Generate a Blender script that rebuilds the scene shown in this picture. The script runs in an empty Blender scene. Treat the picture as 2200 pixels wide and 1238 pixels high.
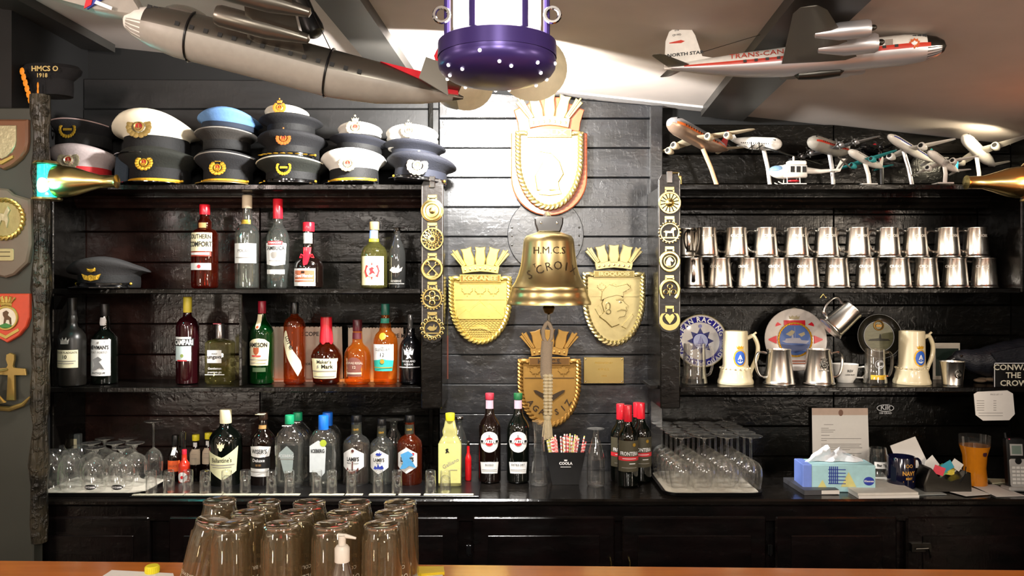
import bpy, math, random
from mathutils import Vector, Matrix, Euler
random.seed(7)
R_ = math.radians
PI = math.pi
sc = bpy.context.scene
COL = sc.collection

# ------------------------------------------------------------------ camera, world, lights, exposure
F, CX, CY, EZ = 1700.0, 1100.0, 619.0, 1.6
cam_d = bpy.data.cameras.new('camera'); cam = bpy.data.objects.new('camera', cam_d); COL.objects.link(cam)
cam.location = (0, 0, EZ); cam.rotation_euler = (R_(90), 0, 0)
cam_d.lens = F * 36 / 2200; cam_d.sensor_width = 36; cam_d.clip_start = 0.02
sc.camera = cam
sc.view_settings.view_transform = 'Standard'; sc.view_settings.look = 'None'
sc.view_settings.exposure = 0.0; sc.view_settings.gamma = 1.0; sc.view_settings.use_curve_mapping = False
sc.cycles.max_bounces = 14; sc.cycles.transmission_bounces = 12; sc.cycles.transparent_max_bounces = 40
sc.cycles.diffuse_bounces = 3; sc.cycles.glossy_bounces = 5
sc.cycles.use_denoising = True
sc.cycles.sample_clamp_indirect = 4.0
world = bpy.data.worlds.new('world'); sc.world = world; world.use_nodes = True
world.node_tree.nodes['Background'].inputs[0].default_value = (0.9, 0.8, 0.7, 1)
world.node_tree.nodes['Background'].inputs[1].default_value = 0.05

def lamp(kind, name, loc, energy, color, aim=None, **kw):
    d = bpy.data.lights.new(name, kind); d.energy = energy; d.color = color
    for k, v in kw.items(): setattr(d, k, v)
    o = bpy.data.objects.new(name, d); COL.objects.link(o); o.location = loc
    if aim is not None:
        o.rotation_euler = (Vector(aim) - Vector(loc)).to_track_quat('-Z', 'Y').to_euler()
    return o
# picture spot above the crest, aimed at the plank wall
lamp('SPOT', 'picture_spot', (-0.13, 2.30, 2.185), 165, (1.0, 0.98, 0.94), aim=(-0.16, 2.95, 2.06), spot_size=R_(150), spot_blend=0.12, shadow_soft_size=0.04)
lamp('SPOT', 'picture_spot', (0.06, 2.30, 2.235), 22, (1.0, 0.95, 0.86), aim=(0.04, 2.95, 2.14), spot_size=R_(150), spot_blend=0.12, shadow_soft_size=0.03)
# room lamps behind and beside the camera
lamp('POINT', 'wall_sconce', (-1.68, 1.9, 1.965), 3.2, (1.0, 0.80, 0.74), shadow_soft_size=0.035)
lamp('AREA', 'room_lamp', (-1.45, 0.95, 2.22), 8, (1.0, 0.80, 0.72), aim=(-1.2, 2.9, 1.6), shape='DISK', size=0.16)
lamp('AREA', 'room_lamp', (2.30, 0.60, 1.96), 15, (1.0, 0.84, 0.66), aim=(1.2, 2.9, 1.4), shape='DISK', size=0.14)
lamp('AREA', 'room_lamp', (0.10, -0.5, 2.22), 30, (1.0, 0.94, 0.85), aim=(0.0, 2.9, 1.3), shape='DISK', size=0.35)
lamp('AREA', 'room_lamp', (-1.30, -1.6, 2.35), 30, (1.0, 0.90, 0.80), aim=(-0.3, 2.9, 1.4), shape='DISK', size=0.4)
lamp('AREA', 'room_lamp', (1.50, -1.8, 2.08), 30, (1.0, 0.90, 0.80), aim=(0.3, 2.9, 1.4), shape='DISK', size=0.4)
lamp('POINT', 'room_fill', (-2.6, -1.5, 1.0), 75, (1.0, 0.88, 0.74), shadow_soft_size=0.15)  # unseen fill light added to brighten the ceiling and room walls
lamp('POINT', 'room_fill', (2.6, -1.2, 1.0), 75, (1.0, 0.88, 0.74), shadow_soft_size=0.15)  # second added fill, on the right, with no fixture
# small wall spot beyond the right end of the shelves, washing the ceiling
lamp('SPOT', 'corner_spot', (1.66, 2.74, 2.10), 2.2, (1.0, 0.86, 0.6), aim=(1.6, 2.95, 2.12), spot_size=R_(165), spot_blend=0.4, shadow_soft_size=0.02)

# ------------------------------------------------------------------ helpers
def X(px, Y): return (px - CX) * Y / F
def Z(py, Y): return EZ - (py - CY) * Y / F
def at(px, py, Y): return Vector((X(px, Y), Y, Z(py, Y)))
def ceil_z(x): return 2.344 - 0.109 * x

def lin(c):
    if isinstance(c, str): c = tuple(int(c[i:i+2], 16) for i in (0, 2, 4))
    r = []
    for v in c:
        v = v / 255.0
        r.append(v / 12.92 if v <= 0.04045 else ((v + 0.055) / 1.055) ** 2.4)
    return (r[0], r[1], r[2], 1.0)

MATS = {}
def mat(key, col='808080', rough=0.5, metal=0.0, trans=0.0, em=None, es=0.0, bump=0.0, bs=60.0, st=(1, 1, 1), var=0.12, coat=0.0, ior=1.45, spec=0.5):
    if key in MATS: return MATS[key]
    m = bpy.data.materials.new(key); m.use_nodes = True; MATS[key] = m
    nt = m.node_tree; b = nt.nodes['Principled BSDF']
    c = lin(col)
    tc = nt.nodes.new('ShaderNodeTexCoord'); mp = nt.nodes.new('ShaderNodeMapping'); nt.links.new(tc.outputs['Object'], mp.inputs[0])
    mp.inputs['Scale'].default_value = st
    nz = nt.nodes.new('ShaderNodeTexNoise'); nz.inputs['Scale'].default_value = bs; nz.inputs['Detail'].default_value = 3.0
    nt.links.new(mp.outputs[0], nz.inputs['Vector'])
    mx = nt.nodes.new('ShaderNodeMix'); mx.data_type = 'RGBA'
    mx.inputs['A'].default_value = tuple(v * (1 - var) for v in c[:3]) + (1,)
    mx.inputs['B'].default_value = tuple(min(1, v * (1 + var)) for v in c[:3]) + (1,)
    nt.links.new(nz.outputs['Fac'], mx.inputs['Factor']); nt.links.new(mx.outputs['Result'], b.inputs['Base Color'])
    b.inputs['Roughness'].default_value = rough; b.inputs['Metallic'].default_value = metal
    b.inputs['Transmission Weight'].default_value = trans; b.inputs['IOR'].default_value = ior
    b.inputs['Coat Weight'].default_value = coat; b.inputs['Coat Roughness'].default_value = 0.08
    b.inputs['Specular IOR Level'].default_value = spec
    if bump > 0:
        bp = nt.nodes.new('ShaderNodeBump'); bp.inputs['Strength'].default_value = bump; bp.inputs['Distance'].default_value = 0.004
        nt.links.new(nz.outputs['Fac'], bp.inputs['Height']); nt.links.new(bp.outputs[0], b.inputs['Normal'])
    if em:
        b.inputs['Emission Color'].default_value = lin(em); b.inputs['Emission Strength'].default_value = es
    return m

def thin_glass(key, tint='FFFFFF', base=0.06, edge=0.75, rough=0.03, pw=2.2, wob=0.0, dust=0.02, dcol=(0.8, 0.8, 0.76, 1)):
    # thin clear glass: see-through face-on, mirror-like towards its edges
    if key in MATS: return MATS[key]
    m = bpy.data.materials.new(key); m.use_nodes = True; MATS[key] = m
    nt = m.node_tree; nt.nodes.remove(nt.nodes['Principled BSDF']); out = nt.nodes['Material Output']
    lw = nt.nodes.new('ShaderNodeLayerWeight'); lw.inputs['Blend'].default_value = 0.5
    p = nt.nodes.new('ShaderNodeMath'); p.operation = 'POWER'; p.inputs[1].default_value = pw; nt.links.new(lw.outputs['Facing'], p.inputs[0])
    mr = nt.nodes.new('ShaderNodeMapRange'); mr.inputs['To Min'].default_value = base; mr.inputs['To Max'].default_value = edge
    nt.links.new(p.outputs[0], mr.inputs['Value'])
    t = nt.nodes.new('ShaderNodeBsdfTransparent'); t.inputs[0].default_value = lin(tint)
    g = nt.nodes.new('ShaderNodeBsdfGlossy'); g.inputs['Roughness'].default_value = rough; g.inputs[0].default_value = (0.95, 0.95, 0.93, 1)
    tc = nt.nodes.new('ShaderNodeTexCoord'); nz = nt.nodes.new('ShaderNodeTexNoise'); nz.inputs['Scale'].default_value = 25; nt.links.new(tc.outputs['Object'], nz.inputs['Vector'])
    bp = nt.nodes.new('ShaderNodeBump'); bp.inputs['Strength'].default_value = wob; bp.inputs['Distance'].default_value = 0.004
    nt.links.new(nz.outputs['Fac'], bp.inputs['Height']); nt.links.new(bp.outputs[0], g.inputs['Normal'])
    mx = nt.nodes.new('ShaderNodeMixShader'); nt.links.new(mr.outputs[0], mx.inputs[0])
    nt.links.new(t.outputs[0], mx.inputs[1]); nt.links.new(g.outputs[0], mx.inputs[2])
    df = nt.nodes.new('ShaderNodeBsdfDiffuse'); df.inputs[0].default_value = dcol; m2 = nt.nodes.new('ShaderNodeMixShader'); m2.inputs[0].default_value = dust
    nt.links.new(mx.outputs[0], m2.inputs[1]); nt.links.new(df.outputs[0], m2.inputs[2]); nt.links.new(m2.outputs[0], out.inputs['Surface'])
    return m

def black_wood(key, a, b, rough=0.22, bump=0.5, horiz=True, dist=0.005, spec=.5, coat=0.0):
    if key in MATS: return MATS[key]
    m = bpy.data.materials.new(key); m.use_nodes = True; MATS[key] = m
    nt = m.node_tree; bs = nt.nodes['Principled BSDF']
    tc = nt.nodes.new('ShaderNodeTexCoord'); oi = nt.nodes.new('ShaderNodeObjectInfo')
    va = nt.nodes.new('ShaderNodeVectorMath'); va.operation = 'ADD'; nt.links.new(tc.outputs['Object'], va.inputs[0])
    sc_ = nt.nodes.new('ShaderNodeVectorMath'); sc_.operation = 'SCALE'; sc_.inputs['Scale'].default_value = 3.0
    cb = nt.nodes.new('ShaderNodeCombineXYZ'); nt.links.new(oi.outputs['Random'], cb.inputs[0]); nt.links.new(oi.outputs['Random'], cb.inputs[1]); nt.links.new(cb.outputs[0], sc_.inputs[0])
    nt.links.new(sc_.outputs[0], va.inputs[1])
    def noise(scale, st, detail=4):
        mp = nt.nodes.new('ShaderNodeMapping'); mp.inputs['Scale'].default_value = st; nt.links.new(va.outputs[0], mp.inputs[0])
        n = nt.nodes.new('ShaderNodeTexNoise'); n.inputs['Scale'].default_value = scale; n.inputs['Detail'].default_value = detail
        nt.links.new(mp.outputs[0], n.inputs['Vector']); return n
    grain = noise(9, (0.6, 3, 3.2) if horiz else (6, 4, 0.5)); saw = noise(60, (3, 1, 0.25), 2) ; blot = noise(9, (1, 1, 1.6), 6)
    cr = nt.nodes.new('ShaderNodeValToRGB'); cr.color_ramp.elements[0].position = 0.35; cr.color_ramp.elements[1].position = 0.72
    cr.color_ramp.elements[0].color = lin(a); cr.color_ramp.elements[1].color = lin(b)
    nt.links.new(blot.outputs['Fac'], cr.inputs[0]); nt.links.new(cr.outputs[0], bs.inputs['Base Color'])
    ad = nt.nodes.new('ShaderNodeMath'); ad.operation = 'MULTIPLY_ADD'; nt.links.new(saw.outputs['Fac'], ad.inputs[0]); ad.inputs[1].default_value = 0.16; nt.links.new(grain.outputs['Fac'], ad.inputs[2])
    ad2 = nt.nodes.new('ShaderNodeMath'); ad2.operation = 'ADD'; nt.links.new(ad.outputs[0], ad2.inputs[0])
    fine = noise(48, (1, 1, 1), 5); rp = nt.nodes.new('ShaderNodeMapRange'); rp.inputs['From Min'].default_value = 0.5; rp.inputs['From Max'].default_value = 0.75; rp.inputs['To Max'].default_value = 0.8
    nt.links.new(fine.outputs['Fac'], rp.inputs['Value']); mm = nt.nodes.new('ShaderNodeMath'); mm.operation = 'MULTIPLY'; nt.links.new(rp.outputs[0], mm.inputs[0]); nt.links.new(blot.outputs['Fac'], mm.inputs[1])
    nt.links.new(mm.outputs[0], ad2.inputs[1])
    bp = nt.nodes.new('ShaderNodeBump'); bp.inputs['Strength'].default_value = bump; bp.inputs['Distance'].default_value = dist
    nt.links.new(ad2.outputs[0], bp.inputs['Height']); nt.links.new(bp.outputs[0], bs.inputs['Normal'])
    rr = nt.nodes.new('ShaderNodeMapRange'); rr.inputs['To Min'].default_value = max(0.05, rough - 0.1); rr.inputs['To Max'].default_value = rough + 0.16
    nt.links.new(grain.outputs['Fac'], rr.inputs['Value']); nt.links.new(rr.outputs[0], bs.inputs['Roughness']); bs.inputs['Specular IOR Level'].default_value = spec; bs.inputs['Coat Weight'].default_value = coat; bs.inputs['Coat Roughness'].default_value = 0.3
    return m

TEXT_CACHE = {}
def text_mesh(txt, bold=0.0, ext=0.0):
    k = (txt, bold, ext)
    if k not in TEXT_CACHE:
        c = bpy.data.curves.new('t', 'FONT'); c.body = txt; c.size = 1; c.align_x = 'CENTER'; c.align_y = 'CENTER'
        c.resolution_u = 2; c.offset = bold; c.extrude = ext
        o = bpy.data.objects.new('t', c); me = o.to_mesh()
        TEXT_CACHE[k] = ([tuple(v.co) for v in me.vertices], [tuple(p.vertices) for p in me.polygons])
        o.to_mesh_clear(); bpy.data.objects.remove(o); bpy.data.curves.remove(c)
    return TEXT_CACHE[k]

class G:
    """a bag of verts and faces that becomes ONE mesh object; local frame: x right, -y towards the viewer, z up"""
    def __init__(s): s.v = []; s.f = []
    def add(s, v, f, M=None):
        b = len(s.v)
        s.v += [tuple(M @ Vector(p)) for p in v] if M is not None else [tuple(p) for p in v]
        s.f += [tuple(b + i for i in q) for q in f]; return s
    def box(s, x0, x1, y0, y1, z0, z1, c=0.0, M=None):
        if c <= 0:
            v = [(x, y, z) for x in (x0, x1) for y in (y0, y1) for z in (z0, z1)]
            return s.add(v, [(0, 1, 3, 2), (4, 6, 7, 5), (0, 4, 5, 1), (2, 3, 7, 6), (0, 2, 6, 4), (1, 5, 7, 3)], M)
        # chamfered box
        v = []; idx = {}
        for i, x in enumerate((x0, x1)):
            for j, y in enumerate((y0, y1)):
                for k, z in enumerate((z0, z1)):
                    sx, sy, sz = (1, -1)[i] * c, (1, -1)[j] * c, (1, -1)[k] * c
                    for a, p in enumerate(((x, y + sy, z + sz), (x + sx, y, z + sz), (x + sx, y + sy, z))):
                        idx[(i, j, k, a)] = len(v); v.append(p)
        f = []
        for i in (0, 1): f.append([idx[(i, j, k, 0)] for j, k in ((0, 0), (1, 0), (1, 1), (0, 1))])
        for j in (0, 1): f.append([idx[(i, j, k, 1)] for i, k in ((0, 0), (1, 0), (1, 1), (0, 1))])
        for k in (0, 1): f.append([idx[(i, j, k, 2)] for i, j in ((0, 0), (1, 0), (1, 1), (0, 1))])
        for i in (0, 1):
            for j in (0, 1): f.append([idx[(i, j, 0, 0)], idx[(i, j, 0, 1)], idx[(i, j, 1, 1)], idx[(i, j, 1, 0)]])
            for k in (0, 1): f.append([idx[(i, 0, k, 0)], idx[(i, 0, k, 2)], idx[(i, 1, k, 2)], idx[(i, 1, k, 0)]])
        for j in (0, 1):
            for k in (0, 1): f.append([idx[(0, j, k, 1)], idx[(0, j, k, 2)], idx[(1, j, k, 2)], idx[(1, j, k, 1)]])
        for i in (0, 1):
            for j in (0, 1):
                for k in (0, 1): f.append([idx[(i, j, k, a)] for a in (0, 1, 2)])
        return s.add(v, f, M)
    def lathe(s, prof, n=28, M=None, sx=1.0, sy=1.0, sq=2.0, caps=True):
        v = []; f = []
        for r, z in prof:
            for i in range(n):
                a = 2 * PI * i / n + PI / n; ca, sa = math.cos(a), math.sin(a)
                k = 1.0 if sq == 2.0 else (abs(ca) ** sq + abs(sa) ** sq) ** (-1 / sq)
                v.append((r * ca * k * sx, r * sa * k * sy, z))
        m = len(prof)
        for j in range(m - 1):
            for i in range(n):
                a, b = j * n + i, j * n + (i + 1) % n
                f.append((a, b, b + n, a + n))
        if caps:
            if prof[0][0] > 1e-5: f.append(tuple(range(n - 1, -1, -1)))
            if prof[-1][0] > 1e-5: f.append(tuple((m - 1) * n + i for i in range(n)))
        return s.add(v, f, M)
    def prism(s, poly, y0, y1, M=None, inset=0.0):
        """poly of (x,z); front face at y0 (towards viewer); inset makes a chamfered front"""
        n = len(poly)
        ar = sum(poly[i][0] * poly[(i + 1) % n][1] - poly[(i + 1) % n][0] * poly[i][1] for i in range(n))
        if ar < 0: poly = poly[::-1]
        v = [(x, y0, z) for x, z in poly] + [(x, y1, z) for x, z in poly]
        f = [tuple(range(n)), tuple(range(2 * n - 1, n - 1, -1))]
        if inset > 0:
            cx = sum(p[0] for p in poly) / n; cz = sum(p[1] for p in poly) / n
            w = max(max(abs(p[0] - cx) for p in poly), 1e-6); h = max(max(abs(p[1] - cz) for p in poly), 1e-6)
            fx, fz = 1 - inset / w, 1 - inset / h
            v = [(cx + (x - cx) * fx, y0, cz + (z - cz) * fz) for x, z in poly] + [(x, y1, z) for x, z in poly] + [(x, y0 + min(inset, (y1 - y0) * 0.6), z) for x, z in poly]
            for i in range(n):
                j = (i + 1) % n; f.append((i, 2 * n + i, 2 * n + j, j)); f.append((2 * n + i, n + i, n + j, 2 * n + j))
        else:
            for i in range(n):
                j = (i + 1) % n; f.append((i, n + i, n + j, j))
        return s.add(v, f, M)
    def tube(s, pts, r, n=8, closed=False, M=None, flat=1.0, taper=None):
        pts = [Vector(p) for p in pts]; m = len(pts); v = []; f = []
        up = Vector((0, 1, 0.01)).normalized()
        for i, p in enumerate(pts):
            a = pts[(i - 1) % m] if (closed or i > 0) else p; b = pts[(i + 1) % m] if (closed or i < m - 1) else p
            t = (b - a); t = t.normalized() if t.length > 1e-9 else Vector((0, 0, 1))
            u = t.cross(up); u = u.normalized() if u.length > 1e-3 else t.orthogonal().normalized()
            w = u.cross(t).normalized(); rr = r * (taper[i] if taper else 1)
            for k in range(n):
                an = 2 * PI * k / n; v.append(p + u * math.cos(an) * rr + w * math.sin(an) * rr * flat)
        for i in range(m if closed else m - 1):
            for k in range(n):
                a, b = i * n + k, i * n + (k + 1) % n; c, d = ((i + 1) % m) * n + k, ((i + 1) % m) * n + (k + 1) % n
                f.append((a, b, d, c))
        if not closed: f.append(tuple(range(n - 1, -1, -1))); f.append(tuple((m - 1) * n + k for k in range(n)))
        return s.add(v, f, M)
    def ell(s, c, r, n=12, m=7, M=None):
        pr = [(max(math.sin(PI * i / m), 0), -math.cos(PI * i / m)) for i in range(m + 1)]
        MM = Matrix.Translation(c) @ Matrix.Diagonal((r[0], r[1], r[2], 1))
        if M is not None: MM = M @ MM
        return s.lathe([(max(a, 1e-4), b) for a, b in pr], n, MM)
    def torus(s, c, R, r, n=28, k=6, flat=1.0, M=None, a0=0, a1=2 * PI, sz=1.0):
        closed = abs(a1 - a0 - 2 * PI) < 1e-6; m = n if closed else n + 1
        pts = [(c[0] + R * math.cos(a0 + (a1 - a0) * i / n), c[1], c[2] + R * sz * math.sin(a0 + (a1 - a0) * i / n)) for i in range(m)]
        return s.tube(pts, r, k, closed, M, flat)
    def text(s, t, size, cx=0, cz=0, y=0, bold=0.0, ext=0.0, sx=1.0, rot=0.0, flip=False):
        v, f = text_mesh(t, bold, ext); c, sn = math.cos(rot), math.sin(rot); q = []
        for x, z, d in v:
            x *= size * sx; z *= size
            if flip: x, z = -x, -z
            q.append((cx + x * c - z * sn, y - d * size, cz + x * sn + z * c))
        return s.add(q, f)
    def arc_text(s, t, size, R, cx, cz, mid=PI / 2, y=0, bold=0.0, ext=0.0, step=0.72, inner=False):
        n = len(t); da = size * step / R
        for i, ch in enumerate(t):
            if ch == ' ': continue
            if inner: a = mid + (i - (n - 1) / 2) * da; s.text(ch, size, cx + R * math.cos(a), cz + R * math.sin(a), y, bold, ext, 1, a + PI / 2)
            else: a = mid - (i - (n - 1) / 2) * da; s.text(ch, size, cx + R * math.cos(a), cz + R * math.sin(a), y, bold, ext, 1, a - PI / 2)
        return s
    def patch(s, poly, y=0.0, t=0.0004, cols=14, rows=8):
        """vertically convex poly of (x,z) cut into columns so that it can be wrapped round a bottle"""
        x0 = min(p[0] for p in poly); x1 = max(p[0] for p in poly); n = len(poly); v = []; f = []
        xs = sorted(set([x0 + (x1 - x0) * (0.001 + 0.998 * i / cols) for i in range(cols + 1)]))
        for x in xs:
            zs = []
            for i in range(n):
                a, b = poly[i], poly[(i + 1) % n]
                if (a[0] - x) * (b[0] - x) <= 0 and abs(a[0] - b[0]) > 1e-9: zs.append(a[1] + (b[1] - a[1]) * (x - a[0]) / (b[0] - a[0]))
            if not zs: zs = [0, 0]
            a, b = min(zs), max(zs)
            v += [(x, y - t, a + (b - a) * j / rows) for j in range(rows + 1)]
            v += [(x, y, a), (x, y, b)]
        m = rows + 3
        for i in range(len(xs) - 1):
            a, b = m * i, m * i + m
            f += [(a + j, b + j, b + j + 1, a + j + 1) for j in range(rows)]
            f += [(a + rows + 1, b + rows + 1, b, a), (a + rows, b + rows, b + rows + 2, a + rows + 2)]
        return s.add(v, f)
    def wrap(s, Rf, sy=1.0):
        """bend the flat sheet round a vertical axis; Rf is a radius or a function of z"""
        q = []
        for x, y, z in s.v:
            R = Rf(z) if callable(Rf) else Rf
            a = x / R; q.append((math.sin(a) * (R - y), -math.cos(a) * (R - y) * sy, z))
        s.v = q; return s
    def xf(s, M): s.v = [tuple(M @ Vector(p)) for p in s.v]; return s
    def obj(s, name, m, parent=None, label=None, smooth=35, kind=None, loc=None, rot=None):
        me = bpy.data.meshes.new(name); me.from_pydata(s.v, [], s.f); me.validate()
        me.polygons.foreach_set('use_smooth', [True] * len(me.polygons)); me.set_sharp_from_angle(angle=R_(smooth))
        me.materials.append(m); o = bpy.data.objects.new(name, me); COL.objects.link(o)
        if parent: o.parent = parent
        if label: o['label'] = label
        if kind: o['kind'] = kind
        if loc is not None: o.location = loc
        if rot is not None: o.rotation_euler = rot
        return o

def tag(o, label, cat, group=None):
    o['label'] = label; o['category'] = cat
    if group: o['group'] = group
    return o
def T(name, label, cat, loc, group=None, rot=(0, 0, 0), scale=1.0):
    o = bpy.data.objects.new(name, None); COL.objects.link(o); o.empty_display_size = 0.05
    o.location = loc; o.rotation_euler = rot; o.scale = (scale,) * 3
    return tag(o, label, cat, group)
def dup(root, loc, label, rot=None, group=None, scale=None):
    def cp(o, par):
        c = o.copy(); COL.objects.link(c)
        if par: c.parent = par
        for ch in KIDS.get(o.name, []): cp(ch, c)
        return c
    KIDS.clear()
    for o in bpy.data.objects:
        if o.parent: KIDS.setdefault(o.parent.name, []).append(o)
    r = cp(root, None); r.location = loc; r['label'] = label
    if rot is not None: r.rotation_euler = rot
    if group: r['group'] = group
    if scale is not None: r.scale = (scale,) * 3
    return r
KIDS = {}
ORD = ['first', 'second', 'third', 'fourth', 'fifth', 'sixth', 'seventh', 'eighth', 'ninth', 'tenth', 'eleventh', 'twelfth', 'thirteenth', 'fourteenth', 'fifteenth']
def circ(cx, cz, r, n=28, rz=None): return [(cx + r * math.cos(2 * PI * i / n), cz + (rz or r) * math.sin(2 * PI * i / n)) for i in range(n)]
def rect(x0, x1, z0, z1): return [(x0, z0), (x1, z0), (x1, z1), (x0, z1)]
def rrect(x0, x1, z0, z1, r, n=5):
    p = []
    for cx, cz, a in ((x1 - r, z1 - r, 0), (x0 + r, z1 - r, 90), (x0 + r, z0 + r, 180), (x1 - r, z0 + r, 270)):
        p += [(cx + r * math.cos(R_(a + 90 * i / n)), cz + r * math.sin(R_(a + 90 * i / n))) for i in range(n + 1)]
    return p
def star(cx, cz, r0, r1, k, ph=PI / 2):
    return [(cx + (r0 if i % 2 == 0 else r1) * math.cos(ph + PI * i / k), cz + (r0 if i % 2 == 0 else r1) * math.sin(ph + PI * i / k)) for i in range(2 * k)]
LEAF = [(0, 1), (.17, .62), (.38, .74), (.33, .3), (.55, .5), (.62, .38), (.95, .42), (.82, .12), (.98, .02), (.52, -.36), (.58, -.55), (.06, -.48), (.05, -.95)]
LEAF = LEAF + [(-x, z) for x, z in LEAF[::-1][:-1]]
def leaf(cx, cz, s): return [(cx + x * s, cz + z * s) for x, z in LEAF]

# ------------------------------------------------------------------ materials
WOOD = black_wood('black_painted_plank', '050504', '0F0D0A', 0.2, .28, spec=.2)
WOODC = black_wood('black_gloss_plank', '0B0B0D', '1B1C20', 0.25, 0.36, spec=.6, coat=.9)
WOODR = black_wood('dark_red_plank', '170E0C', '2C1B17', 0.2, .3, spec=.4)
SHELF = black_wood('black_shelf', '070605', '12100E', 0.18, 0.3, spec=.26)
CAB = black_wood('black_cabinet', '060505', '120A0A', 0.22, 0.18)
POSTM = black_wood('rough_post', '16140F', '4A4334', 0.3, 1.0, False, 0.02)
CEIL = mat('plaster_ceiling', 'B9AFA8', 0.75, bump=0.08, bs=8)
CEIL2 = mat('grey_trim_paint', 'A09C9A', 0.6)
BEAM = mat('dark_beam', '2A2825', 0.45, bump=0.2, bs=10, st=(1, 0.2, 1))
BRASS = mat('brass', 'D6C280', 0.25, 1.0, bump=0.04, bs=20)
BRASSB = mat('bell_brass', 'DCC890', 0.30, 1.0, bump=0.02, bs=10)
GILT = mat('gilded_relief', 'C2AC62', 0.36, 0.85, bump=0.08, bs=40)
GILT2 = mat('pale_gilded_relief', 'B0A274', 0.36, 0.9, bump=0.12, bs=40)
BRONZE = mat('bronze_relief', '8C6A34', 0.45, 0.7, bump=0.12, bs=40)
DARKBR = mat('dark_bronze', '2A1C0C', 0.5, 0.3)
GOLDT = mat('gold_thread', 'E0A92C', 0.45, 0.45, bump=0.3, bs=120)
PEW = mat('pewter', 'F2EEE6', 0.24, 1.0, bump=0.02, bs=12, var=0.04)
CHROME = mat('chrome', 'DCDCDC', 0.12, 1.0, var=0.03)
STEEL = mat('dark_steel', '55534F', 0.3, 1.0)
ENGR = mat('engraving', 'F4F0E8', 0.6, 0.2)
WHITE = mat('white_paint', 'EDEBE6', 0.35)
CREAM = mat('cream_label', 'E6DDB8', 0.6, var=0.05)
PAPER = mat('white_paper', 'DEDAD4', 0.8, var=0.04)
PAPER2 = mat('warm_card', 'C9BFAE', 0.8, var=0.05)
LABELW = mat('white_label', 'DCDCDA', 0.5, var=0.04)
INK = mat('black_ink', '141414', 0.5)
GREYI = mat('grey_ink', '8A8680', 0.6)
REDI = mat('red_ink', 'C4232A', 0.45)
BLUEI = mat('blue_ink', '2A3C9A', 0.45)
WHITEI = mat('white_ink', 'EFEFEF', 0.5)
REDP = mat('red_gloss', 'D01F2E', 0.25, coat=0.5)
YELP = mat('yellow_plastic', 'E5D62C', 0.35)
GREENP = mat('green_cap', '1E9B6C', 0.35)
BLUEP = mat('blue_cap', '1C6FE0', 0.35)
BLKP = mat('black_plastic', '0C0C0D', 0.3)
LEATH = mat('black_leather', '17120F', 0.35, bump=0.25, bs=70)
BLKFELT = mat('black_felt', '141417', 0.85, bump=0.3, bs=200)
NAVY = mat('navy_felt', '12141E', 0.85, bump=0.3, bs=200)
NAVYL = mat('navy_band', '171A26', 0.8)
WHCAP = mat('white_cap_cloth', 'E8E0C8', 0.7, bump=0.05, bs=20)
PATENT = mat('patent_peak', '0A0A0B', 0.12, coat=1.0)
BAND = mat('black_mohair_band', '0B0B0C', 0.75, bump=0.3, bs=150)
CORK = mat('cork', 'A87A58', 0.8, bump=0.3, bs=90)
GLASS = thin_glass('clear_glass', base=.07, edge=.92, pw=2.0, wob=.2, dust=.012)
GLASSE = thin_glass('clear_thick_glass', base=0.09, edge=0.9, pw=1.8, wob=.3, dust=.01)
GLASSB = thin_glass('clear_bottle_glass', 'E4EAE6', base=0.09, edge=0.8, pw=2.0, wob=.15)
DKGLASS = mat('dark_green_glass', '070A07', 0.06, coat=0.4, spec=0.8)
DKBR = mat('dark_brown_glass', '100806', 0.06, coat=0.4, spec=0.8)
GRGLASS = thin_glass('green_glass', '2E8A48', base=.06, edge=.8, pw=2.2, wob=.2, dust=.12, dcol=lin('0A5A20'))
def spirit(key, tint, dc, dust=.08): return thin_glass(key, tint, base=.05, edge=.75, pw=2.4, wob=.3, dust=dust, dcol=lin(dc))
AMBER = spirit('amber_spirit', 'F4BE7A', 'D87820'); AMBERD = spirit('dark_amber_spirit', 'D08850', 'A8481C'); REDSP = spirit('red_amber_spirit', 'B45034', '7A2412')
BOURB = spirit('bourbon_spirit', 'A45C34', '6A2A10'); RUMG = spirit('gold_rum', 'B07A48', '8A5428'); RUMS = spirit('spiced_rum', '9A4426', '7A2E14', .2)
YELSP = mat('yellow_liqueur', 'C4C07C', 0.1, trans=0.35, coat=0.3)
PALESP = thin_glass('pale_yellow_spirit', 'F0EEC8', base=.06, edge=.8, pw=1.8, wob=.3, dust=.03, dcol=lin('C8C468'))
CLEARSP = thin_glass('clear_spirit', 'E8ECEA', base=.05, edge=.7, pw=1.8, wob=.3, dust=.02)
# ------------------------------------------------------------------ the setting
def struct(name, g, m, parent=None, **kw): return g.obj(name, m, parent, kind=None if parent else 'structure', **kw)
WY = 2.95
struct('floor', G().box(-3.6, 3.6, -3.2, 3.05, -0.1, 0.0), mat('floor_boards', '4A3828', 0.5, bump=0.2, bs=6, st=(1, 6, 1)))
cg = G(); cv = [(-3.7, -3.3), (3.7, -3.3), (3.7, 3.05), (-3.7, 3.05)]
cg.add([(x, y, ceil_z(x)) for x, y in cv] + [(x, y, ceil_z(x) + 0.06) for x, y in cv], [(0, 3, 2, 1)[::-1], (4, 5, 6, 7), (0, 1, 5, 4), (1, 2, 6, 5), (2, 3, 7, 6), (3, 0, 4, 7)])
struct('ceiling', cg, CEIL)
RW = mat('room_wall_paint', 'DCD4C8', 0.7, bump=0.1, bs=4)
struct('wall_right', G().box(1.86, 1.96, 1.9, 2.95, 0, 2.3), WOOD)
struct('wall_far_right', G().box(3.6, 3.7, -3.2, 3.0, 0, 2.1), RW)
struct('wall_far_left', G().box(-3.7, -3.6, -3.2, 3.0, 0, 2.9), RW)
struct('wall_front', G().box(-3.6, 3.6, -3.3, -3.2, 0, 2.9), RW)
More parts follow.
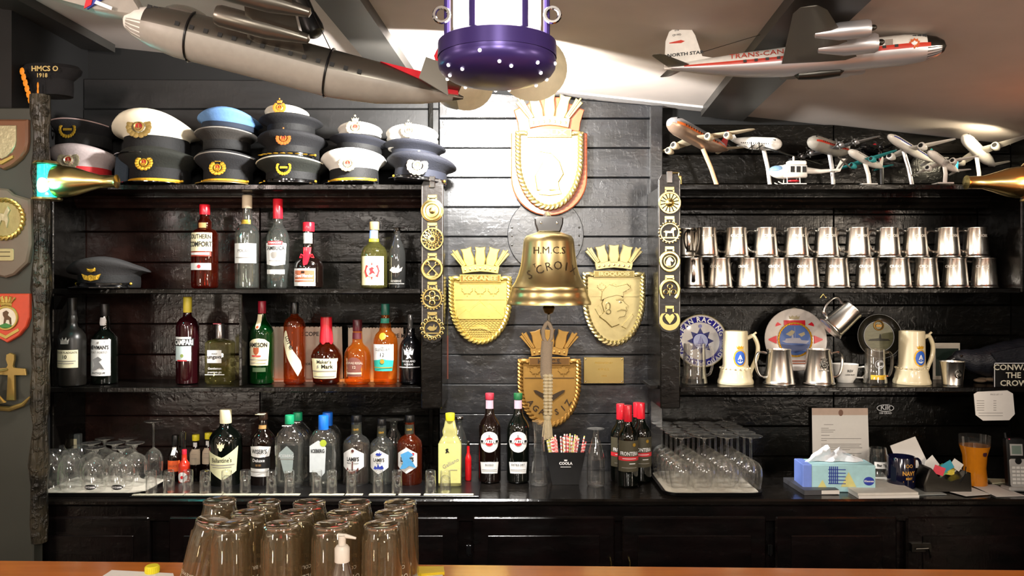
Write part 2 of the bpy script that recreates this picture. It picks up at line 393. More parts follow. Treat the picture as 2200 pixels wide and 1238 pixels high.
struct('wall_left', G().box(-3.6, -1.60, 2.53, 2.99, 0, 2.72), mat('wall_left_black', '0C0B0B', 0.6, bump=0.3, bs=12))
wb = struct('wall_back', G().box(-3.6, 3.6, 2.985, 3.05, 0, 2.7), mat('wall_backing', '050505', 0.8))
def planks(x0, x1, zs, m, far=0.0):
    for i in range(len(zs) - 1):
        a, b = zs[i] + 0.0012, zs[i + 1] - 0.0012
        t0, t1 = min(b, ceil_z(x0) - 0.004), min(b, ceil_z(x1) - 0.004)
        if min(t0, t1) <= a + 0.01: continue
        d = random.uniform(0, 0.0035); y = WY + d; c = 0.003
        v = [(x0 + .001, WY + .035, a), (x1 - .001, WY + .035, a), (x1 - .001, WY + .035, t1), (x0 + .001, WY + .035, t0),
             (x0 + .001, y + c, a), (x1 - .001, y + c, a), (x1 - .001, y + c, t1), (x0 + .001, y + c, t0),
             (x0 + c, y, a + c), (x1 - c, y, a + c), (x1 - c, y, t1 - c), (x0 + c, y, t0 - c)]
        f = [(8, 9, 10, 11)] + [(4 + k, 4 + (k + 1) % 4, 8 + (k + 1) % 4, 8 + k) for k in range(4)] + [(k, (k + 1) % 4, 4 + (k + 1) % 4, 4 + k) for k in range(4)] + [(3, 2, 1, 0)]
        g = G().add(v, f); o = g.obj('plank', m, wb)
def rows(first_py, pitch, lo=1000, hi=80):
    ys = []; y = first_py
    while y < lo: y += pitch
    while y > hi: ys.append(Z(y, WY)); y -= pitch
    return ys
rz_ = rows(498, 66); hi_ = [z for z in rz_ if z > 1.93]; lo_ = [z for z in rz_ if z < 2.0]
DKW = black_wood('dull_black_plank', '0A0A0A', '151414', 0.5, 0.12)
planks(-1.60, -0.94, lo_, WOODR); planks(-0.94, -0.272, lo_, WOOD); planks(-1.60, -0.272, hi_, DKW)
planks(-0.272, 0.52, rows(318, 63.5), WOODC)
planks(0.52, 1.2, rows(331, 65), WOOD); planks(1.2, 1.86, rows(331, 65), WOOD)
# upright battens that frame the middle field
struct('trim_1', G().box(X(1397, 2.92), X(1424, 2.92), 2.92, 2.95, 0.95, ceil_z(0.55) - 0.01, 0.003), WOODC)
struct('trim_2', G().box(X(921, 2.93), X(930, 2.93), 2.93, 2.95, 0.95, 2.33, 0.002), WOOD)
# painted board closing the corner between wall and ceiling
struct('trim_3', G().prism([(X(1000, 2.9), Z(178, 2.9)), (X(1545, 2.9), Z(192, 2.9)), (X(1545, 2.9), Z(236, 2.9)), (X(1130, 2.9), Z(190, 2.9))], 2.90, 2.945), CEIL2)
# ceiling beams
def beam(x_at, y_at, w, drop, slope=0.06):
    g = G(); v = []
    for y in (-3.2, 2.94):
        x = x_at + (y - y_at) * slope
        for xx in (x, x + w): v += [(xx, y, ceil_z(xx) - drop), (xx, y, ceil_z(xx) + 0.01)]
    g.add(v, [(0, 1, 3, 2), (4, 6, 7, 5), (0, 2, 6, 4), (1, 5, 7, 3), (0, 4, 5, 1), (2, 3, 7, 6)]); return g
struct('ceiling_beam', beam(-0.49, 2.68, 0.13, 0.035), BEAM)
struct('ceiling_beam', beam(0.70, 2.90, 0.155, 0.03), BEAM)
struct('ceiling_beam', beam(-1.62, 2.68, 0.13, 0.03), BEAM)
# left wall board with the plaques, and the gnarled post
struct('wall_left_board', G().box(-2.3, X(72, 2.48), 2.48, 2.53, 0, Z(232, 2.48), 0.003), mat('grey_green_board', '3A3B34', 0.6, bump=0.15, bs=8))
g = G(); pts = []; tp = []
for i in range(24):
    t = i / 23; pts.append((X(86 + 3 * math.sin(5 * t), 2.5), 2.50, Z(205 + t * 960, 2.5))); tp.append(1 + 0.12 * math.sin(i * 2.1) + 0.08 * math.cos(i * 1.3))
g.tube(pts, 0.027, 10, taper=tp)
o = g.obj('post', POSTM); tag(o, 'gnarled dark wooden post at the left end of the shelves', 'post'); 

# ------------------------------------------------------------------ shelving units
SY = 2.70      # front plane of the shelves
zt, zm, zl, CT = 1.955, 1.598, 1.262, 0.92
def shelf_g(x0, x1, z, th=0.018, y0=SY): return G().box(x0, x1, y0, WY - 0.001, z - th, z - .0007, 0.0025)
u = T('shelf_unit', 'black painted wooden shelf unit on the left, holding caps and bottles', 'shelves', (0, 0, 0))
xl0, xl1 = -1.592, X(905, SY)
shelf_g(xl0, xl1 + 0.02, zt, 0.02).obj('shelf', SHELF, u); shelf_g(xl0, xl1, zm).obj('shelf', SHELF, u); shelf_g(xl0, xl1, zl).obj('shelf', SHELF, u)
G().box(xl1, X(950, SY), SY - 0.006, WY - 0.001, Z(878, SY), Z(398, SY), 0.004).obj('side_panel', SHELF, u)
G().box(-1.60, -1.588, SY + 0.04, WY - 0.001, CT, zt, 0.003).obj('side_panel', SHELF, u)
G().box(X(513, 2.72), X(520, 2.72), 2.72, WY - 0.001, zl + .001, zm - 0.019, 0.002).obj('divider', SHELF, u)
g = G(); pr = [(0, 0), (0, -0.006), (0.006, -0.012), (0.010, -0.022), (0.02, -0.032), (0.024, -0.042), (0.024, 0)]
for i in range(len(pr) - 1): pass
n = len(pr); v = [(-1.587, 2.86 + a, zt - 0.021 + b) for a, b in pr] + [(xl1 - .001, 2.86 + a, zt - 0.021 + b) for a, b in pr]
g.add(v, [tuple(range(n)), tuple(range(2 * n - 1, n - 1, -1))] + [(i, n + i, n + (i + 1) % n, (i + 1) % n) for i in range(n)])
g.obj('moulding', WOODR, u, smooth=20)
for py in (636, 846):
    G().prism([(X(108, 2.7), Z(py, 2.7)), (X(128, 2.7), Z(py, 2.7)), (X(112, 2.7), Z(py + 30, 2.7)), (X(108, 2.7), Z(py + 30, 2.7))], 2.72, 2.76).obj('bracket', SHELF, u)
# right unit
v_ = T('shelf_unit', 'black painted wooden shelf unit on the right, holding tankards and plates', 'shelves', (0, 0, 0))
xr0, xr1 = X(1461, SY), 1.735
shelf_g(xr0 - 0.02, xr1, zt, 0.02).obj('shelf', SHELF, v_); shelf_g(xr0, xr1, zm + .002).obj('shelf', SHELF, v_); shelf_g(xr0, 1.86, zl).obj('shelf', SHELF, v_)
G().box(X(1418, SY), X(1461, SY), SY - 0.006, WY - 0.001, Z(878, SY), Z(398, SY), 0.004).obj('side_panel', SHELF, v_)
G().box(1.735, 1.775, SY - 0.004, WY - 0.001, zm - .015, zt + 0.02, 0.004).obj('side_panel', SHELF, v_)
g = G(); v = [(xr0 + .001, 2.86 + a, zt - 0.021 + b) for a, b in pr] + [(xr1 - .001, 2.86 + a, zt - 0.021 + b) for a, b in pr]
g.add(v, [tuple(range(n)), tuple(range(2 * n - 1, n - 1, -1))] + [(i, n + i, n + (i + 1) % n, (i + 1) % n) for i in range(n)])
g.obj('moulding', SHELF, v_, smooth=20)
G().box(X(1400, 2.7), X(1418, 2.7), 2.72, 2.9, Z(838, 2.7), Z(830, 2.7), 0.001).obj('bracket', SHELF, v_)

# ------------------------------------------------------------------ back counter and cupboards
CFY = 2.545
wt = G().box(-1.60, 1.86, CFY, WY - 0.001, CT - 0.022, CT - .0007, 0.006).obj('counter_top', black_wood('black_counter', '0C0B0A', '1A1613', 0.14, 0.22))
tag(wt, 'glossy black wooden counter top running below the shelves', 'counter')
cb = T('back_cupboard', 'long black panelled cupboard under the counter top', 'cupboard', (0, 0, 0))
G().box(-1.60, 1.86, CFY + 0.03, WY - 0.001, 0.0, CT - 0.023).obj('body', CAB, cb)
G().box(-1.60, 1.86, CFY + 0.012, CFY + 0.03, CT - 0.075, CT - 0.023, 0.003).obj('rail', CAB, cb)
doors = [(-80, 20), (25, 318), (360, 640), (650, 985), (1015, 1322), (1338, 1648), (1668, 1930), (1950, 2230)]
for i, (a, b) in enumerate(doors):
    x0, x1 = X(a, CFY), X(b, CFY); x0 = max(x0, -1.597); x1 = min(x1, 1.855)
    if x1 - x0 < 0.05: continue
    z1 = Z(1112, CFY)
    d = G().box(x0, x1, CFY + 0.006, CFY + 0.029, 0.06, z1, 0.0055).obj('door', CAB, cb)
    G().box(x0 + .05, x1 - .05, CFY + 0.002, CFY + 0.006, 0.1, z1 - .06, 0.0018).obj('panel', CAB, d)
    if i in (4, 5):
        hx = x1 - 0.016 if i == 4 else x0 + 0.02
        G().tube([(hx, CFY + .006, Z(1200, CFY)), (hx, CFY - .018, Z(1203, CFY)), (hx, CFY - .018, Z(1228, CFY)), (hx, CFY + .006, Z(1232, CFY))], 0.0028, 8).obj('handle', BRASS, d)
for px in (1007, 1655):
    g = G().box(X(px - 5, CFY), X(px + 5, CFY), CFY - .002, CFY + .006, Z(1192, CFY), Z(1172, CFY), .001)
    g.tube([(X(px, CFY), CFY - .003, Z(1194, CFY)), (X(px, CFY), CFY - .003, Z(1170, CFY))], .003, 8); g.obj('hinge', BLKP, cb)
g = G().box(X(1958, CFY), X(2000, CFY), CFY - .004, CFY + .006, Z(1186, CFY), Z(1168, CFY), .001)
g.tube([(X(1965, CFY), CFY - .008, Z(1178, CFY)), (X(1990, CFY), CFY - .012, Z(1176, CFY)), (X(1996, CFY), CFY - .01, Z(1196, CFY))], .003, 8)
g.obj('latch', STEEL, cb)

# ------------------------------------------------------------------ foreground bar
BZ = 1.04
ORW = mat('varnished_orange_wood', 'B5682A', 0.25, bump=0.15, bs=7, st=(0.6, 8, 1), var=0.3, coat=0.4)
g = G(); yl, yr = 1.656, 1.540
g.add([(-2.2, 0.75, BZ - .04), (2.2, 0.75, BZ - .04), (2.2, yr, BZ - .04), (-2.2, yl, BZ - .04), (-2.2, 0.75, BZ - .0007), (2.2, 0.75, BZ - .0007), (2.2, yr, BZ - .0007), (-2.2, yl, BZ - .0007)],
      [(3, 2, 1, 0), (4, 5, 6, 7), (0, 1, 5, 4), (1, 2, 6, 5), (2, 3, 7, 6), (3, 0, 4, 7)])
bar = T('bar_counter', 'varnished orange wooden bar in the foreground', 'bar', (0, 0, 0))
g.obj('bar_top', ORW, bar); G().box(-2.1, 2.1, 0.95, 1.15, 0, BZ - .041).obj('bar_front', CAB, bar)

# ------------------------------------------------------------------ lamps in view
# ship's lantern
L = 1.30; lx, rr = X(1068, L), 127 * L / F; zb, zu = 1.940, 2.0007
ln = T('ship_lantern', 'round dark violet metal ship lantern with glowing glass hanging above the bar', 'lamp', (lx, L, zb))
VIO = mat('violet_black_metal', '3E2F6C', 0.3, 0.4, bump=0.03, bs=5)
h = zu - zb
g = G(); g.lathe([(0.001, -.006), (rr * .5, -0.004), (rr * .8, 0.004), (rr * .93, 0.012), (rr * .985, 0.020), (rr, 0.030), (rr * .985, h * .65), (rr, h * .72), (rr * 1.005, h * .6), (rr, h * .98), (rr * 1.0, h), (rr * .93, h + .004), (rr * .82, h + .002), (rr * .8, h - .004), (.01, h - .004)], 48)
g.obj('base_drum', VIO, ln)
g = G()
for i in range(18):
    a = -PI / 2 + (i - 9) * 0.35 + (.06, -.05, .09)[i % 3]; zz, rk = ((0.0042, .81), (.0125, .935), (.0042, .81), (.0230, .99), (.0085, .88))[i % 5]
    M = Matrix.Translation((rr * rk * math.cos(a), rr * rk * math.sin(a), zz))
    G().ell((0, 0, 0), (.003, .003, .003), 10, 6, M).obj('vent_hole', mat('lamp_light_hole', 'FFF8F0', 0.5, em='FFF6F0', es=3), ln)
g = G(); g.lathe([(rr * .72, h + .002), (rr * .74, h + .03), (rr * .74, h + .14), (rr * .70, h + .165)], 40)
g.obj('glass_globe', mat('glowing_glass', 'FFFFFF', 0.4, em='FFF4EE', es=7.5), ln)
for i in range(6):
    a = -PI / 2 + (i - 2.45) * PI / 3; x, y = rr * .84 * math.cos(a), rr * .84 * math.sin(a)
    G().tube([(x, y, h), (x, y, h + .17)], .0055, 8).obj('guard_bar', VIO, ln)
g = G(); g.lathe([(rr * .95, h + .165), (rr, h + .175), (rr * .9, h + .21), (rr * .4, h + .26), (rr * .15, h + .28), (.01, h + .285)], 40); g.obj('top_cap', VIO, ln)
for s_ in (-1, 1):
    g = G(); g.torus((s_ * rr * .93, -.01, h + .045), .012, .0035, 16, 6); g.obj('side_ring', CHROME, ln)
g = G(); g.tube([(0, 0, h + .28), (0, 0, ceil_z(lx) - zb)], .004, 6); g.obj('chain', BLKP, ln)

# the picture spot fixture behind it
for sx_ in (-.20,):
    sp = T('picture_light', 'second cream spotlight on the ceiling, hidden left of its twin', 'lamp', (-.13, 2.30, 2.185)); M = Matrix.Rotation(R_(-97), 4, 'X')
    g = G(); g.lathe([(.001, -.077), (.028, -.075), (.045, -.07), (.062, -.045), (.075, -.016), (.077, -.015), (.055, -.048), (.030, -.060)], 32, M, caps=False); g.obj('shade', mat('cream_enamel', 'CFC4A6', 0.4), sp, smooth=60)
    G().tube([(0, -.072, .004), (0, -.078, .05), (0, -.078, ceil_z(-.13) - 2.185 - .001)], .008, 8).obj('stem', mat('cream_enamel'), sp)
sp = T('picture_light', 'cream metal spotlight on the ceiling behind the hanging lantern', 'lamp', (0.06, 2.30, 2.235))
M = Matrix.Rotation(R_(-97), 4, 'X')
g = G(); g.lathe([(.001, -.077), (.028, -.075), (.045, -.07), (.062, -.045), (.098, -.012), (.100, -.011), (.060, -.048), (.030, -.060)], 32, M, caps=False); g.obj('shade', mat('cream_enamel', 'CFC4A6', 0.4), sp, smooth=60)
G().tube([(0, -.072, .004), (0, -.078, .05), (0, -.078, ceil_z(.06) - 2.235 - .001)], .008, 8).obj('stem', mat('cream_enamel'), sp)

# teal ship lamp on the left, red one on the right
def side_lamp(name, label, px, py, Y, colr, emc, es, dirn):
    t = T(name, label, 'lamp', at(px, py, Y)); u_ = Y / F
    gl = mat(name + '_glass', colr, 0.15, em=emc, es=es)
    g = G(); pf = []
    for i in range(15):
        z = (-36 + i * 72 / 14) * u_; pf.append(((27 + (1.2 if i % 2 else -0.8) - 3 * abs(i - 7) / 7) * u_, z))
    g.lathe(pf, 28); g.obj('lens', thin_glass(name + '_lens_glass', colr, .12, .7, dust=.0), t)
    G().lathe([(19 * u_, -35 * u_), (19 * u_, 35 * u_)], 24).obj('diffuser', gl, t)
    G().ell((0, -8 * u_, -10 * u_), (15 * u_, 15 * u_, 24 * u_), 16, 10).obj('bulb', mat(name + '_bulb', 'FFFFFF', .5, em='F0FFFF' if dirn > 0 else 'FFC060', es=9), t)
    G().lathe([(29 * u_, -40 * u_), (30 * u_, -36 * u_)], 28).obj('base_ring', BRASS, t); g = G(); g.lathe([(29 * u_, 36 * u_), (24 * u_, 42 * u_), (8 * u_, 46 * u_)], 28); g.obj('cap_ring', BRASS, t)
    g = G(); M = Matrix.Rotation(R_(90) * dirn, 4, 'Y')
    g.lathe([(33 * u_, 20 * u_), (34 * u_, 40 * u_), (30 * u_, 62 * u_), (21 * u_, 90 * u_), (14 * u_, 115 * u_), (13 * u_, 145 * u_), (15 * u_, 150 * u_), (3 * u_, 152 * u_)], 28, M)
    g.obj('brass_horn', BRASS, t)
    return t
side_lamp('ship_side_lamp', 'brass ship lamp with glowing teal lens on the left post', 101, 390, 2.42, '9CF0EC', '08C8C0', .8, 1)
side_lamp('port_side_lamp', 'brass ship lamp with glowing red lens at the right edge', 2226, 392, 2.40, 'FF9070', 'FF2A08', 2.2, -1)
lamp('POINT', 'teal_glow', at(100, 405, 2.36), 1.8, (0.1, 1.0, 0.95), shadow_soft_size=0.02)
lamp('POINT', 'red_glow', at(2215, 385, 2.33), 0.6, (1.0, 0.2, 0.04), shadow_soft_size=0.03)
# ------------------------------------------------------------------ bottles
PR = {
 'whisky': [(.80, 0), (.97, .012), (1, .03), (1, .60), (.96, .645), (.82, .69), (.58, .735), (.40, .77), (.33, .82), (.31, .90), (.33, .905), (.33, .925), (.28, .93), (.28, .99)],
 'wine':   [(.80, 0), (.97, .012), (1, .03), (1, .60), (.95, .645), (.78, .69), (.52, .735), (.40, .78), (.37, .9), (.37, .99)],
 'tall':   [(.85, 0), (.98, .01), (1, .03), (1, .66), (.93, .70), (.70, .745), (.42, .77), (.36, .80), (.33, .90), (.33, .99)],
 'port':   [(.80, 0), (.97, .012), (1, .03), (1, .53), (.94, .58), (.70, .63), (.42, .67), (.36, .72), (.42, .75), (.35, .79), (.29, .9), (.29, .99)],
 'comfort':[(.80, 0), (.97, .015), (1, .04), (1, .62), (.96, .66), (.78, .695), (.50, .715), (.52, .76), (.50, .80), (.36, .83), (.34, .9), (.34, .99)],
 'clear':  [(.85, 0), (.98, .01), (1, .03), (1, .58), (.95, .62), (.80, .655), (.50, .69), (.42, .72), (.39, .85), (.36, .99)],
 'sambuca':[(.82, 0), (.94, .02), (.96, .20), (1, .5), (.98, .57), (.86, .63), (.60, .68), (.44, .71), (.40, .75), (.38, .86), (.38, .99)],
 'marnier':[(.75, 0), (.98, .02), (1, .05), (1, .32), (.95, .38), (.78, .44), (.48, .485), (.38, .53), (.34, .62), (.32, .75), (.34, .76), (.30, .99)],
 'tequila':[(.80, 0), (.98, .02), (1, .05), (.98, .50), (.93, .56), (.78, .62), (.52, .66), (.40, .70), (.36, .80), (.32, .9), (.32, .99)],
 'slim':   [(.85, 0), (1, .02), (1, .50), (.92, .62), (.70, .72), (.45, .80), (.36, .85), (.36, .93), (.42, .94), (.42, .99)],
 'square': [(.86, 0), (.92, .02), (1, .05), (1, .66), (.97, .69), (.85, .71), (.50, .73), (.34, .74), (.34, .99)],
 'makers': [(.70, 0), (.85, .02), (.90, .10), (1, .33), (.98, .42), (.85, .50), (.55, .57), (.38, .61), (.35, .65), (.33, .75), (.30, .99)],
 'chivas': [(.80, 0), (.98, .03), (1, .10), (1, .42), (.96, .49), (.80, .56), (.50, .61), (.40, .65), (.36, .78), (.34, .99)],
 'glen':   [(.82, 0), (.94, .02), (.97, .3), (1, .48), (.95, .56), (.78, .62), (.52, .66), (.46, .70), (.44, .74), (.34, .79), (.32, .99)],
 'lot':    [(.84, 0), (.98, .015), (1, .03), (1, .70), (.95, .75), (.80, .79), (.50, .82), (.38, .83), (.34, .86), (.34, .99)],
 'lamb':   [(.84, 0), (.97, .015), (1, .04), (1, .58), (.93, .63), (.70, .68), (.44, .71), (.40, .74), (.38, .85), (.36, .99)],
 'ice':    [(.90, 0), (1, .02), (1, .10), (.97, .3), (1, .62), (.96, .70), (.80, .76), (.50, .82), (.34, .86), (.34, .99)],
 'cordial':[(.85, 0), (.96, .015), (1, .04), (1, .42), (.96, .50), (.80, .62), (.58, .74), (.40, .84), (.34, .88), (.34, .99)],
 'galli':  [(.90, 0), (1, .02), (1, .55), (.96, .60), (.75, .66), (.60, .70), (.66, .76), (.52, .82), (.42, .90), (.42, .99)],
 'carafe': [(.90, 0), (1, .02), (.96, .08), (.96, .1), (.62, .60), (.58, .75), (.72, .92), (.80, 1.0)],
 'small':  [(.88, 0), (1, .03), (1, .50), (.94, .58), (.60, .66), (.45, .70), (.42, .99)],
}
def bottle(name, label, px, py0, zb, Y, wpx, prof, glass, cap=None, labels=(), texts=(), liquid=None, sy=1.0, sq=2.0, group=None, rz=0.0, cat='bottle', tilt=0, lvl=.55, n=30, extra=None):
    """cap=(mat, z0, rfrac[, z1]); labels=(mat, shape, *args in half-width / height fractions); texts=(string, cx, z, size in height fraction, mat, bold, arc)"""
    H = Z(py0, Y) - zb; R = wpx / 2 * Y / F
    t = T(name, label, cat, (X(px, Y), Y, zb), group, rot=(0, 0, rz))
    pf = PR[prof]
    def Rz(z):
        q = z / H
        for i in range(len(pf) - 1):
            if pf[i][1] <= q <= pf[i + 1][1]:
                k = (q - pf[i][1]) / max(pf[i + 1][1] - pf[i][1], 1e-6); return R * (pf[i][0] + k * (pf[i + 1][0] - pf[i][0]))
        return R
    cz0 = cap[1] if cap else 1.0
    body = [(r * R, z * H) for r, z in pf if z < cz0 - .001] + [(Rz(cz0 * H - 1e-6), cz0 * H)]
    g = G(); g.lathe(body, n, sy=sy, sq=sq); g.obj('bottle_body', glass, t, smooth=50)
    if liquid:
        lb = [(r * R * .93 - .0008, z * H + .004) for r, z in pf if z < lvl - .02] + [(Rz(lvl * H) * .93 - .0008, lvl * H)]
        G().lathe(lb, n, sy=sy * .98, sq=sq).obj('liquid', liquid, t, smooth=50)
    if cap:
        z1 = cap[3] if len(cap) > 3 else 1.0; cr = R * cap[2]
        G().lathe([(cr * .97, cz0 * H), (cr, cz0 * H + .002), (cr, z1 * H - .002), (cr * .94, z1 * H), (.0005, z1 * H)], 20).obj('cap', cap[0], t)
    k = 0
    flat = sq > 2.5
    lr = R * (sy if flat else 1)
    def put(g, e):
        if flat:
            g.v = [(x, y - R * sy - e, z) for x, y, z in g.v]
        else:
            zs = [p[2] for p in g.v]; zc = (min(zs) + max(zs)) / 2
            g.wrap(lambda z: max(Rz(z), R * .2) + e, sy)
        return g
    lo = []
    for lb in labels:
        m, sh = lb[0], lb[1]; a = lb[2:]
        if sh == 'r': poly = rect(a[0] * R, a[1] * R, a[2] * H, a[3] * H)
        elif sh == 'c': poly = circ(a[0] * R, a[1] * H, a[2] * R)
        elif sh == 'h':
            cx, cz, hw, hh = a[0] * R, a[1] * H, a[2] * R, a[3] * H; poly = [(cx, cz + hh), (cx + hw, cz + hh * .5), (cx + hw, cz - hh * .5), (cx, cz - hh), (cx - hw, cz - hh * .5), (cx - hw, cz + hh * .5)]
        else: poly = [(x * R, z * H) for x, z in a[0]]
        g = G().patch(poly, 0, .0004); e = .0003 + .0005 * k
        lo.append(put(g, e).obj('label', m, t)); k += 1
    for tx in texts:
        s, cx, cz, sz, m = tx[:5]; bold = tx[5] if len(tx) > 5 else .01; sxx = tx[6] if len(tx) > 6 else 1.0; rot = tx[7] if len(tx) > 7 else 0
        g = G()
        if s.startswith('~'):
            pl = [(x * sz * H + cx * R, z * sz * H + cz * H) for x, z in SHAPES[s[1:]]]
            if s[1:] in ('bar', 'wide', 'dot', 'shield', 'star'): g.patch(pl, 0, .0001, 12)
            else: g.prism(pl, -(sz * H * .5) ** 2 / R * .5 - .0001, -(sz * H * .5) ** 2 / R * .5)
        else: g.text(s, sz * H, cx * R, cz * H, 0, bold, 0, sxx, rot)
        k += .3; put(g, .0005 + .0005 * k).obj('lettering' if not s.startswith('~') else 'emblem', m, lo[0] if lo else t)
    if extra: extra(t, R, H, put)
    return t
SHAPES = {
 'star': star(0, 0, 1, .45, 8), 'dot': circ(0, 0, 1, 14), 'shield': [(-.8, 1), (.8, 1), (.8, -.1), (.5, -.7), (0, -1), (-.5, -.7), (-.8, -.1)],
 'bar': rect(-1, 1, -.12, .12), 'wide': rect(-1, 1, -.04, .04), 'crownlet': [(-1, .5), (-.6, 0), (-.4, .7), (0, .1), (.4, .7), (.6, 0), (1, .5), (.8, -.7), (-.8, -.7)],
 'anchor': [(-.08, .7), (.08, .7), (.08, -.6), (.5, -.45), (.75, -.1), (.85, -.5), (.4, -.85), (0, -1), (-.4, -.85), (-.85, -.5), (-.75, -.1), (-.5, -.45), (-.08, -.6)],
 'wave': [(-1, -.2), (-.7, .4), (-.3, .1), (-.1, .8), (.2, .2), (.7, .5), (1, -.1), (.4, -.5), (-.4, -.4)],
 'fish': [(-1, 0), (-.5, .5), (.1, .35), (.4, .9), (.5, .2), (1, .5), (.8, -.1), (.3, -.4), (-.4, -.4)],
 'swirl': [(-.8, -.9), (-.4, -.2), (-.7, .6), (.1, 1), (.6, .6), (.2, .3), (.5, -.1), (.9, -.8), (.2, -.5), (-.2, -.8)],
}
Y3, Y2, Y1 = 2.80, 2.80, 2.80
# top bottle shelf
bottle('liqueur_bottle', 'red-capped bottle of reddish liqueur with cream label on the upper left bottle shelf', 440, 440, zm, Y3, 55, 'comfort', REDSP, (REDP, .88, .40),
       [(CREAM, 'r', -1.0, .92, .44, .66), (mat('brick_label', 'A23420', .5), 'r', -.98, .85, .38, .435), (LABELW, 'r', -.98, .85, .22, .30), (mat('tan_foil', 'B98F5A', .4), 'r', -.3, .3, .72, .78)],
       [('SOUTHERN', -.05, .61, .075, INK, .01, .72), ('COMFORT', -.05, .52, .085, INK, .02, .75), ('~bar', -.05, .41, .12, LABELW), ('~dot', -.05, .26, .022, REDI)], group='bottles on the upper left shelf', extra=None)
bottle('vodka_bottle', 'tall clear bottle with plain white label and cream top on the upper left bottle shelf', 531, 420, zm, Y3, 50, 'clear', GLASSB, (mat('cream_capsule', 'CDBBA0', .5), .86, .42),
       [(LABELW, 'r', -1.15, 1.15, .27, .48), (mat('gold_band', 'B89A3C', .4, .5), 'r', -.45, .45, .69, .735)], [('POLAR', -.0, .40, .045, mat('pale_grey')), ('~wide', 0, .33, .10, GREYI)], CLEARSP, lvl=.68, group='bottles on the upper left shelf')
bottle('sambuca_bottle', 'clear bottle with shield-printed white label and red capsule', 597, 428, zm, Y3, 48, 'sambuca', GLASSB, (REDP, .78, .43),
       [(LABELW, 'p', [(-1.1, .50), (0, .52), (1.1, .50), (1.0, .27), (0, .25), (-1.0, .27)]), (LABELW, 'r', -.9, .9, .16, .21), (REDI, 'r', -.7, .7, .485, .525)], [('SAMBUCA', 0, .445, .062, INK, .01, .8), ('~shield', 0, .37, .035, GREYI), ('~wide', 0, .31, .07, GREYI), ('RAMAZZO', 0, .505, .03, WHITEI)], CLEARSP, lvl=.66, group='bottles on the upper left shelf')
def ribbon(t, R, H, put):
    g = G(); g.patch([(-.34 * R, .62 * H), (.3 * R, .62 * H), (.2 * R, .36 * H), (-.1 * R, .34 * H)]); put(g, .004).obj('ribbon', REDP, t)
    g = G()
    for s in (-1, 1): g.tube([(0, -.42 * R, .47 * H), (s * .4 * R, -.55 * R, .51 * H), (s * .5 * R, -.5 * R, .47 * H), (0, -.42 * R, .465 * H)], .003, 6, flat=.5)
    g.obj('ribbon_bow', REDP, t)
bottle('orange_liqueur_bottle', 'squat round-shouldered brown bottle with red ribbon and red capsule', 663, 478, zm, Y3, 62, 'marnier', DKBR, (REDP, .86, .40),
       [(LABELW, 'r', -.98, .72, .04, .30), (mat('copper_label', 'B5694A', .4), 'r', -.9, .65, .10, .27), (LABELW, 'r', -.36, .36, .68, .84)],
       [('Grand Marnier', -.13, .19, .062, WHITEI, .02, .8), ('~crownlet', -.13, .25, .03, DARKBR), ('~wide', -.13, .13, .15, WHITEI)], group='bottles on the upper left shelf', extra=ribbon)
bottle('tequila_bottle', 'clear bottle with cream label, red oval emblem and blue-yellow neck band', 804, 477, zm, Y3, 57, 'tequila', PALESP, (mat('wood_stopper', 'A38A5C', .6), .88, .36),
       [(mat('parchment_label', 'D8CFA4', .6), 'r', -.95, .95, .05, .48), (mat('sky_band', '7C9AD6', .4), 'r', -.36, .36, .75, .87), (YELP, 'r', -.42, .42, .70, .745)],
       [('~star', 0, .26, .135, REDI), ('~dot', 0, .26, .09, mat('parchment_label')), ('~swirl', 0, .26, .06, REDI)], group='bottles on the upper left shelf')
bottle('dark_slim_bottle', 'slim dark bottle with faint printed figure at the right end of the upper left shelf', 853, 490, zm, Y3, 36, 'slim', thin_glass('smoky_glass', '6A625A', .08, .7), None, [], [('~fish', 0, .30, .11, GREYI), ('RESERVE', 0, .12, .05, GREYI), ('~wide', 0, .08, .16, GREYI)], group='bottles on the upper left shelf')
# middle shelf
gm = 'bottles on the middle left shelf'
bottle('port_bottle', 'matt dark port bottle with cream label numbered 10, leftmost on the middle shelf', 155, 640, zl, 2.74, 55, 'port', mat('matt_dark_glass', '14120F', .35), (mat('black_wax', '151312', .4), .80, .34),
       [(mat('ivory_label', 'D9D1B0', .6), 'r', -1.05, .92, .215, .415)], [('TAYLOR FLADGATE', -.05, .385, .030, INK), ('10', -.05, .335, .06, INK), ('~wide', -.05, .29, .12, GREYI), ('~wide', -.05, .265, .1, GREYI), ('~crownlet', -.05, .52, .055, GREYI)], group=gm)
bottle('port_bottle', 'dark port bottle with tall white label and chained white neck tag', 225, 653, zl, Y2, 52, 'port', DKGLASS, (mat('black_wax'), .85, .36),
       [(LABELW, 'r', -1.02, .92, .11, .56), (LABELW, 'p', [(-.25, .83), (.22, .83), (.3, .79), (.2, .73), (-.2, .73), (-.3, .79)])], [("NEWMAN'S", -.05, .46, .065, INK, .03, .75), ('PORT  PORTO', -.05, .40, .035, GREYI), ('~dot', -.05, .52, .014, GREYI), ('~swirl', -.05, .26, .09, mat('pale_grey', 'B0AEA8', .6)), ('ANTIQUE', -.05, .145, .03, INK, .01, 1.4)], group=gm)
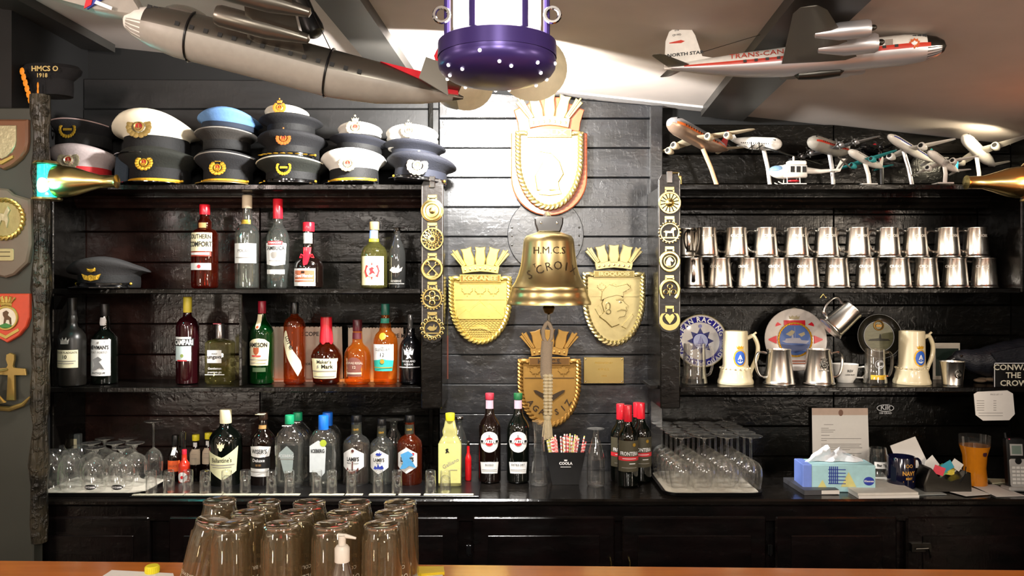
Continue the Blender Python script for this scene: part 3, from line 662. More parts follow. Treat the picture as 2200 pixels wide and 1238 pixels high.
bottle('aperitif_bottle', 'tall dark red aperitif bottle with pale blue label and yellow cap', 403, 638, zl, Y2, 47, 'tall', mat('dark_red_glass', '22060A', .06, coat=.4), (mat('dull_yellow_cap', 'CDBB3E', .4), .82, .38),
       [(mat('pale_blue_label', 'C8DADC', .5), 'r', -.95, .70, .27, .44), (INK, 'r', -1.0, .95, .44, .53), (LABELW, 'r', -.9, .7, .52, .545)], [('CAMPARI', -.02, .48, .082, WHITEI, .04, .68), ('~dot', -.1, .33, .02, mat('olive', '8A9A50', .6)), ('~bar', -.12, .275, .06, REDI)], group=gm)
bottle('gin_bottle', 'square clear bottle of pale yellow gin with small white label and silver cap', 473, 694, zl, Y2, 57, 'square', PALESP, (mat('silver_cap', 'B8B4B4', .25, .9), .745, .32, .985),
       [(LABELW, 'r', -.75, .32, .35, .56), (mat('red_ring', 'A03040', .4), 'r', -.3, .3, .985, .999)], [('ungava', -.2, .45, .085, INK, .02), ('ADLD', -.2, .50, .035, INK), ('Gentleman', -.18, .26, .05, WHITEI), ('premium gin', -.18, .20, .045, WHITEI), ('~wide', -.18, .16, .16, WHITEI)], group=gm, sy=.6, sq=8)
bottle('whiskey_bottle', 'green glass whiskey bottle with arched cream label and red capsule', 563, 647, zl, Y2, 50, 'whisky', GRGLASS, (mat('maroon_capsule', '8A1A2C', .3), .85, .34),
       [(CREAM, 'p', [(-1.15, .50), (-.5, .545), (0, .555), (.5, .545), (.95, .50), (.85, .23), (-1.05, .23)]), (mat('olive_label', '43583A', .5), 'r', -.55, .6, .155, .205), (CREAM, 'r', -.34, .10, .70, .84), (CREAM, 'c', -.12, .69, .2)],
       [('JAMESON', -.08, .475, .072, INK, .03, .8), ('~shield', -.2, .40, .045, mat('rust', '9A4B2A', .5)), ('~bar', -.2, .345, .06, REDI), ('~wide', -.05, .30, .12, GREYI), ('~wide', -.05, .26, .1, GREYI), ('~dot', -.12, .69, .018, mat('rust'))], group=gm)
def strap(t, R, H, put):
    g = G(); g.patch([(-.98 * R, .60 * H), (-.62 * R, .675 * H), (-.1 * R, .46 * H), (.95 * R, .26 * H), (.98 * R, .20 * H), (.55 * R, .10 * H), (-.4 * R, .32 * H), (-.99 * R, .52 * H)]); put(g, .0006).obj('label', mat('ivory_label'), t)
    g = G(); g.patch([(-.9 * R, .545 * H), (-.66 * R, .60 * H), (-.1 * R, .42 * H), (-.34 * R, .375 * H)]); 
    g = G(); g.text('LOT 40', .068 * H, -.30 * R, .51 * H, 0, .02, 0, .8, R_(-64)); put(g, .0026).obj('lettering', INK, t)
bottle('rye_bottle', 'tall amber rye bottle with a slanting cream strap label', 633, 650, zl, Y2, 46, 'lot', AMBERD, (BLKP, .86, .38), [], [], group=gm, extra=strap)
def wax(t, R, H, put):
    g = G(); pf = [(.30, .995), (.345, .99), (.36, .84), (.41, .70), (.42, .62)]
    v = G().lathe([(a * R * 1.06, b * H) for a, b in pf[::-1]] + [(.001, .998 * H)], 24)
    for i in range(24):   # drips
        x, y, z = v.v[i]; v.v[i] = (x, y, z - (.03 * H if i % 5 in (1, 2) else 0))
    v.obj('wax_seal', REDP, t)
bottle('bourbon_bottle', 'square-shouldered amber bourbon bottle with dripping red wax top', 701, 680, zl, Y2, 66, 'makers', BOURB, None,
       [(mat('cream_paper', 'E4DDB4', .6), 'p', [(-1.0, .385), (1.0, .385), (.92, .2), (.85, .09), (-.85, .09), (-.92, .2)])], [("Maker's", .02, .335, .072, INK, .02), ('Mark', .22, .265, .082, INK, .03), ('~swirl', -.38, .265, .025, GREYI), ('~wide', 0, .20, .2, GREYI), ('~wide', 0, .12, .17, GREYI)], group=gm, extra=wax, sy=.8)
bottle('scotch_bottle', 'rounded amber scotch bottle with silver crest label and maroon cap', 768, 687, zl, Y2, 56, 'chivas', AMBER, (mat('maroon_cap', '4A1820', .3), .82, .36),
       [(mat('silver_maroon_label', '6E4038', .45), 'c', -.1, .30, .62), (mat('silver_maroon_label'), 'r', -.65, .5, .13, .22), (mat('maroon_cap'), 'r', -.4, .4, .70, .80)],
       [('CHIVAS REGAL', -.08, .335, .05, mat('silver_print', 'C8B8A8', .4, .5), .02, .85), ('12', -.08, .27, .06, mat('silver_print'), .02), ('~bar', -.08, .18, .12, mat('silver_print'))], group=gm)
bottle('single_malt_bottle', 'amber single malt bottle with white and turquoise label and green cap', 828, 653, zl, Y2, 53, 'glen', AMBER, (mat('dark_teal_cap', '1C5A4C', .35), .86, .34),
       [(LABELW, 'r', -1.05, .85, .30, .50), (mat('turquoise_label', '2AA596', .5), 'p', [(-1.0, .30), (-.4, .31), (-.1, .325), (.2, .31), (.85, .30), (.8, .17), (-.9, .17)]), (mat('gold_seal', 'B0892A', .4, .3), 'c', -.1, .60, .28), (mat('green_neck', '2E8A74', .4), 'r', -.4, .4, .76, .82)],
       [('THE', -.12, .465, .03, INK), ('GLENLIVET', -.12, .435, .050, INK, .0, .8), ('12', -.12, .37, .065, INK), ('~dot', -.1, .29, .028, mat('gold_seal')), ('~wide', -.1, .215, .13, mat('gold_seal'))], group=gm)
bottle('black_spirit_bottle', 'opaque black bottle with silver knotwork print at the right end of the middle shelf', 882, 676, zl, Y2, 49, 'tequila', mat('opaque_black', '08080A', .08, coat=.5), (mat('clear_stopper', '5A5A5A', .1, .3), .80, .24),
       [], [('~crownlet', -.05, .48, .075, mat('silver_ink', 'B8B8BA', .4)), ('~swirl', -.05, .41, .05, mat('silver_ink')), ('HIGHLAND', -.05, .335, .04, mat('silver_ink')), ('RESERVE', -.05, .29, .036, mat('silver_ink')), ('~wide', -.05, .25, .18, mat('silver_ink'))], group=gm)
# perforated cards standing behind the bottles
def perf_card(name, label, x0, x1, y0, y1, Y, zb, words):
    t = T(name, label, 'card', (X(x0, Y), Y, zb)); w = (x1 - x0) * Y / F; h = Z(y0, Y) - zb
    p = [(0, 0), (w, 0), (w * .985, h)]; k = 17
    for i in range(k): a = w * .985 * (1 - (i + .5) / k); p += [(a + .0022, h), (a, h - .004), (a - .0022, h)]
    p.append((0, h)); g = G().prism(p, -.0008, .0008); g.obj('sheet', PAPER2, t)
    g = G()
    for s, x, z, q in words: g.text(s, q, x * w, z * h, -.0012, .02)
    g.obj('lettering', INK, t)
    G().prism(rect(-.01, w + .01, 0, .006), -.05, -.001).obj('lip', PAPER2, t)
perf_card('desk_calendar', 'perforated pale card lettered SCOPE behind the rye and bourbon bottles', 578, 737, 702, 828, 2.90, zl, [('SCOPE M', .60, .86, .021), ('HOROSCOPE', .6, .3, .012)])
perf_card('desk_calendar', 'perforated pale card behind the scotch and single malt bottles', 748, 868, 704, 828, 2.90, zl, [('PE M', .92, .84, .021)])

# counter bottles: gc = back row
zc = CT
def cy(py): return F * (EZ - CT) / (py - CY)     # depth of a foot print seen at that pixel row
gc = 'bottles on the left half of the counter'
bottle('cordial_bottle', 'clear bottle of bright green lime cordial at the left end of the counter', 54, 901, zc, 2.60, 52, 'cordial', GLASSB, (mat('straw_cap', 'C9B96A', .5), .93, .40), [(LABELW, 'c', 0, .26, .62), ],
       [('ROSES', 0, .345, .035, INK), ('LIME', 0, .26, .045, mat('leaf_ink', '2E7A2E', .5), .02), ('CORDIAL', 0, .225, .035, mat('leaf_ink')), ('~crownlet', 0, .31, .025, INK), ('~wide', 0, .16, .08, GREYI)], mat('green_cordial', '4CC23C', .15, trans=.2, em='4CC23C', es=0.0), lvl=.50)
bottle('sauce_bottle', 'small dark sauce bottle with orange label near the left counter glasses', 377, 935, zc, 2.80, 30, 'small', DKBR, (BLKP, .78, .5), [(mat('orange_label', 'E5602A', .5), 'r', -1, 1, .22, .46), (LABELW, 'r', -.3, .3, .58, .74)], [('SAUCE', 0, .34, .07, mat('rust'))], group=gc)
bottle('red_sauce_bottle', 'tiny clear bottle of red pepper sauce with pink cap', 396, 966, zc, 2.76, 24, 'small', mat('red_sauce', 'B8301E', .15), (mat('pink_cap', 'C8243C', .4), .86, .42), [(LABELW, 'c', 0, .2, .9)], [('~dot', 0, .2, .05, REDI)], group=gc)
for i, px in enumerate((421, 448)):
    bottle('bitters_bottle', ['bitters bottle with yellow cap and oversized paper label beside the sauce bottles', 'bitters bottle with yellow cap half hidden behind the big dark whisky bottle'][i], px, (934, 930)[i], zc, 2.86, 25, 'small', DKBR, (YELP, .86, .62), [(mat('paper_wrap', 'C8B8A0', .7), 'r', -1.1, 1.1, .30, .66), (LABELW, 'r', -.35, .35, .72, .82)], [('~wide', 0, .55, .07, GREYI), ('~wide', 0, .45, .07, GREYI)], group=gc)
bottle('plastic_tube', 'tall thin translucent tube leaning behind the sauce bottles', 394, 928, zc, 2.84, 16, 'carafe', thin_glass('milky_plastic', 'B8B8B4', .2, .6), group=gc, cat='tube')
bottle('scotch_whisky_bottle', 'large black whisky bottle with V-shaped cream label and cream cap', 485, 880, zc, 2.74, 68, 'whisky', DKGLASS, (CREAM, .82, .36),
       [(mat('sage_cream_label', 'D6D6AC', .6), 'p', [(-1.1, .48), (0, .395), (1.02, .535), (.95, .22), (0, .10), (-1.0, .235)])],
       [("Ballantine's", -.08, .36, .082, INK, .012, .75), ('~wide', -.05, .30, .17, GREYI), ('~wide', -.05, .27, .13, GREYI), ('~crownlet', -.1, .56, .05, CREAM), ('~shield', -.1, .51, .03, CREAM), (chr(95) * 3, -.08, .905, .05, INK)], group=gc, rz=R_(8))
bottle('canadian_whisky_bottle', 'dark whisky bottle with black label between two white labels', 566, 886, zc, 2.74, 53, 'whisky', DKBR, (mat('dark_stopper', '2A1A12', .3), .90, .36),
       [(LABELW, 'p', [(-1.0, .545), (0, .565), (.9, .545), (.85, .42), (0, .405), (-.95, .42)]), (LABELW, 'r', -.95, .75, .145, .255), (INK, 'r', -.97, .85, .26, .405), (mat('tan_band', 'A8804A', .5), 'r', -.34, .34, .78, .83), (CREAM, 'r', -.36, .36, .98, .999)],
       [("WISER'S", -.06, .485, .082, INK, .015, .78), ('Deluxe', -.1, .365, .062, WHITEI, .01), ('18 81', -.1, .30, .04, mat('tan_band')), ('~wide', -.1, .21, .14, GREYI)], group=gc)
for i, (px, py, Y) in enumerate(((622, 892, 2.70), (640, 886, 2.80))):
    bottle('clear_gin_bottle', ['clear moulded gin bottle with green cap, the front one of two', 'clear moulded gin bottle with green cap, the rear one of two'][i], px, py, zc, Y, 60, 'ice', GLASSE, (GREENP, .88, .32), [(LABELW, 'r', -.33, .33, .868, .88)] + ([(mat('frosted_label', '8E9A98', .4), 'p', [(-.55, .50), (0, .60), (.5, .50), (.4, .24), (-.2, .22)])] if i == 0 else []), [('ICEBERG', -.03, .46, .055, mat('white_ice', 'C8CCCC', .4)), ('~wide', 0, .42, .1, GREYI)] if i == 0 else [], CLEARSP if i == 0 else None, sy=.7, sq=3.0, group=gc, lvl=.6)
for i, (px, py, Y) in enumerate(((695, 893, 2.70), (704, 886, 2.80))):
    bottle('vodka_bottle', ['clear moulded vodka bottle with blue cap and white label, the front one of two', 'blue-capped clear vodka bottle standing directly behind its twin'][i], px, py, zc, Y, 58, 'ice', GLASSE, (BLUEP, .81, .37), [(mat('frost_white', 'C9D0D2', .4), 'p', [(-.85, .60), (-.2, .68), (.35, .58), (.3, .24), (-.02, .17), (-.35, .24), (-.85, .24)]), (mat('lime_spot', 'A8B83A', .5), 'c', .15, .64, .25)] if i == 0 else [], [('ICEBERG', -.25, .53, .068, INK, .03, .72)] if i == 0 else [], CLEARSP if i == 0 else None, sy=.7, sq=3.0, group=gc, lvl=.6)
def lamb(label, px, w, glass, liq, draw, words, lv, hexm=LABELW, py=892):
    return bottle('rum_bottle', label, px, py, zc, 2.74, w, 'lamb', glass, (BLKP, .90, .38), [(hexm, 'h', -.12, .38, .88, .185), (mat('dark_neck', '2C2C22', .4), 'r', -.42, .42, .74, .87)], draw + words + [('1849', 0, .80, .045, mat('gold_seal'), .01)], liq, group=gc, lvl=lv)
lamb('rum bottle with hexagonal white label showing a brown anchor', 766, 57, GLASSB, RUMG, [('~anchor', -.1, .30, .105, mat('anchor_brown', '5A3028', .5)), ('~dot', -.1, .52, .022, mat('anchor_brown'))], [("LAMB'S", -.1, .40, .078, INK, .03, .75), ('Palm Breeze', -.1, .345, .035, INK, .01)], .58)
lamb('clear white rum bottle with hexagonal label showing purple-blue figures', 820, 50, GLASSB, CLEARSP, [('~fish', -.1, .49, .05, BLUEI), ('~wave', -.1, .29, .08, BLUEI)], [("LAMB'S", -.1, .405, .075, INK, .02, .75), ('NAVY', -.1, .355, .03, INK)], .55, py=900)
lamb('reddish rum bottle with hexagonal label showing a light blue sea creature', 880, 53, RUMS, None, [('~swirl', -.05, .38, .14, mat('sea_blue', '4A94C8', .5)), ('~dot', .4, .47, .02, REDI)], [("LAMB'S", -.1, .39, .085, INK, .05, .75), ('~bar', -.1, .33, .08, mat('olive'))], .5)
bottle('small_clear_bottle', 'small clear empty bottle behind the white rum bottle', 846, 902, zc, 2.87, 44, 'slim', GLASSB, group=gc)
bottle('yellow_liqueur_bottle', 'flat-sided bottle of pale yellow liqueur with slanting script and yellow cap', 967, 888, zc, 2.72, 50, 'galli', YELSP, (YELP, .90, .40), [(mat('yellow_label', 'CFCC80', .5), 'r', -.95, .95, .06, .60)], [('Galliano', .1, .33, .075, GREYI, .0, 1, R_(28)), ('~swirl', -.2, .50, .035, INK), ('~wide', .1, .24, .09, GREYI)], group=gc, sq=5, sy=.6)
bottle('glass_jar', 'clear glass bottle with dark top behind the yellow liqueur', 987, 895, zc, 2.86, 34, 'slim', GLASSB, (CHROME, .95, .5), group=gc)
bottle('red_lighter_bottle', 'tiny clear bottle with red contents beside the yellow liqueur', 1006, 948, zc, 2.80, 14, 'small', mat('red_fill', 'C01A1E', .15), (CHROME, .88, .45), group=gc)
gc = 'bottles and carafes on the middle of the counter'
for i, (px, cm, gl) in enumerate(((1052, mat('vermouth_red_cap', 'A83040', .35), DKBR), (1113, mat('vermouth_green_cap', '1C5A34', .35), DKGLASS))):
    bottle('vermouth_bottle', ['dark vermouth bottle with red cap and round white label', 'dark green vermouth bottle with green cap and round white label'][i], px, 845, zc, 2.78, 48, 'wine', gl, (cm, .93, .40), [(LABELW, 'c', 0, .47, .92), (LABELW, 'p', [(-.9, .24), (0, .25), (.9, .24), (.85, .115), (0, .12), (-.85, .115)]), (mat('pinkish_band', 'C0A0B0', .4), 'r', -.38, .38, .83, .925)],
           [('~dot', 0, .475, .048, REDI), ('~bar', 0, .475, .108, INK), ('MARTINI', 0, .475, .052, WHITEI, .04, .72), ('~swirl', 0, .535, .018, GREYI), (['ROSSO', 'EXTRA DRY'][i], 0, .215, .03, INK), ('~wide', 0, .16, .09, GREYI)], group=gc)
bottle('water_carafe', 'clear glass carafe on the counter right of the vermouth bottles', 1158, 905, zc, 2.74, 38, 'carafe', GLASS, group=gc, cat='carafe')
bottle('glass_stopper_carafe', 'small clear carafe right of the drinking straws', 1280, 921, zc, 2.72, 38, 'cordial', GLASS, group=gc, cat='carafe')
for i, (px, py, Y) in enumerate(((1333, 868, 2.80), (1349, 871, 2.72), (1369, 865, 2.88), (1377, 866, 2.79))):
    bottle('wine_bottle', ['red-capsuled wine bottle on the left of the group of four', 'red-capsuled wine bottle at the front of the group of four', 'red-capsuled wine bottle at the very back of the group of four', 'red-capsuled wine bottle on the right of the group of four'][i], px, py, zc, Y, 44, 'wine', DKGLASS, (REDP, .80, .40),
           [(mat('olive_wine_label', '4A4534', .6), 'r', -1.25, 1.25, .20, .58), (mat('red_band', 'D03038', .5), 'r', -1.25, 1.25, .335, .385)], [('FRONTERA', 0, .42, .065, WHITEI, .02, .75), ('~wide', 0, .36, .09, WHITEI), ('~dot', .5, .53, .022, mat('gold_seal')), ('~bar', .3, .30, .04, WHITEI), ('~wide', 0, .25, .1, GREYI)], group='red-capsuled wine bottles on the counter')

# ------------------------------------------------------------------ pewter tankards
def handle(g, R, H, side=1, thick=.0045, out=.034):
    pts = [(side * R * .92, 0, H * .88), (side * (R + out * .6), 0, H * .93), (side * (R + out), 0, H * .80), (side * (R + out * .95), 0, H * .45), (side * (R + out * .6), 0, H * .22), (side * R * 1.0, 0, H * .20)]
    q = []
    for i in range(len(pts) - 1):
        for k in range(4): q.append(Vector(pts[i]).lerp(Vector(pts[i + 1]), k / 4))
    q.append(Vector(pts[-1]))
    for _ in range(3): q = [q[0]] + [(q[i - 1] + q[i] * 2 + q[i + 1]) / 4 for i in range(1, len(q) - 1)] + [q[-1]]
    g.tube(q, thick, 8, flat=1.5); return g
def tankard(name, label, loc, R, H, m=PEW, side=-1, rz=0, group=None, rot=None, badge=None, words='CROIX', top=.86):
    t = T(name, label, 'tankard', loc, group, rot=rot or (0, 0, rz))
    g = G(); g.lathe([(R * .98, 0), (R * 1.04, .002), (R * 1.04, .005), (R * .98, .008), (R * .965, H * .12), (R * top, H * .95), (R * (top + .03), H * .975), (R * (top + .03), H), (R * (top - .02), H), (R * (top - .05), H * .9), (R * .9, H * .08), (.001, H * .07)], 36)
    g.obj('cup_body', m, t, smooth=40)
    handle(G(), R * .93, H, side).obj('handle', m, t)
    if words:
        g = G(); g.text(words, .013, 0, H * .72, 0, .02, 0, 1.1)
        g.wrap(lambda z: R * (.965 - (.965 - top) * (z / H - .12) / .83) + .0006).obj('engraving', ENGR, t)
    if badge: badge(t, R, H)
    return t
yt = 2.83; k = yt / F
bx = [1488, 1547, 1609, 1672, 1734, 1799, 1865, 1929, 1990, 2053, 2114]
tx_ = [1480, 1516, 1581, 1644, 1710, 1775, 1842, 1907, 1967, 2034, 2095]
tk = None
z0 = zm + .002
for i, px in enumerate(bx):
    lb = 'pewter tankard in the bottom row on the right shelf, %s from the left' % ORD[i]
    if tk is None: tk = tankard('pewter_tankard', lb, (X(px, yt), yt, z0), 27 * k, 64 * k, rz=R_(80), side=-1, top=.80, group='pewter tankards stacked on the right shelf')
    else: dup(tk, (X(px, yt), yt + random.uniform(-.004, .004), z0), lb, (0, 0, R_(random.uniform(-12, 35) + 180 * (i > 3))) if False else (0, 0, R_(random.uniform(-60, -30) if i else 80)))
for i, px in enumerate(tx_):
    lb = 'pewter tankard in the top row on the right shelf, %s from the left' % ORD[i]
    dup(tk, (X(px, yt), yt + (.045 if i == 0 else random.uniform(-.004, .004)), z0 + 65 * k), lb, (0, 0, R_(random.uniform(-14, 10) if i else 85)))

# ------------------------------------------------------------------ lower right shelf
yb = 2.80; q = yb / F
# glass tankards
def glass_mug(label, px, wpx, py0, side, fill=None):
    H = Z(py0, yb) - zl; R = wpx / 2 * q
    t = T('glass_beer_mug', label, 'mug', (X(px, yb), yb, zl), 'glass mugs on the lower right shelf')
    g = G(); g.lathe([(R * .96, 0), (R * 1.02, .004), (R * .98, .018), (R * .9, H * .3), (R * .84, H), (R * .80, H), (R * .86, H * .3), (R * .85, .02), (.001, .016)], 28); g.obj('glass_body', GLASSE, t)
    handle(G(), R * .88, H, side, .0045, .026).obj('handle', GLASSE, t)
    if fill:
        g = G(); g.patch(rect(-R * .75, R * .75, H * .14, H * .27)); g.wrap(R * .93).obj('yellow_print', mat('mug_yellow', 'D9AE2A', .5), t)
        g = G(); g.torus((0, 0, H * .58), R * .38, .0012, 20, 4); g.text('C', .03, 0, H * .58, 0, .03); g.wrap(R * .93).obj('printed_crest', mat('silver_ink'), t)
    return t
glass_mug('plain clear glass beer mug in front of the blue-rimmed plate', 1492, 55, 738, 1)
glass_mug('clear glass beer mug with yellow stripe and silver crest left of the rear cream stein', 1880, 48, 750, 1, True)
G().lathe([(.010, 0), (.012, .001), (.0125, .030), (.0115, .036), (.001, .0365)], 16).obj('cork_stopper', CORK, None, loc=(X(1453, 2.77), 2.77, zl))
tag(bpy.data.objects['cork_stopper'], 'small reddish cork standing at the left end of the lower right shelf', 'cork')
# steins
STN = mat('stein_stoneware', 'D8CBA8', 0.3, coat=.4, var=.04)
def stein(label, px):
    H = Z(711, yb) - zl; R = 38 * q
    t = T('stoneware_stein', label, 'stein', (X(px, yb), yb, zl), 'cream stoneware steins')
    g = G(); g.lathe([(R * .98, 0), (R, .004), (R * .98, .012), (R * .92, .02), (R * .90, .03), (R * .84, .045), (R * .84, .05), (R * .82, .052), (R * .76, H * .30), (R * .75, H * .32), (R * .70, H * .36), (R * .68, H * .98), (R * .66, H), (R * .60, H), (R * .6, H * .3), (.001, H * .28)], 36); g.obj('mug_body', STN, t)
    pts = [(R * .66, 0, H * .86), (R * 1.0, 0, H * .92), (R * 1.18, 0, H * .97), (R * 1.15, 0, H * .84), (R * 1.30, 0, H * .70), (R * 1.22, 0, H * .50), (R * 1.0, 0, H * .34), (R * .82, 0, H * .20), (R * .86, 0, H * .12)]
    g = G(); g.tube(pts[1:3], .004, 8); qq = [Vector(pts[0]), Vector(pts[1])] + [Vector(p) for p in pts[3:]]; q2 = []
    for i in range(len(qq) - 1):
        for kk in range(4): q2.append(qq[i].lerp(qq[i + 1], kk / 4))
    q2.append(qq[-1])
    for _ in range(3): q2 = [q2[0]] + [(q2[i - 1] + q2[i] * 2 + q2[i + 1]) / 4 for i in range(1, len(q2) - 1)] + [q2[-1]]
    g.tube(q2, .0075, 10); g.obj('handle', STN, t)
    g = G(); zc_ = H * .50; 
    g.patch(circ(.004, zc_, .0235, rz=.030)); g.wrap(R * .72); cr_ = g.obj('crest_rim', GOLDT, t)
    g = G(); g.patch(circ(.004, zc_, .019, rz=.025)); g.wrap(R * .72 + .0007).obj('crest_field', mat('crest_blue', '2B5FC0', .4), t)
    g = G(); g.text('A', .024, .004, zc_ + .002, 0, .02); g.prism([(x * .011 + .004, z * .010 + zc_ - .008) for x, z in SHAPES['anchor']], -.0001, 0); g.wrap(R * .72 + .0020).obj('crest_device', WHITEI, t)
    g = G(); g.prism([(x * .013 + .004, z * .009 + zc_ + .038) for x, z in SHAPES['crownlet']], -.0006, 0); g.wrap(R * .72 + .0004).obj('crest_crown', GOLDT, t)
    g = G()
    for i in range(20): a = 2 * PI * i / 20; g.ell((R * .84 * math.cos(a), R * .84 * math.sin(a), .056), (.004, .004, .003), 6, 4)
    g.obj('bead_ring', STN, t)
    return t
s1 = stein('cream stoneware stein with blue crest right of the blue-rimmed plate', 1580)
dup(s1, (X(1959, yb), yb, zl), 'cream stoneware stein with blue crest beside the stuffed crow', rot=(0, 0, R_(6)))
# pewter on this shelf
def badge1(t, R, H):
    g = G(); g.prism(star(0, H * .58, .017, .012, 8), -.003, 0, inset=.001); g.torus((0, -.004, H * .58), .009, .0015, 16, 5); g.ell((0, -.004, H * .58), (.004, .003, .004), 8, 5); g.prism([(x * .010, z * .006 + H * .58 + .019) for x, z in SHAPES['crownlet']], -.003, 0); g.prism(rect(-.017, .017, H * .58 - .022, H * .58 - .017), -.002, 0)
    g.wrap(R * .91).obj('badge', STEEL, t)
tankard('pewter_beer_tankard', 'plain pewter tankard with left-hand handle between cream stein and ship plate', (X(1674, 2.78), 2.78, zl), 32 * q, 75 * q, side=-1, words=None, top=.74)
tankard('pewter_badge_tankard', 'pewter tankard with raised round badge below the ship plate', (X(1759, 2.78), 2.78, zl), 32 * q, 75 * q, side=1, words=None, badge=badge1, top=.76)
hp = at(1788, 722, 2.74)
tankard('hanging_tankard', 'pewter tankard hanging tilted from the shelf edge above the ship plate', at(1783, 708, 2.74), 27 * q, 64 * q, side=-1, words=None, rot=(0, R_(0), 0), badge=None, top=.84)
ht = bpy.data.objects['hanging_tankard']
# axis runs from its foot (lower right) to its rim (upper left) with the handle on the upper left side
ht.rotation_euler = (0, R_(48), 0)
G().tube([at(1762, 640, 2.78) , at(1768, 632, 2.78), at(1775, 640, 2.78)], .0022, 6).obj('hook', BRASS); tag(bpy.data.objects['hook'], 'small brass cup hook under the upper right shelf', 'hook')
# tea cup
t = T('white_cup', 'small white cup with printed lettering beside the badge tankard', 'cup', (X(1816, 2.84), 2.84, zl)); R = 27 * q; H = 40 * q
g = G(); g.lathe([(R * .6, 0), (R * .62, .004), (R * .85, .02), (R, H), (R * .95, H), (R * .8, .02), (.001, .01)], 28); g.obj('cup_body', WHITE, t)
g = G(); g.tube([(R * .95, 0, H * .8), (R * 1.6, 0, H * .85), (R * 1.75, 0, H * .55), (R * 1.4, 0, H * .25), (R * .85, 0, H * .25)], .003, 8); g.obj('handle', WHITE, t)
g = G(); g.text('REV', .012, 0, H * .66, 0, .03); g.text('LOGIC BLUE', .006, 0, H * .46, 0, .03); g.wrap(R * .93 + .001).obj('lettering', INK, t)
# pewter beaker
t = T('pewter_beaker', 'small pewter beaker with a coiled emblem below the crow', 'beaker', (X(2046, 2.76), 2.76, zl)); R = 25 * q; H = 50 * q
g = G(); g.lathe([(R * .78, 0), (R * .8, .003), (R * .78, .006), (R * .98, H * .97), (R * 1.02, H), (R * .95, H), (R * .76, .01), (.001, .008)], 32); g.obj('cup_body', PEW, t)
g = G(); g.torus((0, 0, H * .5), .010, .002, 18, 5, sz=1.4); g.tube([(-.004, 0, H * .62), (.003, 0, H * .55), (-.003, 0, H * .45), (.004, 0, H * .38)], .002, 5); g.wrap(R * .9).obj('emblem', STEEL, t)
# plates
def plate(name, label, px, py, rpx, Y=2.88):
    t = T(name, label, 'plate', at(px, py, Y), rot=(R_(-6), 0, 0)); return t, rpx * Y / F
PM = Matrix.Rotation(R_(90), 4, 'X')
def pdisc(R, m, t, name='plate_body', rim=None):
    g = G(); g.lathe([(.001, -.004), (R * .7, -.004), (R * .98, .006), (R, .008), (R * .985, .010), (R * .70, .0), (.001, .0)], 48, PM); return g.obj(name, m, t)
# (local: the dish faces -y)
t, R = plate('ocean_racing_plate', 'white plate with dark blue rim lettered OCEAN RACING', 1505, 733, 57)
pdisc(R, mat('grey_white_china', 'CFCBC8', .25, coat=.4), t)
g = G(); 
def ring(R0, R1, y, n=48):
    g = G(); v = []
    for i in range(n):
        a = 2 * PI * i / n
        for r, yy in ((R0, y), (R1, y - (R1 - R0) * .30)): v.append((r * math.cos(a), yy, r * math.sin(a)))
    return g.add(v, [(2 * i, 2 * i + 1, 2 * ((i + 1) % n) + 1, 2 * ((i + 1) % n)) for i in range(n)])
ring(R * .71, R * .96, -.0016).obj('blue_rim', mat('deep_blue', '1E1E8C', .25, coat=.5), t)
g = G(); g.torus((0, -.0105, 0), R * .985, .0012, 48, 4); g.obj('gold_edge', mat('gold_paint', 'BFAE6A', .4, .5), t)
g = G(); g.arc_text('OCEAN', .024, R * .80, 0, 0, R_(148), -.009, .03, step=.85); g.arc_text('RACING', .024, R * .80, 0, 0, R_(58), -.009, .03, step=.85); g.arc_text('NAVAL', .022, R * .87, 0, 0, R_(205), -.010, .03, step=.85, inner=True); g.arc_text('NORTH', .020, R * .87, 0, 0, R_(245), -.010, .02, step=.85, inner=True); g.arc_text('SQUADRON', .020, R * .87, 0, 0, R_(318), -.010, .02, step=.85, inner=True)
g.obj('lettering', WHITEI, t)
g = G(); g.prism(star(0, 0, R * .50, R * .30, 8), -.0014, 0); g.obj('compass_star', mat('star_blue', '1A1E6A', .5), t)
g = G(); g.prism(circ(0, 0, R * .30), -.0020, 0); g.obj('star_centre', mat('pale_blue', 'A0A8D0', .3), t)
g = G(); g.prism([(-.012, -.012), (.002, .022), (.002, -.012)], -.0026, 0); g.prism([(.004, -.012), (.004, .014), (.016, -.012)], -.0026, 0); g.prism(rect(-.018, .018, -.018, -.014), -.0026, 0); g.torus((0, -.002, 0), R * .29, .0015, 30, 4); g.prism(circ(0, R * .56, R * .07, 12), -.0026, 0); g.obj('sail_emblem', mat('deep_blue'), t)
t, R = plate('ship_plate', 'white plate picturing a grey ship in a rope ring with red diamonds', 1708, 730, 67)
pdisc(R, mat('warm_china', 'CBC3BC', .25, coat=.4), t)
for s in (-1, 1):
    G().prism([(s * R * .60, -R * .13), (s * R * .92, 0), (s * R * .60, R * .13)], -.006, 0).obj('red_diamond', REDP, t)
    G().prism([(s * R * .42, R * .48), (s * R * .60, R * .60), (s * R * .62, R * .42)], -.003, 0).obj('red_corner', REDP, t)
G().prism(rect(-R * .34, R * .34, R * .46, R * .62), -.003, 0).obj('red_banner', REDP, t)
g = G(); g.prism(circ(0, 0, R * .50), -.0018, 0); g.obj('sky_disc', mat('sea_sky_blue', '3E5E9E', .35), t)
g = G(); g.prism([(-R * .44, -.005), (-R * .3, -.012), (R * .35, -.015), (R * .45, -.004), (R * .2, -.002), (R * .15, .006), (-R * .05, .006), (-R * .06, .018), (-R * .1, .018), (-R * .12, .006), (-R * .3, .004), (-R * .32, -.003)], -.003, 0); g.prism(rect(-.0006, .0006, 0, R * .42), -.003, 0); g.obj('ship_picture', mat('ship_grey', 'A4A2AE', .5), t)
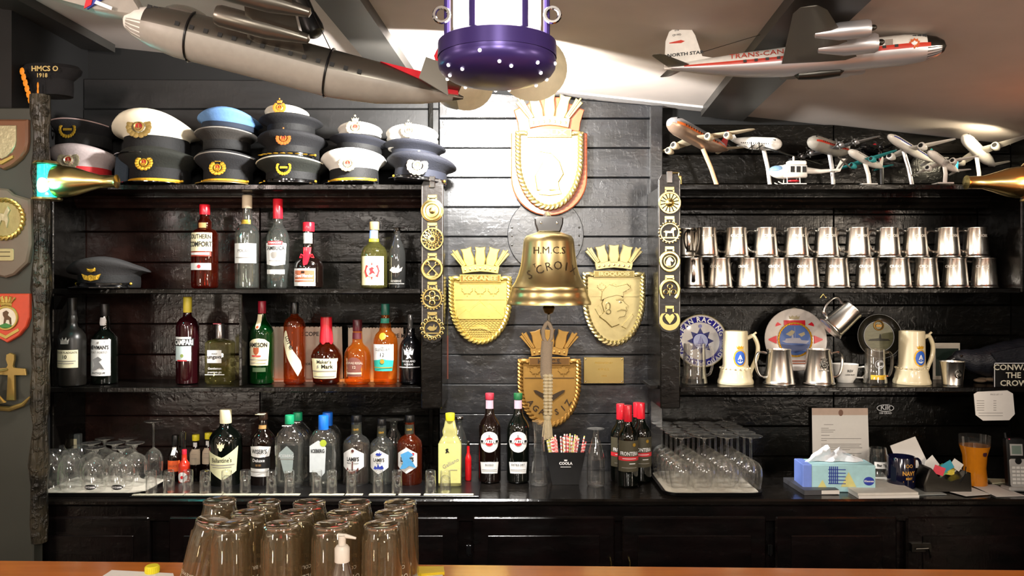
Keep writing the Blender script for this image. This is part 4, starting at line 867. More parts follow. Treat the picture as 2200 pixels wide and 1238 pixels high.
g = G(); g.prism([(-R * .46, -.016), (-R * .1, -.020), (R * .46, -.016), (R * .36, -.034), (0, -.048), (-R * .36, -.034)], -.0028, 0); g.obj('sea_picture', mat('sea_ink', '243A6E', .4), t)
g = G(); g.prism([(-R * .3, .02), (-R * .1, .035), (.0, .03), (-R * .05, .02), (-R * .15, .012)], -.003, 0); g.prism([(R * .1, .02), (R * .3, .028), (R * .32, .018), (R * .2, .01)], -.003, 0); g.obj('cloud_picture', mat('tan_ink', 'A89A78', .5), t)
def rope(g, path, r, turns, n=6, closed=False):
    P_ = [Vector(p) for p in path]; m = len(P_); up = Vector((0, 1, 0))
    for s in range(2):
        pts = []
        for i, p in enumerate(P_):
            a = P_[max(i - 1, 0)] if not closed else P_[(i - 1) % m]; b = P_[min(i + 1, m - 1)] if not closed else P_[(i + 1) % m]
            u = (b - a).normalized().cross(up).normalized(); ph = 2 * PI * turns * i / (m if closed else m - 1) + PI * s
            pts.append(p + u * math.cos(ph) * r * .55 + up * math.sin(ph) * r * .55)
        g.tube(pts, r * .62, n, closed)
    return g
g = G(); rope(g, [(R * .53 * math.cos(2 * PI * i / 96), -.003, R * .53 * math.sin(2 * PI * i / 96)) for i in range(96)], .0034, 16, 5, True); g.obj('rope_ring', GOLDT, t)
g = G(); g.prism([(x * .02, z * .010 + R * .72) for x, z in SHAPES['crownlet']], -.004, 0); g.torus((0, -.004, R * .80), .024, .0012, 16, 4, a0=R_(30), a1=R_(150)); g.obj('top_crown', mat('tan_ink'), t)
for zz in (-.68, -.76): G().prism(rect(-R * .4, R * .4, R * zz - .0015, R * zz + .0015), -.006, 0).obj('caption_line', mat('rust'), t)
t, R = plate('glass_plate', 'dark glass plate etched with a harbour scene behind the yellow-striped mug', 1888, 723, 49)
pdisc(R, mat('dark_glass_plate', '14130F', .1, coat=.6), t)
g = G(); g.torus((0, -.0085, 0), R * .97, .0014, 48, 4); g.torus((0, -.002, 0), R * .66, .0012, 40, 4); g.obj('pale_rim', mat('silver_ink'), t)
G().prism(circ(0, 0, R * .64, 36), -.0014, 0).obj('etched_scene', mat('olive_scene', '67654A', .4, var=.45, bs=30, st=(1, 1, 5)), t)
g = G(); g.prism([(-R * .5, -R * .2), (R * .5, -R * .2), (R * .4, -R * .12), (R * .1, -R * .1), (R * .08, R * .1), (R * .04, R * .1), (0, -R * .08), (-R * .4, -R * .12)], -.0022, 0); g.obj('boat_etching', mat('dark_olive', '2E2D20', .5), t)
g = G(); g.torus((0, -.003, R * .48), R * .2, .003, 20, 5); g.prism([(x * .012, z * .008 + R * .48) for x, z in SHAPES['crownlet']], -.005, 0); g.obj('crest', BRONZE, t)
# small printed cards behind
for (x0, x1, y0, y1, lb) in ((1797, 1830, 792, 818, 'small white printed card leaning behind the white cup'), (2004, 2062, 737, 820, 'pale framed card standing behind the rear stein and the crow')):
    t = T('printed_card', lb, 'card', (X(x0, 2.92), 2.92, zl)); w = (x1 - x0) * 2.92 / F; h = Z(y0, 2.92) - zl
    G().box(0, w, -.001, .001, 0, h).obj('card_sheet', PAPER2, t)
    G().box(w * .1, w * .95, -.0016, -.001, h * .1, h * .85).obj('picture', mat('dark_green_print', '1A2A22', .5), t)
# ------------------------------------------------------------------ caps
GOLDB = mat('gold_badge', 'D9AE3C', .35, .8, bump=.3, bs=160)
SILB = mat('silver_gold_badge', 'E6DCB8', .3, .8, bump=.3, bs=160)
REDB = mat('badge_red', 'B02A20', .5)
def badge_g(kind, s):
    g = G()
    if kind == 'wreath':
        for sd in (-1, 1):
            for i in range(8):
                a = R_(-80 + i * 19); g.ell((sd * math.cos(a) * s * .8, -.002, math.sin(a) * s * .8), (s * .16, .002, s * .22), 6, 4)
        g.prism(rect(-s * .45, s * .45, -s * .15, s * .1), -.003, 0)
    elif kind == 'wing':
        g.prism([(x * s * .9, z * s * .35 - s * .35) for x, z in ((-1.1, .8), (-.4, .2), (0, .5), (.4, .2), (1.1, .8), (.8, -.9), (0, -1.4), (-.8, -.9))], -.004, 0, inset=.001)
        g.prism([(x * s * .5, z * s * .45 + s * .5) for x, z in SHAPES['crownlet']], -.004, 0); g.torus((0, -.004, s * .55), s * .4, s * .1, 12, 5)
    else:
        for sd in (-1, 1):
            for i in range(6):
                a = R_(-75 + i * 24); g.ell((sd * math.cos(a) * s * .72, -.002, math.sin(a) * s * .62 - s * .1), (s * .26, .003, s * .24), 6, 4)
        g.torus((0, -.004, -s * .08), s * .34, s * .08, 16, 5)
        g.prism([(x * s * .22, z * s * .26 - s * .08) for x, z in SHAPES['anchor']], -.006, 0)
        g.prism([(x * s * .38, z * s * .3 + s * .75) for x, z in SHAPES['crownlet']], -.005, 0, inset=.001); g.ell((0, -.004, s * 1.12), (s * .12, .003, s * .12), 6, 4)
    return g
def cap(name, label, px, py_b, w, h, Y, crown, band=BAND, peak=PATENT, badge='naval', bm=None, bs=20, lift=.35, tilt=0, yaw=0, strap=None, bz=.5, gold_peak=False, soft=0, zb=None, peak_on=True, bandh=.42, piping=None, bwf=.74):
    """w,h in pixels; base at row py_b"""
    kx = Y / F; W = w * kx / 2; H = h * kx
    z0 = zb + W * bwf * math.sin(abs(R_(tilt))) if zb is not None else Z(py_b, Y)
    t = T(name, label, 'cap', (X(px, Y), Y, z0), 'service caps on the top shelf' if zb is None or zb > 1.7 else None, rot=(R_(0), R_(tilt), R_(yaw)))
    bw = W * bwf; dpt = 1.12
    bh = H * bandh
    g = G(); g.lathe([(bw * .98, .003), (bw, .006), (bw * 1.01, bh * .5), (bw * 1.0, bh), (bw * .9, bh)], 36, sy=dpt, caps=True); g.obj('band', band, t)
    # crown: flares out from the band, front lifted
    pf = [(bw * .99, bh * .98), (bw * 1.06, bh + (H - bh) * .18), (W * .93, bh + (H - bh) * .42), (W * .995, bh + (H - bh) * .58), (W, bh + (H - bh) * .68), (W * .96, bh + (H - bh) * .80), (W * .80, bh + (H - bh) * .88), (W * .45, bh + (H - bh) * .92), (.001, bh + (H - bh) * .93)]
    g = G(); g.lathe(pf, 40, sy=dpt, caps=False)
    q = []
    for x, y, z in g.v:
        k = max(0, (z - bh) / (H - bh)); fy = -y / (W * dpt)
        zz = z + k * (H - bh) * (lift * .5) * fy - (k * (H - bh)) * lift * .42
        yy = y
        if soft: zz += soft * H * math.sin(x / W * 2.2 + .6) * k; zz -= abs(x / W) ** 3 * H * .14 * k
        zz -= (x / W) ** 2 * (H - bh) * .16 * k
        q.append((x, yy, zz))
    g.v = q; g.obj('crown', crown, t, smooth=60)
    if piping:
        ys = []
        for i in range(25):
            a = R_(-160 + i * 140 / 24); x, y = W * 1.0 * math.cos(a), W * dpt * math.sin(a); k = .68; fy = -y / (W * dpt)
            ys.append((x, y, bh + (H - bh) * (k + k * lift * .5 * fy - k * lift * .42 - (x / W) ** 2 * .16 * k)))
        G().tube(ys, .0022, 6).obj('piping', piping, t)
    if peak_on:
        v = []; f = []; n = 22
        for i in range(n + 1):
            a = R_(-90 - 62 + 124 * i / n); e = math.cos(R_(-62 + 124 * i / n)) ** .6 if abs(-62 + 124 * i / n) < 62 else 0.35
            for r, dz in ((bw * 1.0, .006), (bw + .018 * e, .0), (bw + .042 * e, -.010 + .006)):
                v.append((r * math.cos(a), r * dpt * math.sin(a), max(.001, .009 + dz * 1.1)))
        for i in range(n):
            for j in range(2):
                a = i * 3 + j; f.append((a, a + 1, a + 4, a + 3))
        b = len(v); v += [(x, y, z - .0025) for x, y, z in v]; f += [tuple(b + k for k in q[::-1]) for q in f]
        for i in range(n): f.append((i * 3 + 2, b + i * 3 + 2, b + i * 3 + 5, i * 3 + 5))
        pk = G().add(v, f).obj('peak', peak, t)
        if gold_peak:
            g = G()
            for i in range(9):
                a = R_(-90 - 48 + 12 * i); rr_ = bw + .028; g.ell((rr_ * math.cos(a), rr_ * dpt * math.sin(a), .009), (.011, .007, .002), 8, 4)
            g.obj('oak_leaf_braid', GOLDT, pk)
        g = G(); pts = [(bw * 1.03 * math.cos(R_(a)), bw * 1.03 * dpt * math.sin(R_(a)), .016) for a in range(-160, -19, 7)]
        g.tube(pts, .004, 6, flat=.5); g.obj('chin_strap', strap or PATENT, t)
        g = G()
        for a in (-158, -22): g.ell((bw * 1.05 * math.cos(R_(a)), bw * 1.05 * dpt * math.sin(R_(a)), .017), (.005, .005, .005), 8, 5)
        g.obj('strap_button', GOLDB, t)
    if badge:
        s = bs * kx; g = badge_g(badge, s); zc = H * bz
        fr = bw * dpt + max(0, (zc - bh) / (H - bh)) * (W - bw) * dpt * .85
        M = Matrix.Translation((0, -fr - .010, zc)) @ Matrix.Rotation(R_(-4), 4, 'X')
        g.xf(M); g.obj('badge', bm or GOLDB, t)
        if badge == 'naval':
            g = G(); g.prism(circ(0, -s * .08, s * .28, 14), -.0035, -.002); g.xf(M); g.obj('badge_centre', mat('badge_navy', '1A1A3A', .5) if bm is None else REDB, t)
    return t
Yh = 2.80
GREYC = mat('grey_cap_cloth', 'A89C9C', .8, bump=.2, bs=150)
LBLUE = mat('pale_blue_cap_cloth', '5E86B8', .75, bump=.2, bs=100)
BROWNC = mat('dark_grey_cap_cloth', '2E2B28', .85, bump=.3, bs=150)
WH2 = mat('bright_white_cap', 'F0EDE4', .65, bump=.05, bs=20)
GREENC = mat('blackish_green_cap_cloth', '1A1C17', .85, bump=.3, bs=150)
cap('officers_cap', 'grey cap with red band and large silver badge, leftmost on the top shelf', 184, 398, 134, 92, Yh, GREYC, REDP if False else mat('scarlet_band', 'A81A20', .7, bump=.2, bs=150), bm=SILB, bs=25, zb=zt, bz=.55)
cap('dress_cap', 'black cap with gold wreath badge lying on top of the grey cap', 182, 322, 138, 62, 2.85, BLKFELT, badge='wreath', bm=GOLDB, bs=19, bz=.50, peak_on=False, piping=mat('pink_grey_piping', 'A8908C', .7), lift=.5)
cap('officers_cap', 'black cap with gold naval badge under the big white cap', 345, 398, 160, 84, Yh, GREENC, bm=GOLDB, bs=20, zb=zt, bz=.52, strap=GOLDT, gold_peak=False)
cap('officers_cap', 'large white cap with oversized dark gold badge, second stack from the left', 338, 345, 172, 100, Yh + .02, WHCAP, bm=mat('tarnished_gold', '8A7440', .5, .5), bs=28, bz=.58, lift=.7, soft=.04)
cap('officers_cap', 'black cap with gold-edged peak under the pale blue cap', 491, 398, 134, 78, Yh, BLKFELT, bm=GOLDB, bs=19, zb=zt, bz=.45, strap=GOLDT, peak=mat('gold_edge_peak', '6A5A30', .4), piping=mat('grey_piping', '8E8A84', .7))
cap('officers_cap', 'dark grey cap in the middle of the third stack', 488, 330, 128, 52, 2.83, BROWNC, badge=None, peak_on=False, piping=mat('grey_piping'))
cap('beret_cap', 'pale blue soft cap on top of the third stack', 494, 286, 132, 44, 2.84, LBLUE, mat('blue_black_band', '1C2636', .8), badge=None, peak_on=False, soft=.12, tilt=4, bandh=.3, lift=.6, bwf=.85)
cap('officers_cap', 'dark cap with white piping and gold badge at the bottom of the fourth stack', 630, 399, 150, 66, Yh, GREENC, bm=GOLDT, bs=17, zb=zt, bz=.5, piping=WHCAP, badge='wreath', lift=.5)
cap('officers_cap', 'black cap with gold oak-leaf peak and oval red-gold badge', 630, 348, 146, 62, 2.82, BLKFELT, bm=mat('red_gold_badge', 'B8642A', .5, .4), bs=17, bz=.62, gold_peak=True)
cap('officers_cap', 'plain black cap below the small white one in the fourth stack', 626, 292, 132, 40, 2.84, BLKFELT, badge=None, peak_on=False)
cap('white_topped_cap', 'small white cap with gold band topping the fourth stack', 617, 268, 92, 38, 2.84, WHCAP, GOLDT, bm=mat('red_gold_badge2', 'D08A30', .5, .4), bs=15, bz=.66, peak_on=False, bandh=.25, bwf=.93, lift=.3)
cap('officers_cap', 'white-topped cap with black band and silver naval badge in the fifth stack', 762, 398, 138, 80, Yh, WH2, bm=SILB, bs=20, zb=zt, bz=.52, strap=GOLDT, tilt=-2)
cap('officers_cap', 'dark blue cap in the middle of the fifth stack', 772, 330, 128, 34, 2.83, NAVY, badge=None, peak_on=False, tilt=5)
cap('white_topped_cap', 'white cap with gold and silver badge topping the fifth stack', 774, 312, 94, 46, 2.84, WH2, BAND, bm=SILB, bs=20, bz=.62, peak_on=False, bandh=.35, bwf=.92, lift=.3)
cap('officers_cap', 'navy cap with wide drooping crown and bright silver badge, rightmost at the shelf end', 902, 398, 150, 66, Yh, NAVY, NAVYL, bm=SILB, bs=24, zb=zt, bz=.5, tilt=6, lift=.5)
cap('officers_cap', 'navy cap with no badge showing in the middle of the rightmost stack', 890, 346, 132, 40, 2.83, NAVY, NAVYL, badge=None, peak_on=False, tilt=4)
cap('white_topped_cap', 'bright white cap with silver badge topping the rightmost stack', 886, 326, 112, 54, 2.84, WH2, mat('white_band', 'D8D4CC', .7), bm=SILB, bs=17, bz=.62, peak_on=False, bandh=.35, bwf=.92, lift=.3)
cap('air_force_cap', 'slate black cap with gold wing badge alone on the bottle shelf', 236, 610, 160, 66, Yh, mat('slate_cloth', '2C2B2C', .85, bump=.3, bs=150), BAND, bm=GOLDB, badge='wing', bs=20, bz=.48, zb=zm, soft=.12, tilt=0, lift=.7)
# folded forage cap
g = G(); g.prism([(-.022, 0), (.024, 0), (.028, .07), (.020, .115), (-.014, .118), (-.020, .06)], -.012, .012, inset=.004); o = g.obj('forage_cap', mat('blue_grey_cloth', '26303A', .85, bump=.3, bs=150), None, loc=(X(261, 2.76), 2.76, zt))
tag(o, 'folded blue-grey forage cap standing between the first two stacks', 'cap')
# sailor's cap on the post
t = T('sailor_cap', 'black round sailor cap with HMCS ribbon letters and orange leaf braid hanging above the post', 'cap', at(112, 190, 2.62), rot=(0, 0, 0)); kx = 2.62 / F
g = G(); g.lathe([(44 * kx, -18 * kx), (45 * kx, 0), (44 * kx, 16 * kx), (60 * kx, 30 * kx), (63 * kx, 38 * kx), (56 * kx, 46 * kx), (.001, 48 * kx)], 36, sy=.6); g.obj('crown', BLKFELT, t)
g = G(); g.text('HMCS O', 15 * kx, 10 * kx, 30 * kx, -44 * kx, .03); g.text('1918', 12 * kx, 4 * kx, 16 * kx, -44 * kx, .02); g.obj('ribbon_lettering', mat('ribbon_gold', 'C8B070', .5), t)
g = G()
for i in range(6): g.ell(((-36 + i * 3.4) * kx, -46 * kx, (24 - i * 12) * kx), (5.5 * kx, .002, 8.5 * kx), 8, 4)
for i in range(3): g.ell((-3 * kx, -46 * kx, (-6 - i * 12) * kx), (2.2 * kx, .002, 8 * kx), 8, 4)
g.obj('leaf_braid', mat('orange_braid', 'E8901C', .5), t)

# ------------------------------------------------------------------ model aircraft (nose along +x, left wing along +y, up z)
ALU = mat('polished_aluminium', 'C9C8CC', .34, .75, bump=.03, bs=8)
ALUD = mat('dull_aluminium', '6E6A62', .3, .8, bump=.05, bs=10)
WHP = mat('aircraft_white', 'E6E2DA', .25, coat=.4)
GREYP = mat('aircraft_grey', '98938A', .4)
DGREY = mat('dark_metal_grey', '3C3A36', .3, .8)
STRP = mat('stripe_red', 'C23A28', .3)
ORG = mat('orange_stripe', 'C8622C', .3)
TEALP = mat('teal_paint', '3A9A9C', .4)
FPF = {'jet': [(0, .001), (.012, .35), (.04, .62), (.09, .86), (.16, 1), (.62, 1), (.75, .88), (.88, .55), (.97, .22), (1, .06)],
       'prop': [(0, .001), (.01, .38), (.035, .66), (.08, .88), (.14, 1), (.55, 1), (.70, .84), (.85, .52), (.96, .22), (1, .05)]}
def fus(L_, r, key='jet', z_tail=.45, n=24, x0=0, x1=1, rs=1.0, a0=None, a1=None):
    pf = FPF[key]
    def rad(u):
        for i in range(len(pf) - 1):
            if pf[i][0] <= u <= pf[i + 1][0]: return r * (pf[i][1] + (pf[i + 1][1] - pf[i][1]) * (u - pf[i][0]) / (pf[i + 1][0] - pf[i][0]))
        return r * .05
    us = sorted(set([p[0] for p in pf if x0 < p[0] < x1] + [x0 + (x1 - x0) * i / 10 for i in range(11)]))
    v = []; f = []; full = a0 is None; m = n if full else n + 1
    for u in us:
        rr_ = rad(u); zc = z_tail * r * max(0, (u - .6) / .4) ** 1.3
        for i in range(m):
            a = 2 * PI * i / n if full else a0 + (a1 - a0) * i / n
            v.append((L_ / 2 - u * L_, rr_ * rs * math.cos(a), zc + rr_ * rs * math.sin(a)))
    for j in range(len(us) - 1):
        for i in range(n):
            a, b = j * m + i, j * m + ((i + 1) % m if full else i + 1); f.append((a, b, b + m, a + m))
    return G().add(v, f), rad
def wing(rx0, rx1, tx0, tx1, y0, span, side, z0, dz, th=.006, g=None, vert=False):
    """root chord rx0..rx1 (front..rear), tip chord tx0..tx1, from y0 to span; z rises dz"""
    g = g or G(); st = []
    for k in (0, .5, .92, 1.0):
        a = rx0 + (tx0 - rx0) * k; b = rx1 + (tx1 - rx1) * k; y = y0 + (span - y0) * k; z = z0 + dz * k; t_ = th * (1 - .6 * k)
        if k == 1.0: c = (a + b) / 2; a = c + (a - c) * .6; b = c + (b - c) * .6; t_ *= .4
        st.append([(a, y, z), (a * .85 + b * .15, y, z + t_), (a * .5 + b * .5, y, z + t_), (b, y, z), (a * .5 + b * .5, y, z - t_ * .6), (a * .85 + b * .15, y, z - t_ * .8)])
    v = [p for s in st for p in s]; f = []
    for j in range(3):
        for i in range(6): a, b = j * 6 + i, j * 6 + (i + 1) % 6; f.append((a, b, b + 6, a + 6))
    f.append((0, 1, 2, 3, 4, 5)); f.append(tuple(18 + i for i in range(5, -1, -1)))
    if vert: v = [(x, z - z0, y) for x, y, z in v]
    else: v = [(x, side * y, z) for x, y, z in v]
    return g.add(v, f)
def aircraft(name, label, loc, L_, r, rot, body=WHP, key='jet', wmat=None, span=.5, sweep=.25, chord=.16, tipc=.06, wz=-.5, wx=.08, dih=.03, engines=(), finm=None, finh=.17, stripe=None, nose=None, prop=False, tailspan=.18, belly=None, stand=None, windows=True, group='model aircraft on the upper right shelf', emat=None, extra=None, finround=False):
    t = T(name, label, 'model aircraft', loc, group, rot=rot)
    g, rad = fus(L_, r, key); g.obj('fuselage', body, t, smooth=60)
    if belly: fus(L_, r, key, rs=1.012, a0=R_(188), a1=R_(352), x0=.02, x1=.97)[0].obj('belly', belly, t, smooth=60)
    if stripe:
        for s in (0, 1):
            a0, a1 = (R_(-9), R_(9)) if s == 0 else (R_(171), R_(189))
            fus(L_, r, key, rs=1.02, a0=a0, a1=a1, n=4, x0=.06, x1=.92)[0].obj('stripe', stripe, t, smooth=60)
    if nose: fus(L_, r, key, rs=1.015, x0=0, x1=.07)[0].obj('nose_cone', nose, t, smooth=60)
    g = G()
    for s in (-1, 1):
        for i in range(3): g.box(L_ * (.5 - .085 - .016 * i), L_ * (.5 - .072 - .016 * i), s * rad(.08) * .70 - .0012, s * rad(.08) * .70 + .0012, rad(.08) * .55, rad(.08) * .85)
    g.obj('cockpit_window', INK, t, kind='stuff')
    if windows:
        g = G()
        for s in (-1, 1):
            for i in range(14): x = L_ * (.32 - .04 * i); g.box(x, x + L_ * .012, s * r * 1.03 - .0005, s * r * 1.03 + .0005, -r * .02, r * .16)
        g.obj('window_row', INK, t, kind='stuff')
    wm = wmat or body
    for s in (-1, 1):
        x0 = wx * L_; g = wing(x0 + chord * L_ / 2, x0 - chord * L_ / 2, x0 + chord * L_ / 2 - sweep * L_, x0 + chord * L_ / 2 - sweep * L_ - tipc * L_, r * .4, span * L_, s, wz * r, dih * L_, .0085 * L_ + .001)
        g.obj('wing', wm, t)
        xt = -.44 * L_; wing(xt + .05 * L_, xt - .04 * L_, xt - sweep * L_ * .3, xt - sweep * L_ * .3 - .045 * L_, r * .1, tailspan * L_, s, r * .4, 0.01 * L_, .005 * L_).obj('tailplane', wm, t)
    xt = -.40 * L_
    if finround:
        P2 = [(xt + .14 * L_, r * .5), (xt + .05 * L_, r * .95 + .0), (xt + .025 * L_, finh * L_ * .78), (xt + .010 * L_, finh * L_ * .95), (xt - .05 * L_, finh * L_), (xt - .075 * L_, finh * L_ * .93), (xt - .09 * L_, finh * L_ * .72), (xt - .098 * L_, r * .3), (xt, r * .2)]
        G().prism(P2, -.004, .004, inset=.0015).obj('tail_fin', finm or body, t)
    else:
        wing(xt + .07 * L_, xt - .06 * L_, xt - .055 * L_, xt - .10 * L_, r * .3, finh * L_, 1, 0, 0, .007 * L_, vert=True).obj('tail_fin', finm or body, t)
    for (ye, xe, re, le) in engines:
        for s in (-1, 1):
            k = (ye * L_ - r * .4) / (span * L_ - r * .4); zz = wz * r + dih * L_ * k
            g = G(); M = Matrix.Translation((xe * L_, s * ye * L_, zz - (0 if prop else re * L_ * 1.1))) @ Matrix.Rotation(R_(90), 4, 'Y')
            g.lathe([(.001, -le * L_ * .5), (re * L_ * .45, -le * L_ * .48), (re * L_, -le * L_ * .05), (re * L_, le * L_ * .45), (re * L_ * .85, le * L_ * .5), (re * L_ * (.7 if not prop else .3), le * L_ * .5), (.001, le * L_ * (.3 if not prop else .5))], 16, M)
            e = g.obj('engine', emat or wm, t, smooth=50)
            if prop in (True, 3):
                g = G(); xx = xe * L_ + le * L_ * .53
                g.ell((xx, s * ye * L_, zz), (re * L_ * .5, re * L_ * .35, re * L_ * .35), 8, 5)
                for a in ((20, 110, 200, 290) if prop is True else ()):
                    M = Matrix.Translation((xx, s * ye * L_, zz)) @ Matrix.Rotation(R_(a), 4, 'X'); g.box(-.0008, .0008, -re * L_ * .22, re * L_ * .22, 0, re * L_ * 2.2, M=M)
                g.obj('propeller', DGREY, e)
            elif not prop:
                g = G(); M = Matrix.Translation((xe * L_ + le * L_ * .5 + .0004, s * ye * L_, zz - re * L_ * 1.1)) @ Matrix.Rotation(R_(90), 4, 'Y'); g.lathe([(re * L_ * .6, 0), (re * L_ * .6, .0006)], 14, M); g.obj('intake', INK, e)
    if stand:
        # stand given in world coordinates: foot point and arm top point
        fm, top, lab = stand; inv = (Matrix.Translation(loc) @ Euler(rot).to_matrix().to_4x4()).inverted()
        g = G(); a, b = Vector(fm) + Vector((0, 0, .002)), Vector(top)
        g.tube([a + Vector((0, 0, .006)), a.lerp(b, .5) + Vector((.004, 0, 0)), b], .0075, 8, flat=.35); w = .03
        g.box(a.x - .035, a.x + .02, a.y - .022, a.y + .022, a.z, a.z + .005, .001)
        g.xf(inv); g.obj('stand', lab, t)
    if extra: extra(t, L_, r, rad)
    return t

# the big hanging airliner at the upper right: side on, nose to the right
def north(t, L_, r, rad):
    g = G(); g.text('TRANS-CANADA', .0195, -.115 * L_, r * .50, -r * .90, .0, 0, 1.25); 
    g.v = [(x, y - .001 + (z - r * .4) * .55, z) for x, y, z in g.v]; g.obj('lettering', STRP, t)
    g = G(); g.text('NORTH STAR', .012, -.415 * L_, r * 1.25, -.0046, .03, 0, 1.3); g.obj('fin_name', INK, t); g = G(); g.text('218', .008, -.445 * L_, .165 * L_, -.0046, .02); g.text('CF-TFD', .007, -.445 * L_, .145 * L_, -.0046, .02); g.obj('fin_lettering', INK, t)
    g = G(); g.prism([(-.475 * L_, .118 * L_), (-.43 * L_, .124 * L_), (-.415 * L_, .118 * L_), (-.43 * L_, .112 * L_), (-.475 * L_, .115 * L_)], -.0048, -.004); g.obj('fin_emblem', STRP, t)
    g = G(); g.prism(star(.385 * L_, r * .12, r * .36, r * .27, 10), -.0015, 0); g.v = [(x, y - r * .93, z) for x, y, z in g.v]; g.obj('nose_roundel', ORG, t)
    g = G(); g.prism(leaf(.385 * L_, r * .12, r * .2), -.002, 0); g.v = [(x, y - r * .94, z) for x, y, z in g.v]; g.obj('maple_leaf', WHITEI, t)
    g = G(); g.prism(rect(.29 * L_, .315 * L_, -.1 * r, .55 * r), -r * .99, -r * .97); g.obj('door_outline', mat('door_grey', '8E8278', .4), t)
    g = G(); g.lathe([(.001, -.06), (.012, -.05), (.016, .0), (.012, .05), (.001, .06)], 14, Matrix.Translation((.07 * L_, 0, -r * 1.02)) @ Matrix.Rotation(R_(90), 4, 'Y')); g.obj('belly_scoop', DGREY, t)
    g = G(); g.tube([(-.40 * L_, 0, .06 * L_), (-.1 * L_, 0, r * 2.2), (.08 * L_, 0, r * 1.4)], .0008, 4); g.obj('antenna_wire', DGREY, t)
Yn = 2.05; kn = Yn / F
ns = aircraft('model_airliner', 'large white-topped silver propeller airliner with red lettering hanging at upper right', at(1716, 130, Yn), 572 * kn, 31 * kn, (R_(-40), R_(-2.0), R_(-3)), WHP, 'prop', ALUD, span=.47, sweep=.16, chord=.27, tipc=.09, wz=-.45, wx=.07, dih=.07, belly=ALU, stripe=STRP, nose=DGREY,
              engines=((.15, .15, .034, .20), (.27, .12, .030, .18)), prop=3, emat=ALU, finh=.175, tailspan=.17, group=None, finround=True, extra=north)
ns.rotation_euler = (R_(0), R_(-2.2), R_(-4))
# big hanging airliner at the upper left, nose to the upper left
def argus(t, L_, r, rad):
    g = G(); g.torus((-.12 * L_, 0, 0), r * 1.04, .0035, 28, 5, M=Matrix.Rotation(R_(90), 4, 'Z') @ Matrix.Translation((0, 0, 0)))
    g.v = [(z_ - .12 * L_ if False else x, y, z) for (x, y, z), z_ in zip(g.v, [0] * len(g.v))]
    g = G(); pts = [(-.10 * L_, r * 1.03 * math.cos(2 * PI * i / 24), r * 1.03 * math.sin(2 * PI * i / 24)) for i in range(24)]; g.tube(pts, .003, 6, True).obj('sling_strap', BLKP, t); g = G()
    pts = [(.30 * L_, r * 1.03 * math.cos(2 * PI * i / 24), r * 1.03 * math.sin(2 * PI * i / 24)) for i in range(24)]; g.tube(pts, .003, 6, True); g.obj('sling_strap', BLKP, t)
    g = G()
    for i in range(6): x = -.02 * L_ - i * .028 * L_; g.prism([(x, r * .55), (x + .008 * L_, r * .72), (x + .014 * L_, r * .5)], -r * .98, -r * .8)
    g.obj('roof_louvres', GREYP, t, kind='stuff')
    g = G()
    p = rrect(-.22 * L_, -.04 * L_, -r * .32, r * .05, .012); g.prism(p, -r * 1.03, -r * .9, inset=.003); g.obj('open_bay', DGREY, t)
    g = G()
    for i in range(5): g.lathe([(.006, -.014), (.007, 0), (.006, .014)], 10, Matrix.Translation((-.20 * L_ + i * .034 * L_, -r * 1.03, -r * .14)) @ Matrix.Rotation(R_(80), 4, 'Y'))
    g.obj('bay_fittings', CHROME, t, kind='stuff')
    g = G(); g.box(-.30 * L_, -.46 * L_, -.003, .003, r * .75, r * .85); g.prism([(-.24 * L_, r * .9), (-.40 * L_, r * .95), (-.44 * L_, r * .35), (-.36 * L_, r * .6)], -r * .55, r * .55); g.obj('red_dorsal', REDP, t)
    fus(L_, r, 'jet', rs=1.02, a0=R_(170), a1=R_(192), n=4, x0=.02, x1=.10)[0].obj('nose_flash', REDP, t)
    g = G(); g.ell((.33 * L_, 0, r * .72), (.07 * L_, r * .66, r * .5), 16, 8); g.obj('cockpit_canopy', thin_glass('canopy_glass', 'B8B8B0', .35, .8, .1), t)
Ya = 1.95; ka = Ya / F
ag = aircraft('model_airliner', 'large dull silver airliner with red tail slung diagonally at upper left', at(635, 138, Ya), 730 * ka, 50 * ka, (0, 0, 0), ALUD, 'jet', ALUD, span=.50, sweep=.03, chord=.17, tipc=.09, wz=.1, wx=.05, dih=.14, engines=((.13, .08, .030, .26), (.24, .06, .028, .24)), prop=2, emat=ALUD, finm=REDP, finh=.17, tailspan=.15, group=None, nose=WHP, stripe=None, belly=GREYP, extra=argus, windows=True)
# orientation: nose to the upper left and slightly nearer, rolled so that the near wing rises
Mx = Matrix.Rotation(R_(13.5), 4, 'Y') @ Matrix.Rotation(R_(180 + 6), 4, 'Z') @ Matrix.Rotation(R_(6), 4, 'X')
ag.rotation_euler = Mx.to_euler()
ns.rotation_euler = (Matrix.Rotation(R_(-1.6), 4, 'Y') @ Matrix.Rotation(R_(-16), 4, 'Z')).to_euler()
inv_ = (Matrix.Translation(ag.location) @ ag.rotation_euler.to_matrix().to_4x4()).inverted()
for nm, Yq, m_, pl in (('raised_tailplane', 1.86, ALUD, [(915, 122), (957, 137), (963, 205), (900, 167)]), ('tail_fin', 1.95, REDP, [(944, 96), (932, 120), (958, 200), (985, 204), (981, 165), (965, 110)])):
    g = G(); n = len(pl); v = [tuple(at(x, y, Yq)) for x, y in pl] + [tuple(at(x, y, Yq) + Vector((0, .009, 0))) for x, y in pl]
    g.add(v, [tuple(range(n))[::-1], tuple(n + i for i in range(n))] + [(i, (i + 1) % n, n + (i + 1) % n, n + i) for i in range(n)]).xf(inv_); g.obj(nm, m_, ag)
for nm, pts in (('hanging_wire', [at(712, 110, 1.95), at(640, -40, 1.95)]), ('hanging_wire', [at(520, 60, 1.97), at(560, -60, 1.97)])):
    o = G().tube(pts, .0012, 5).obj(nm, BLKP); tag(o, 'thin black wire holding up the large diagonal airliner, ' + ('tail end' if pts[0].x > -.5 else 'nose end'), 'wire')
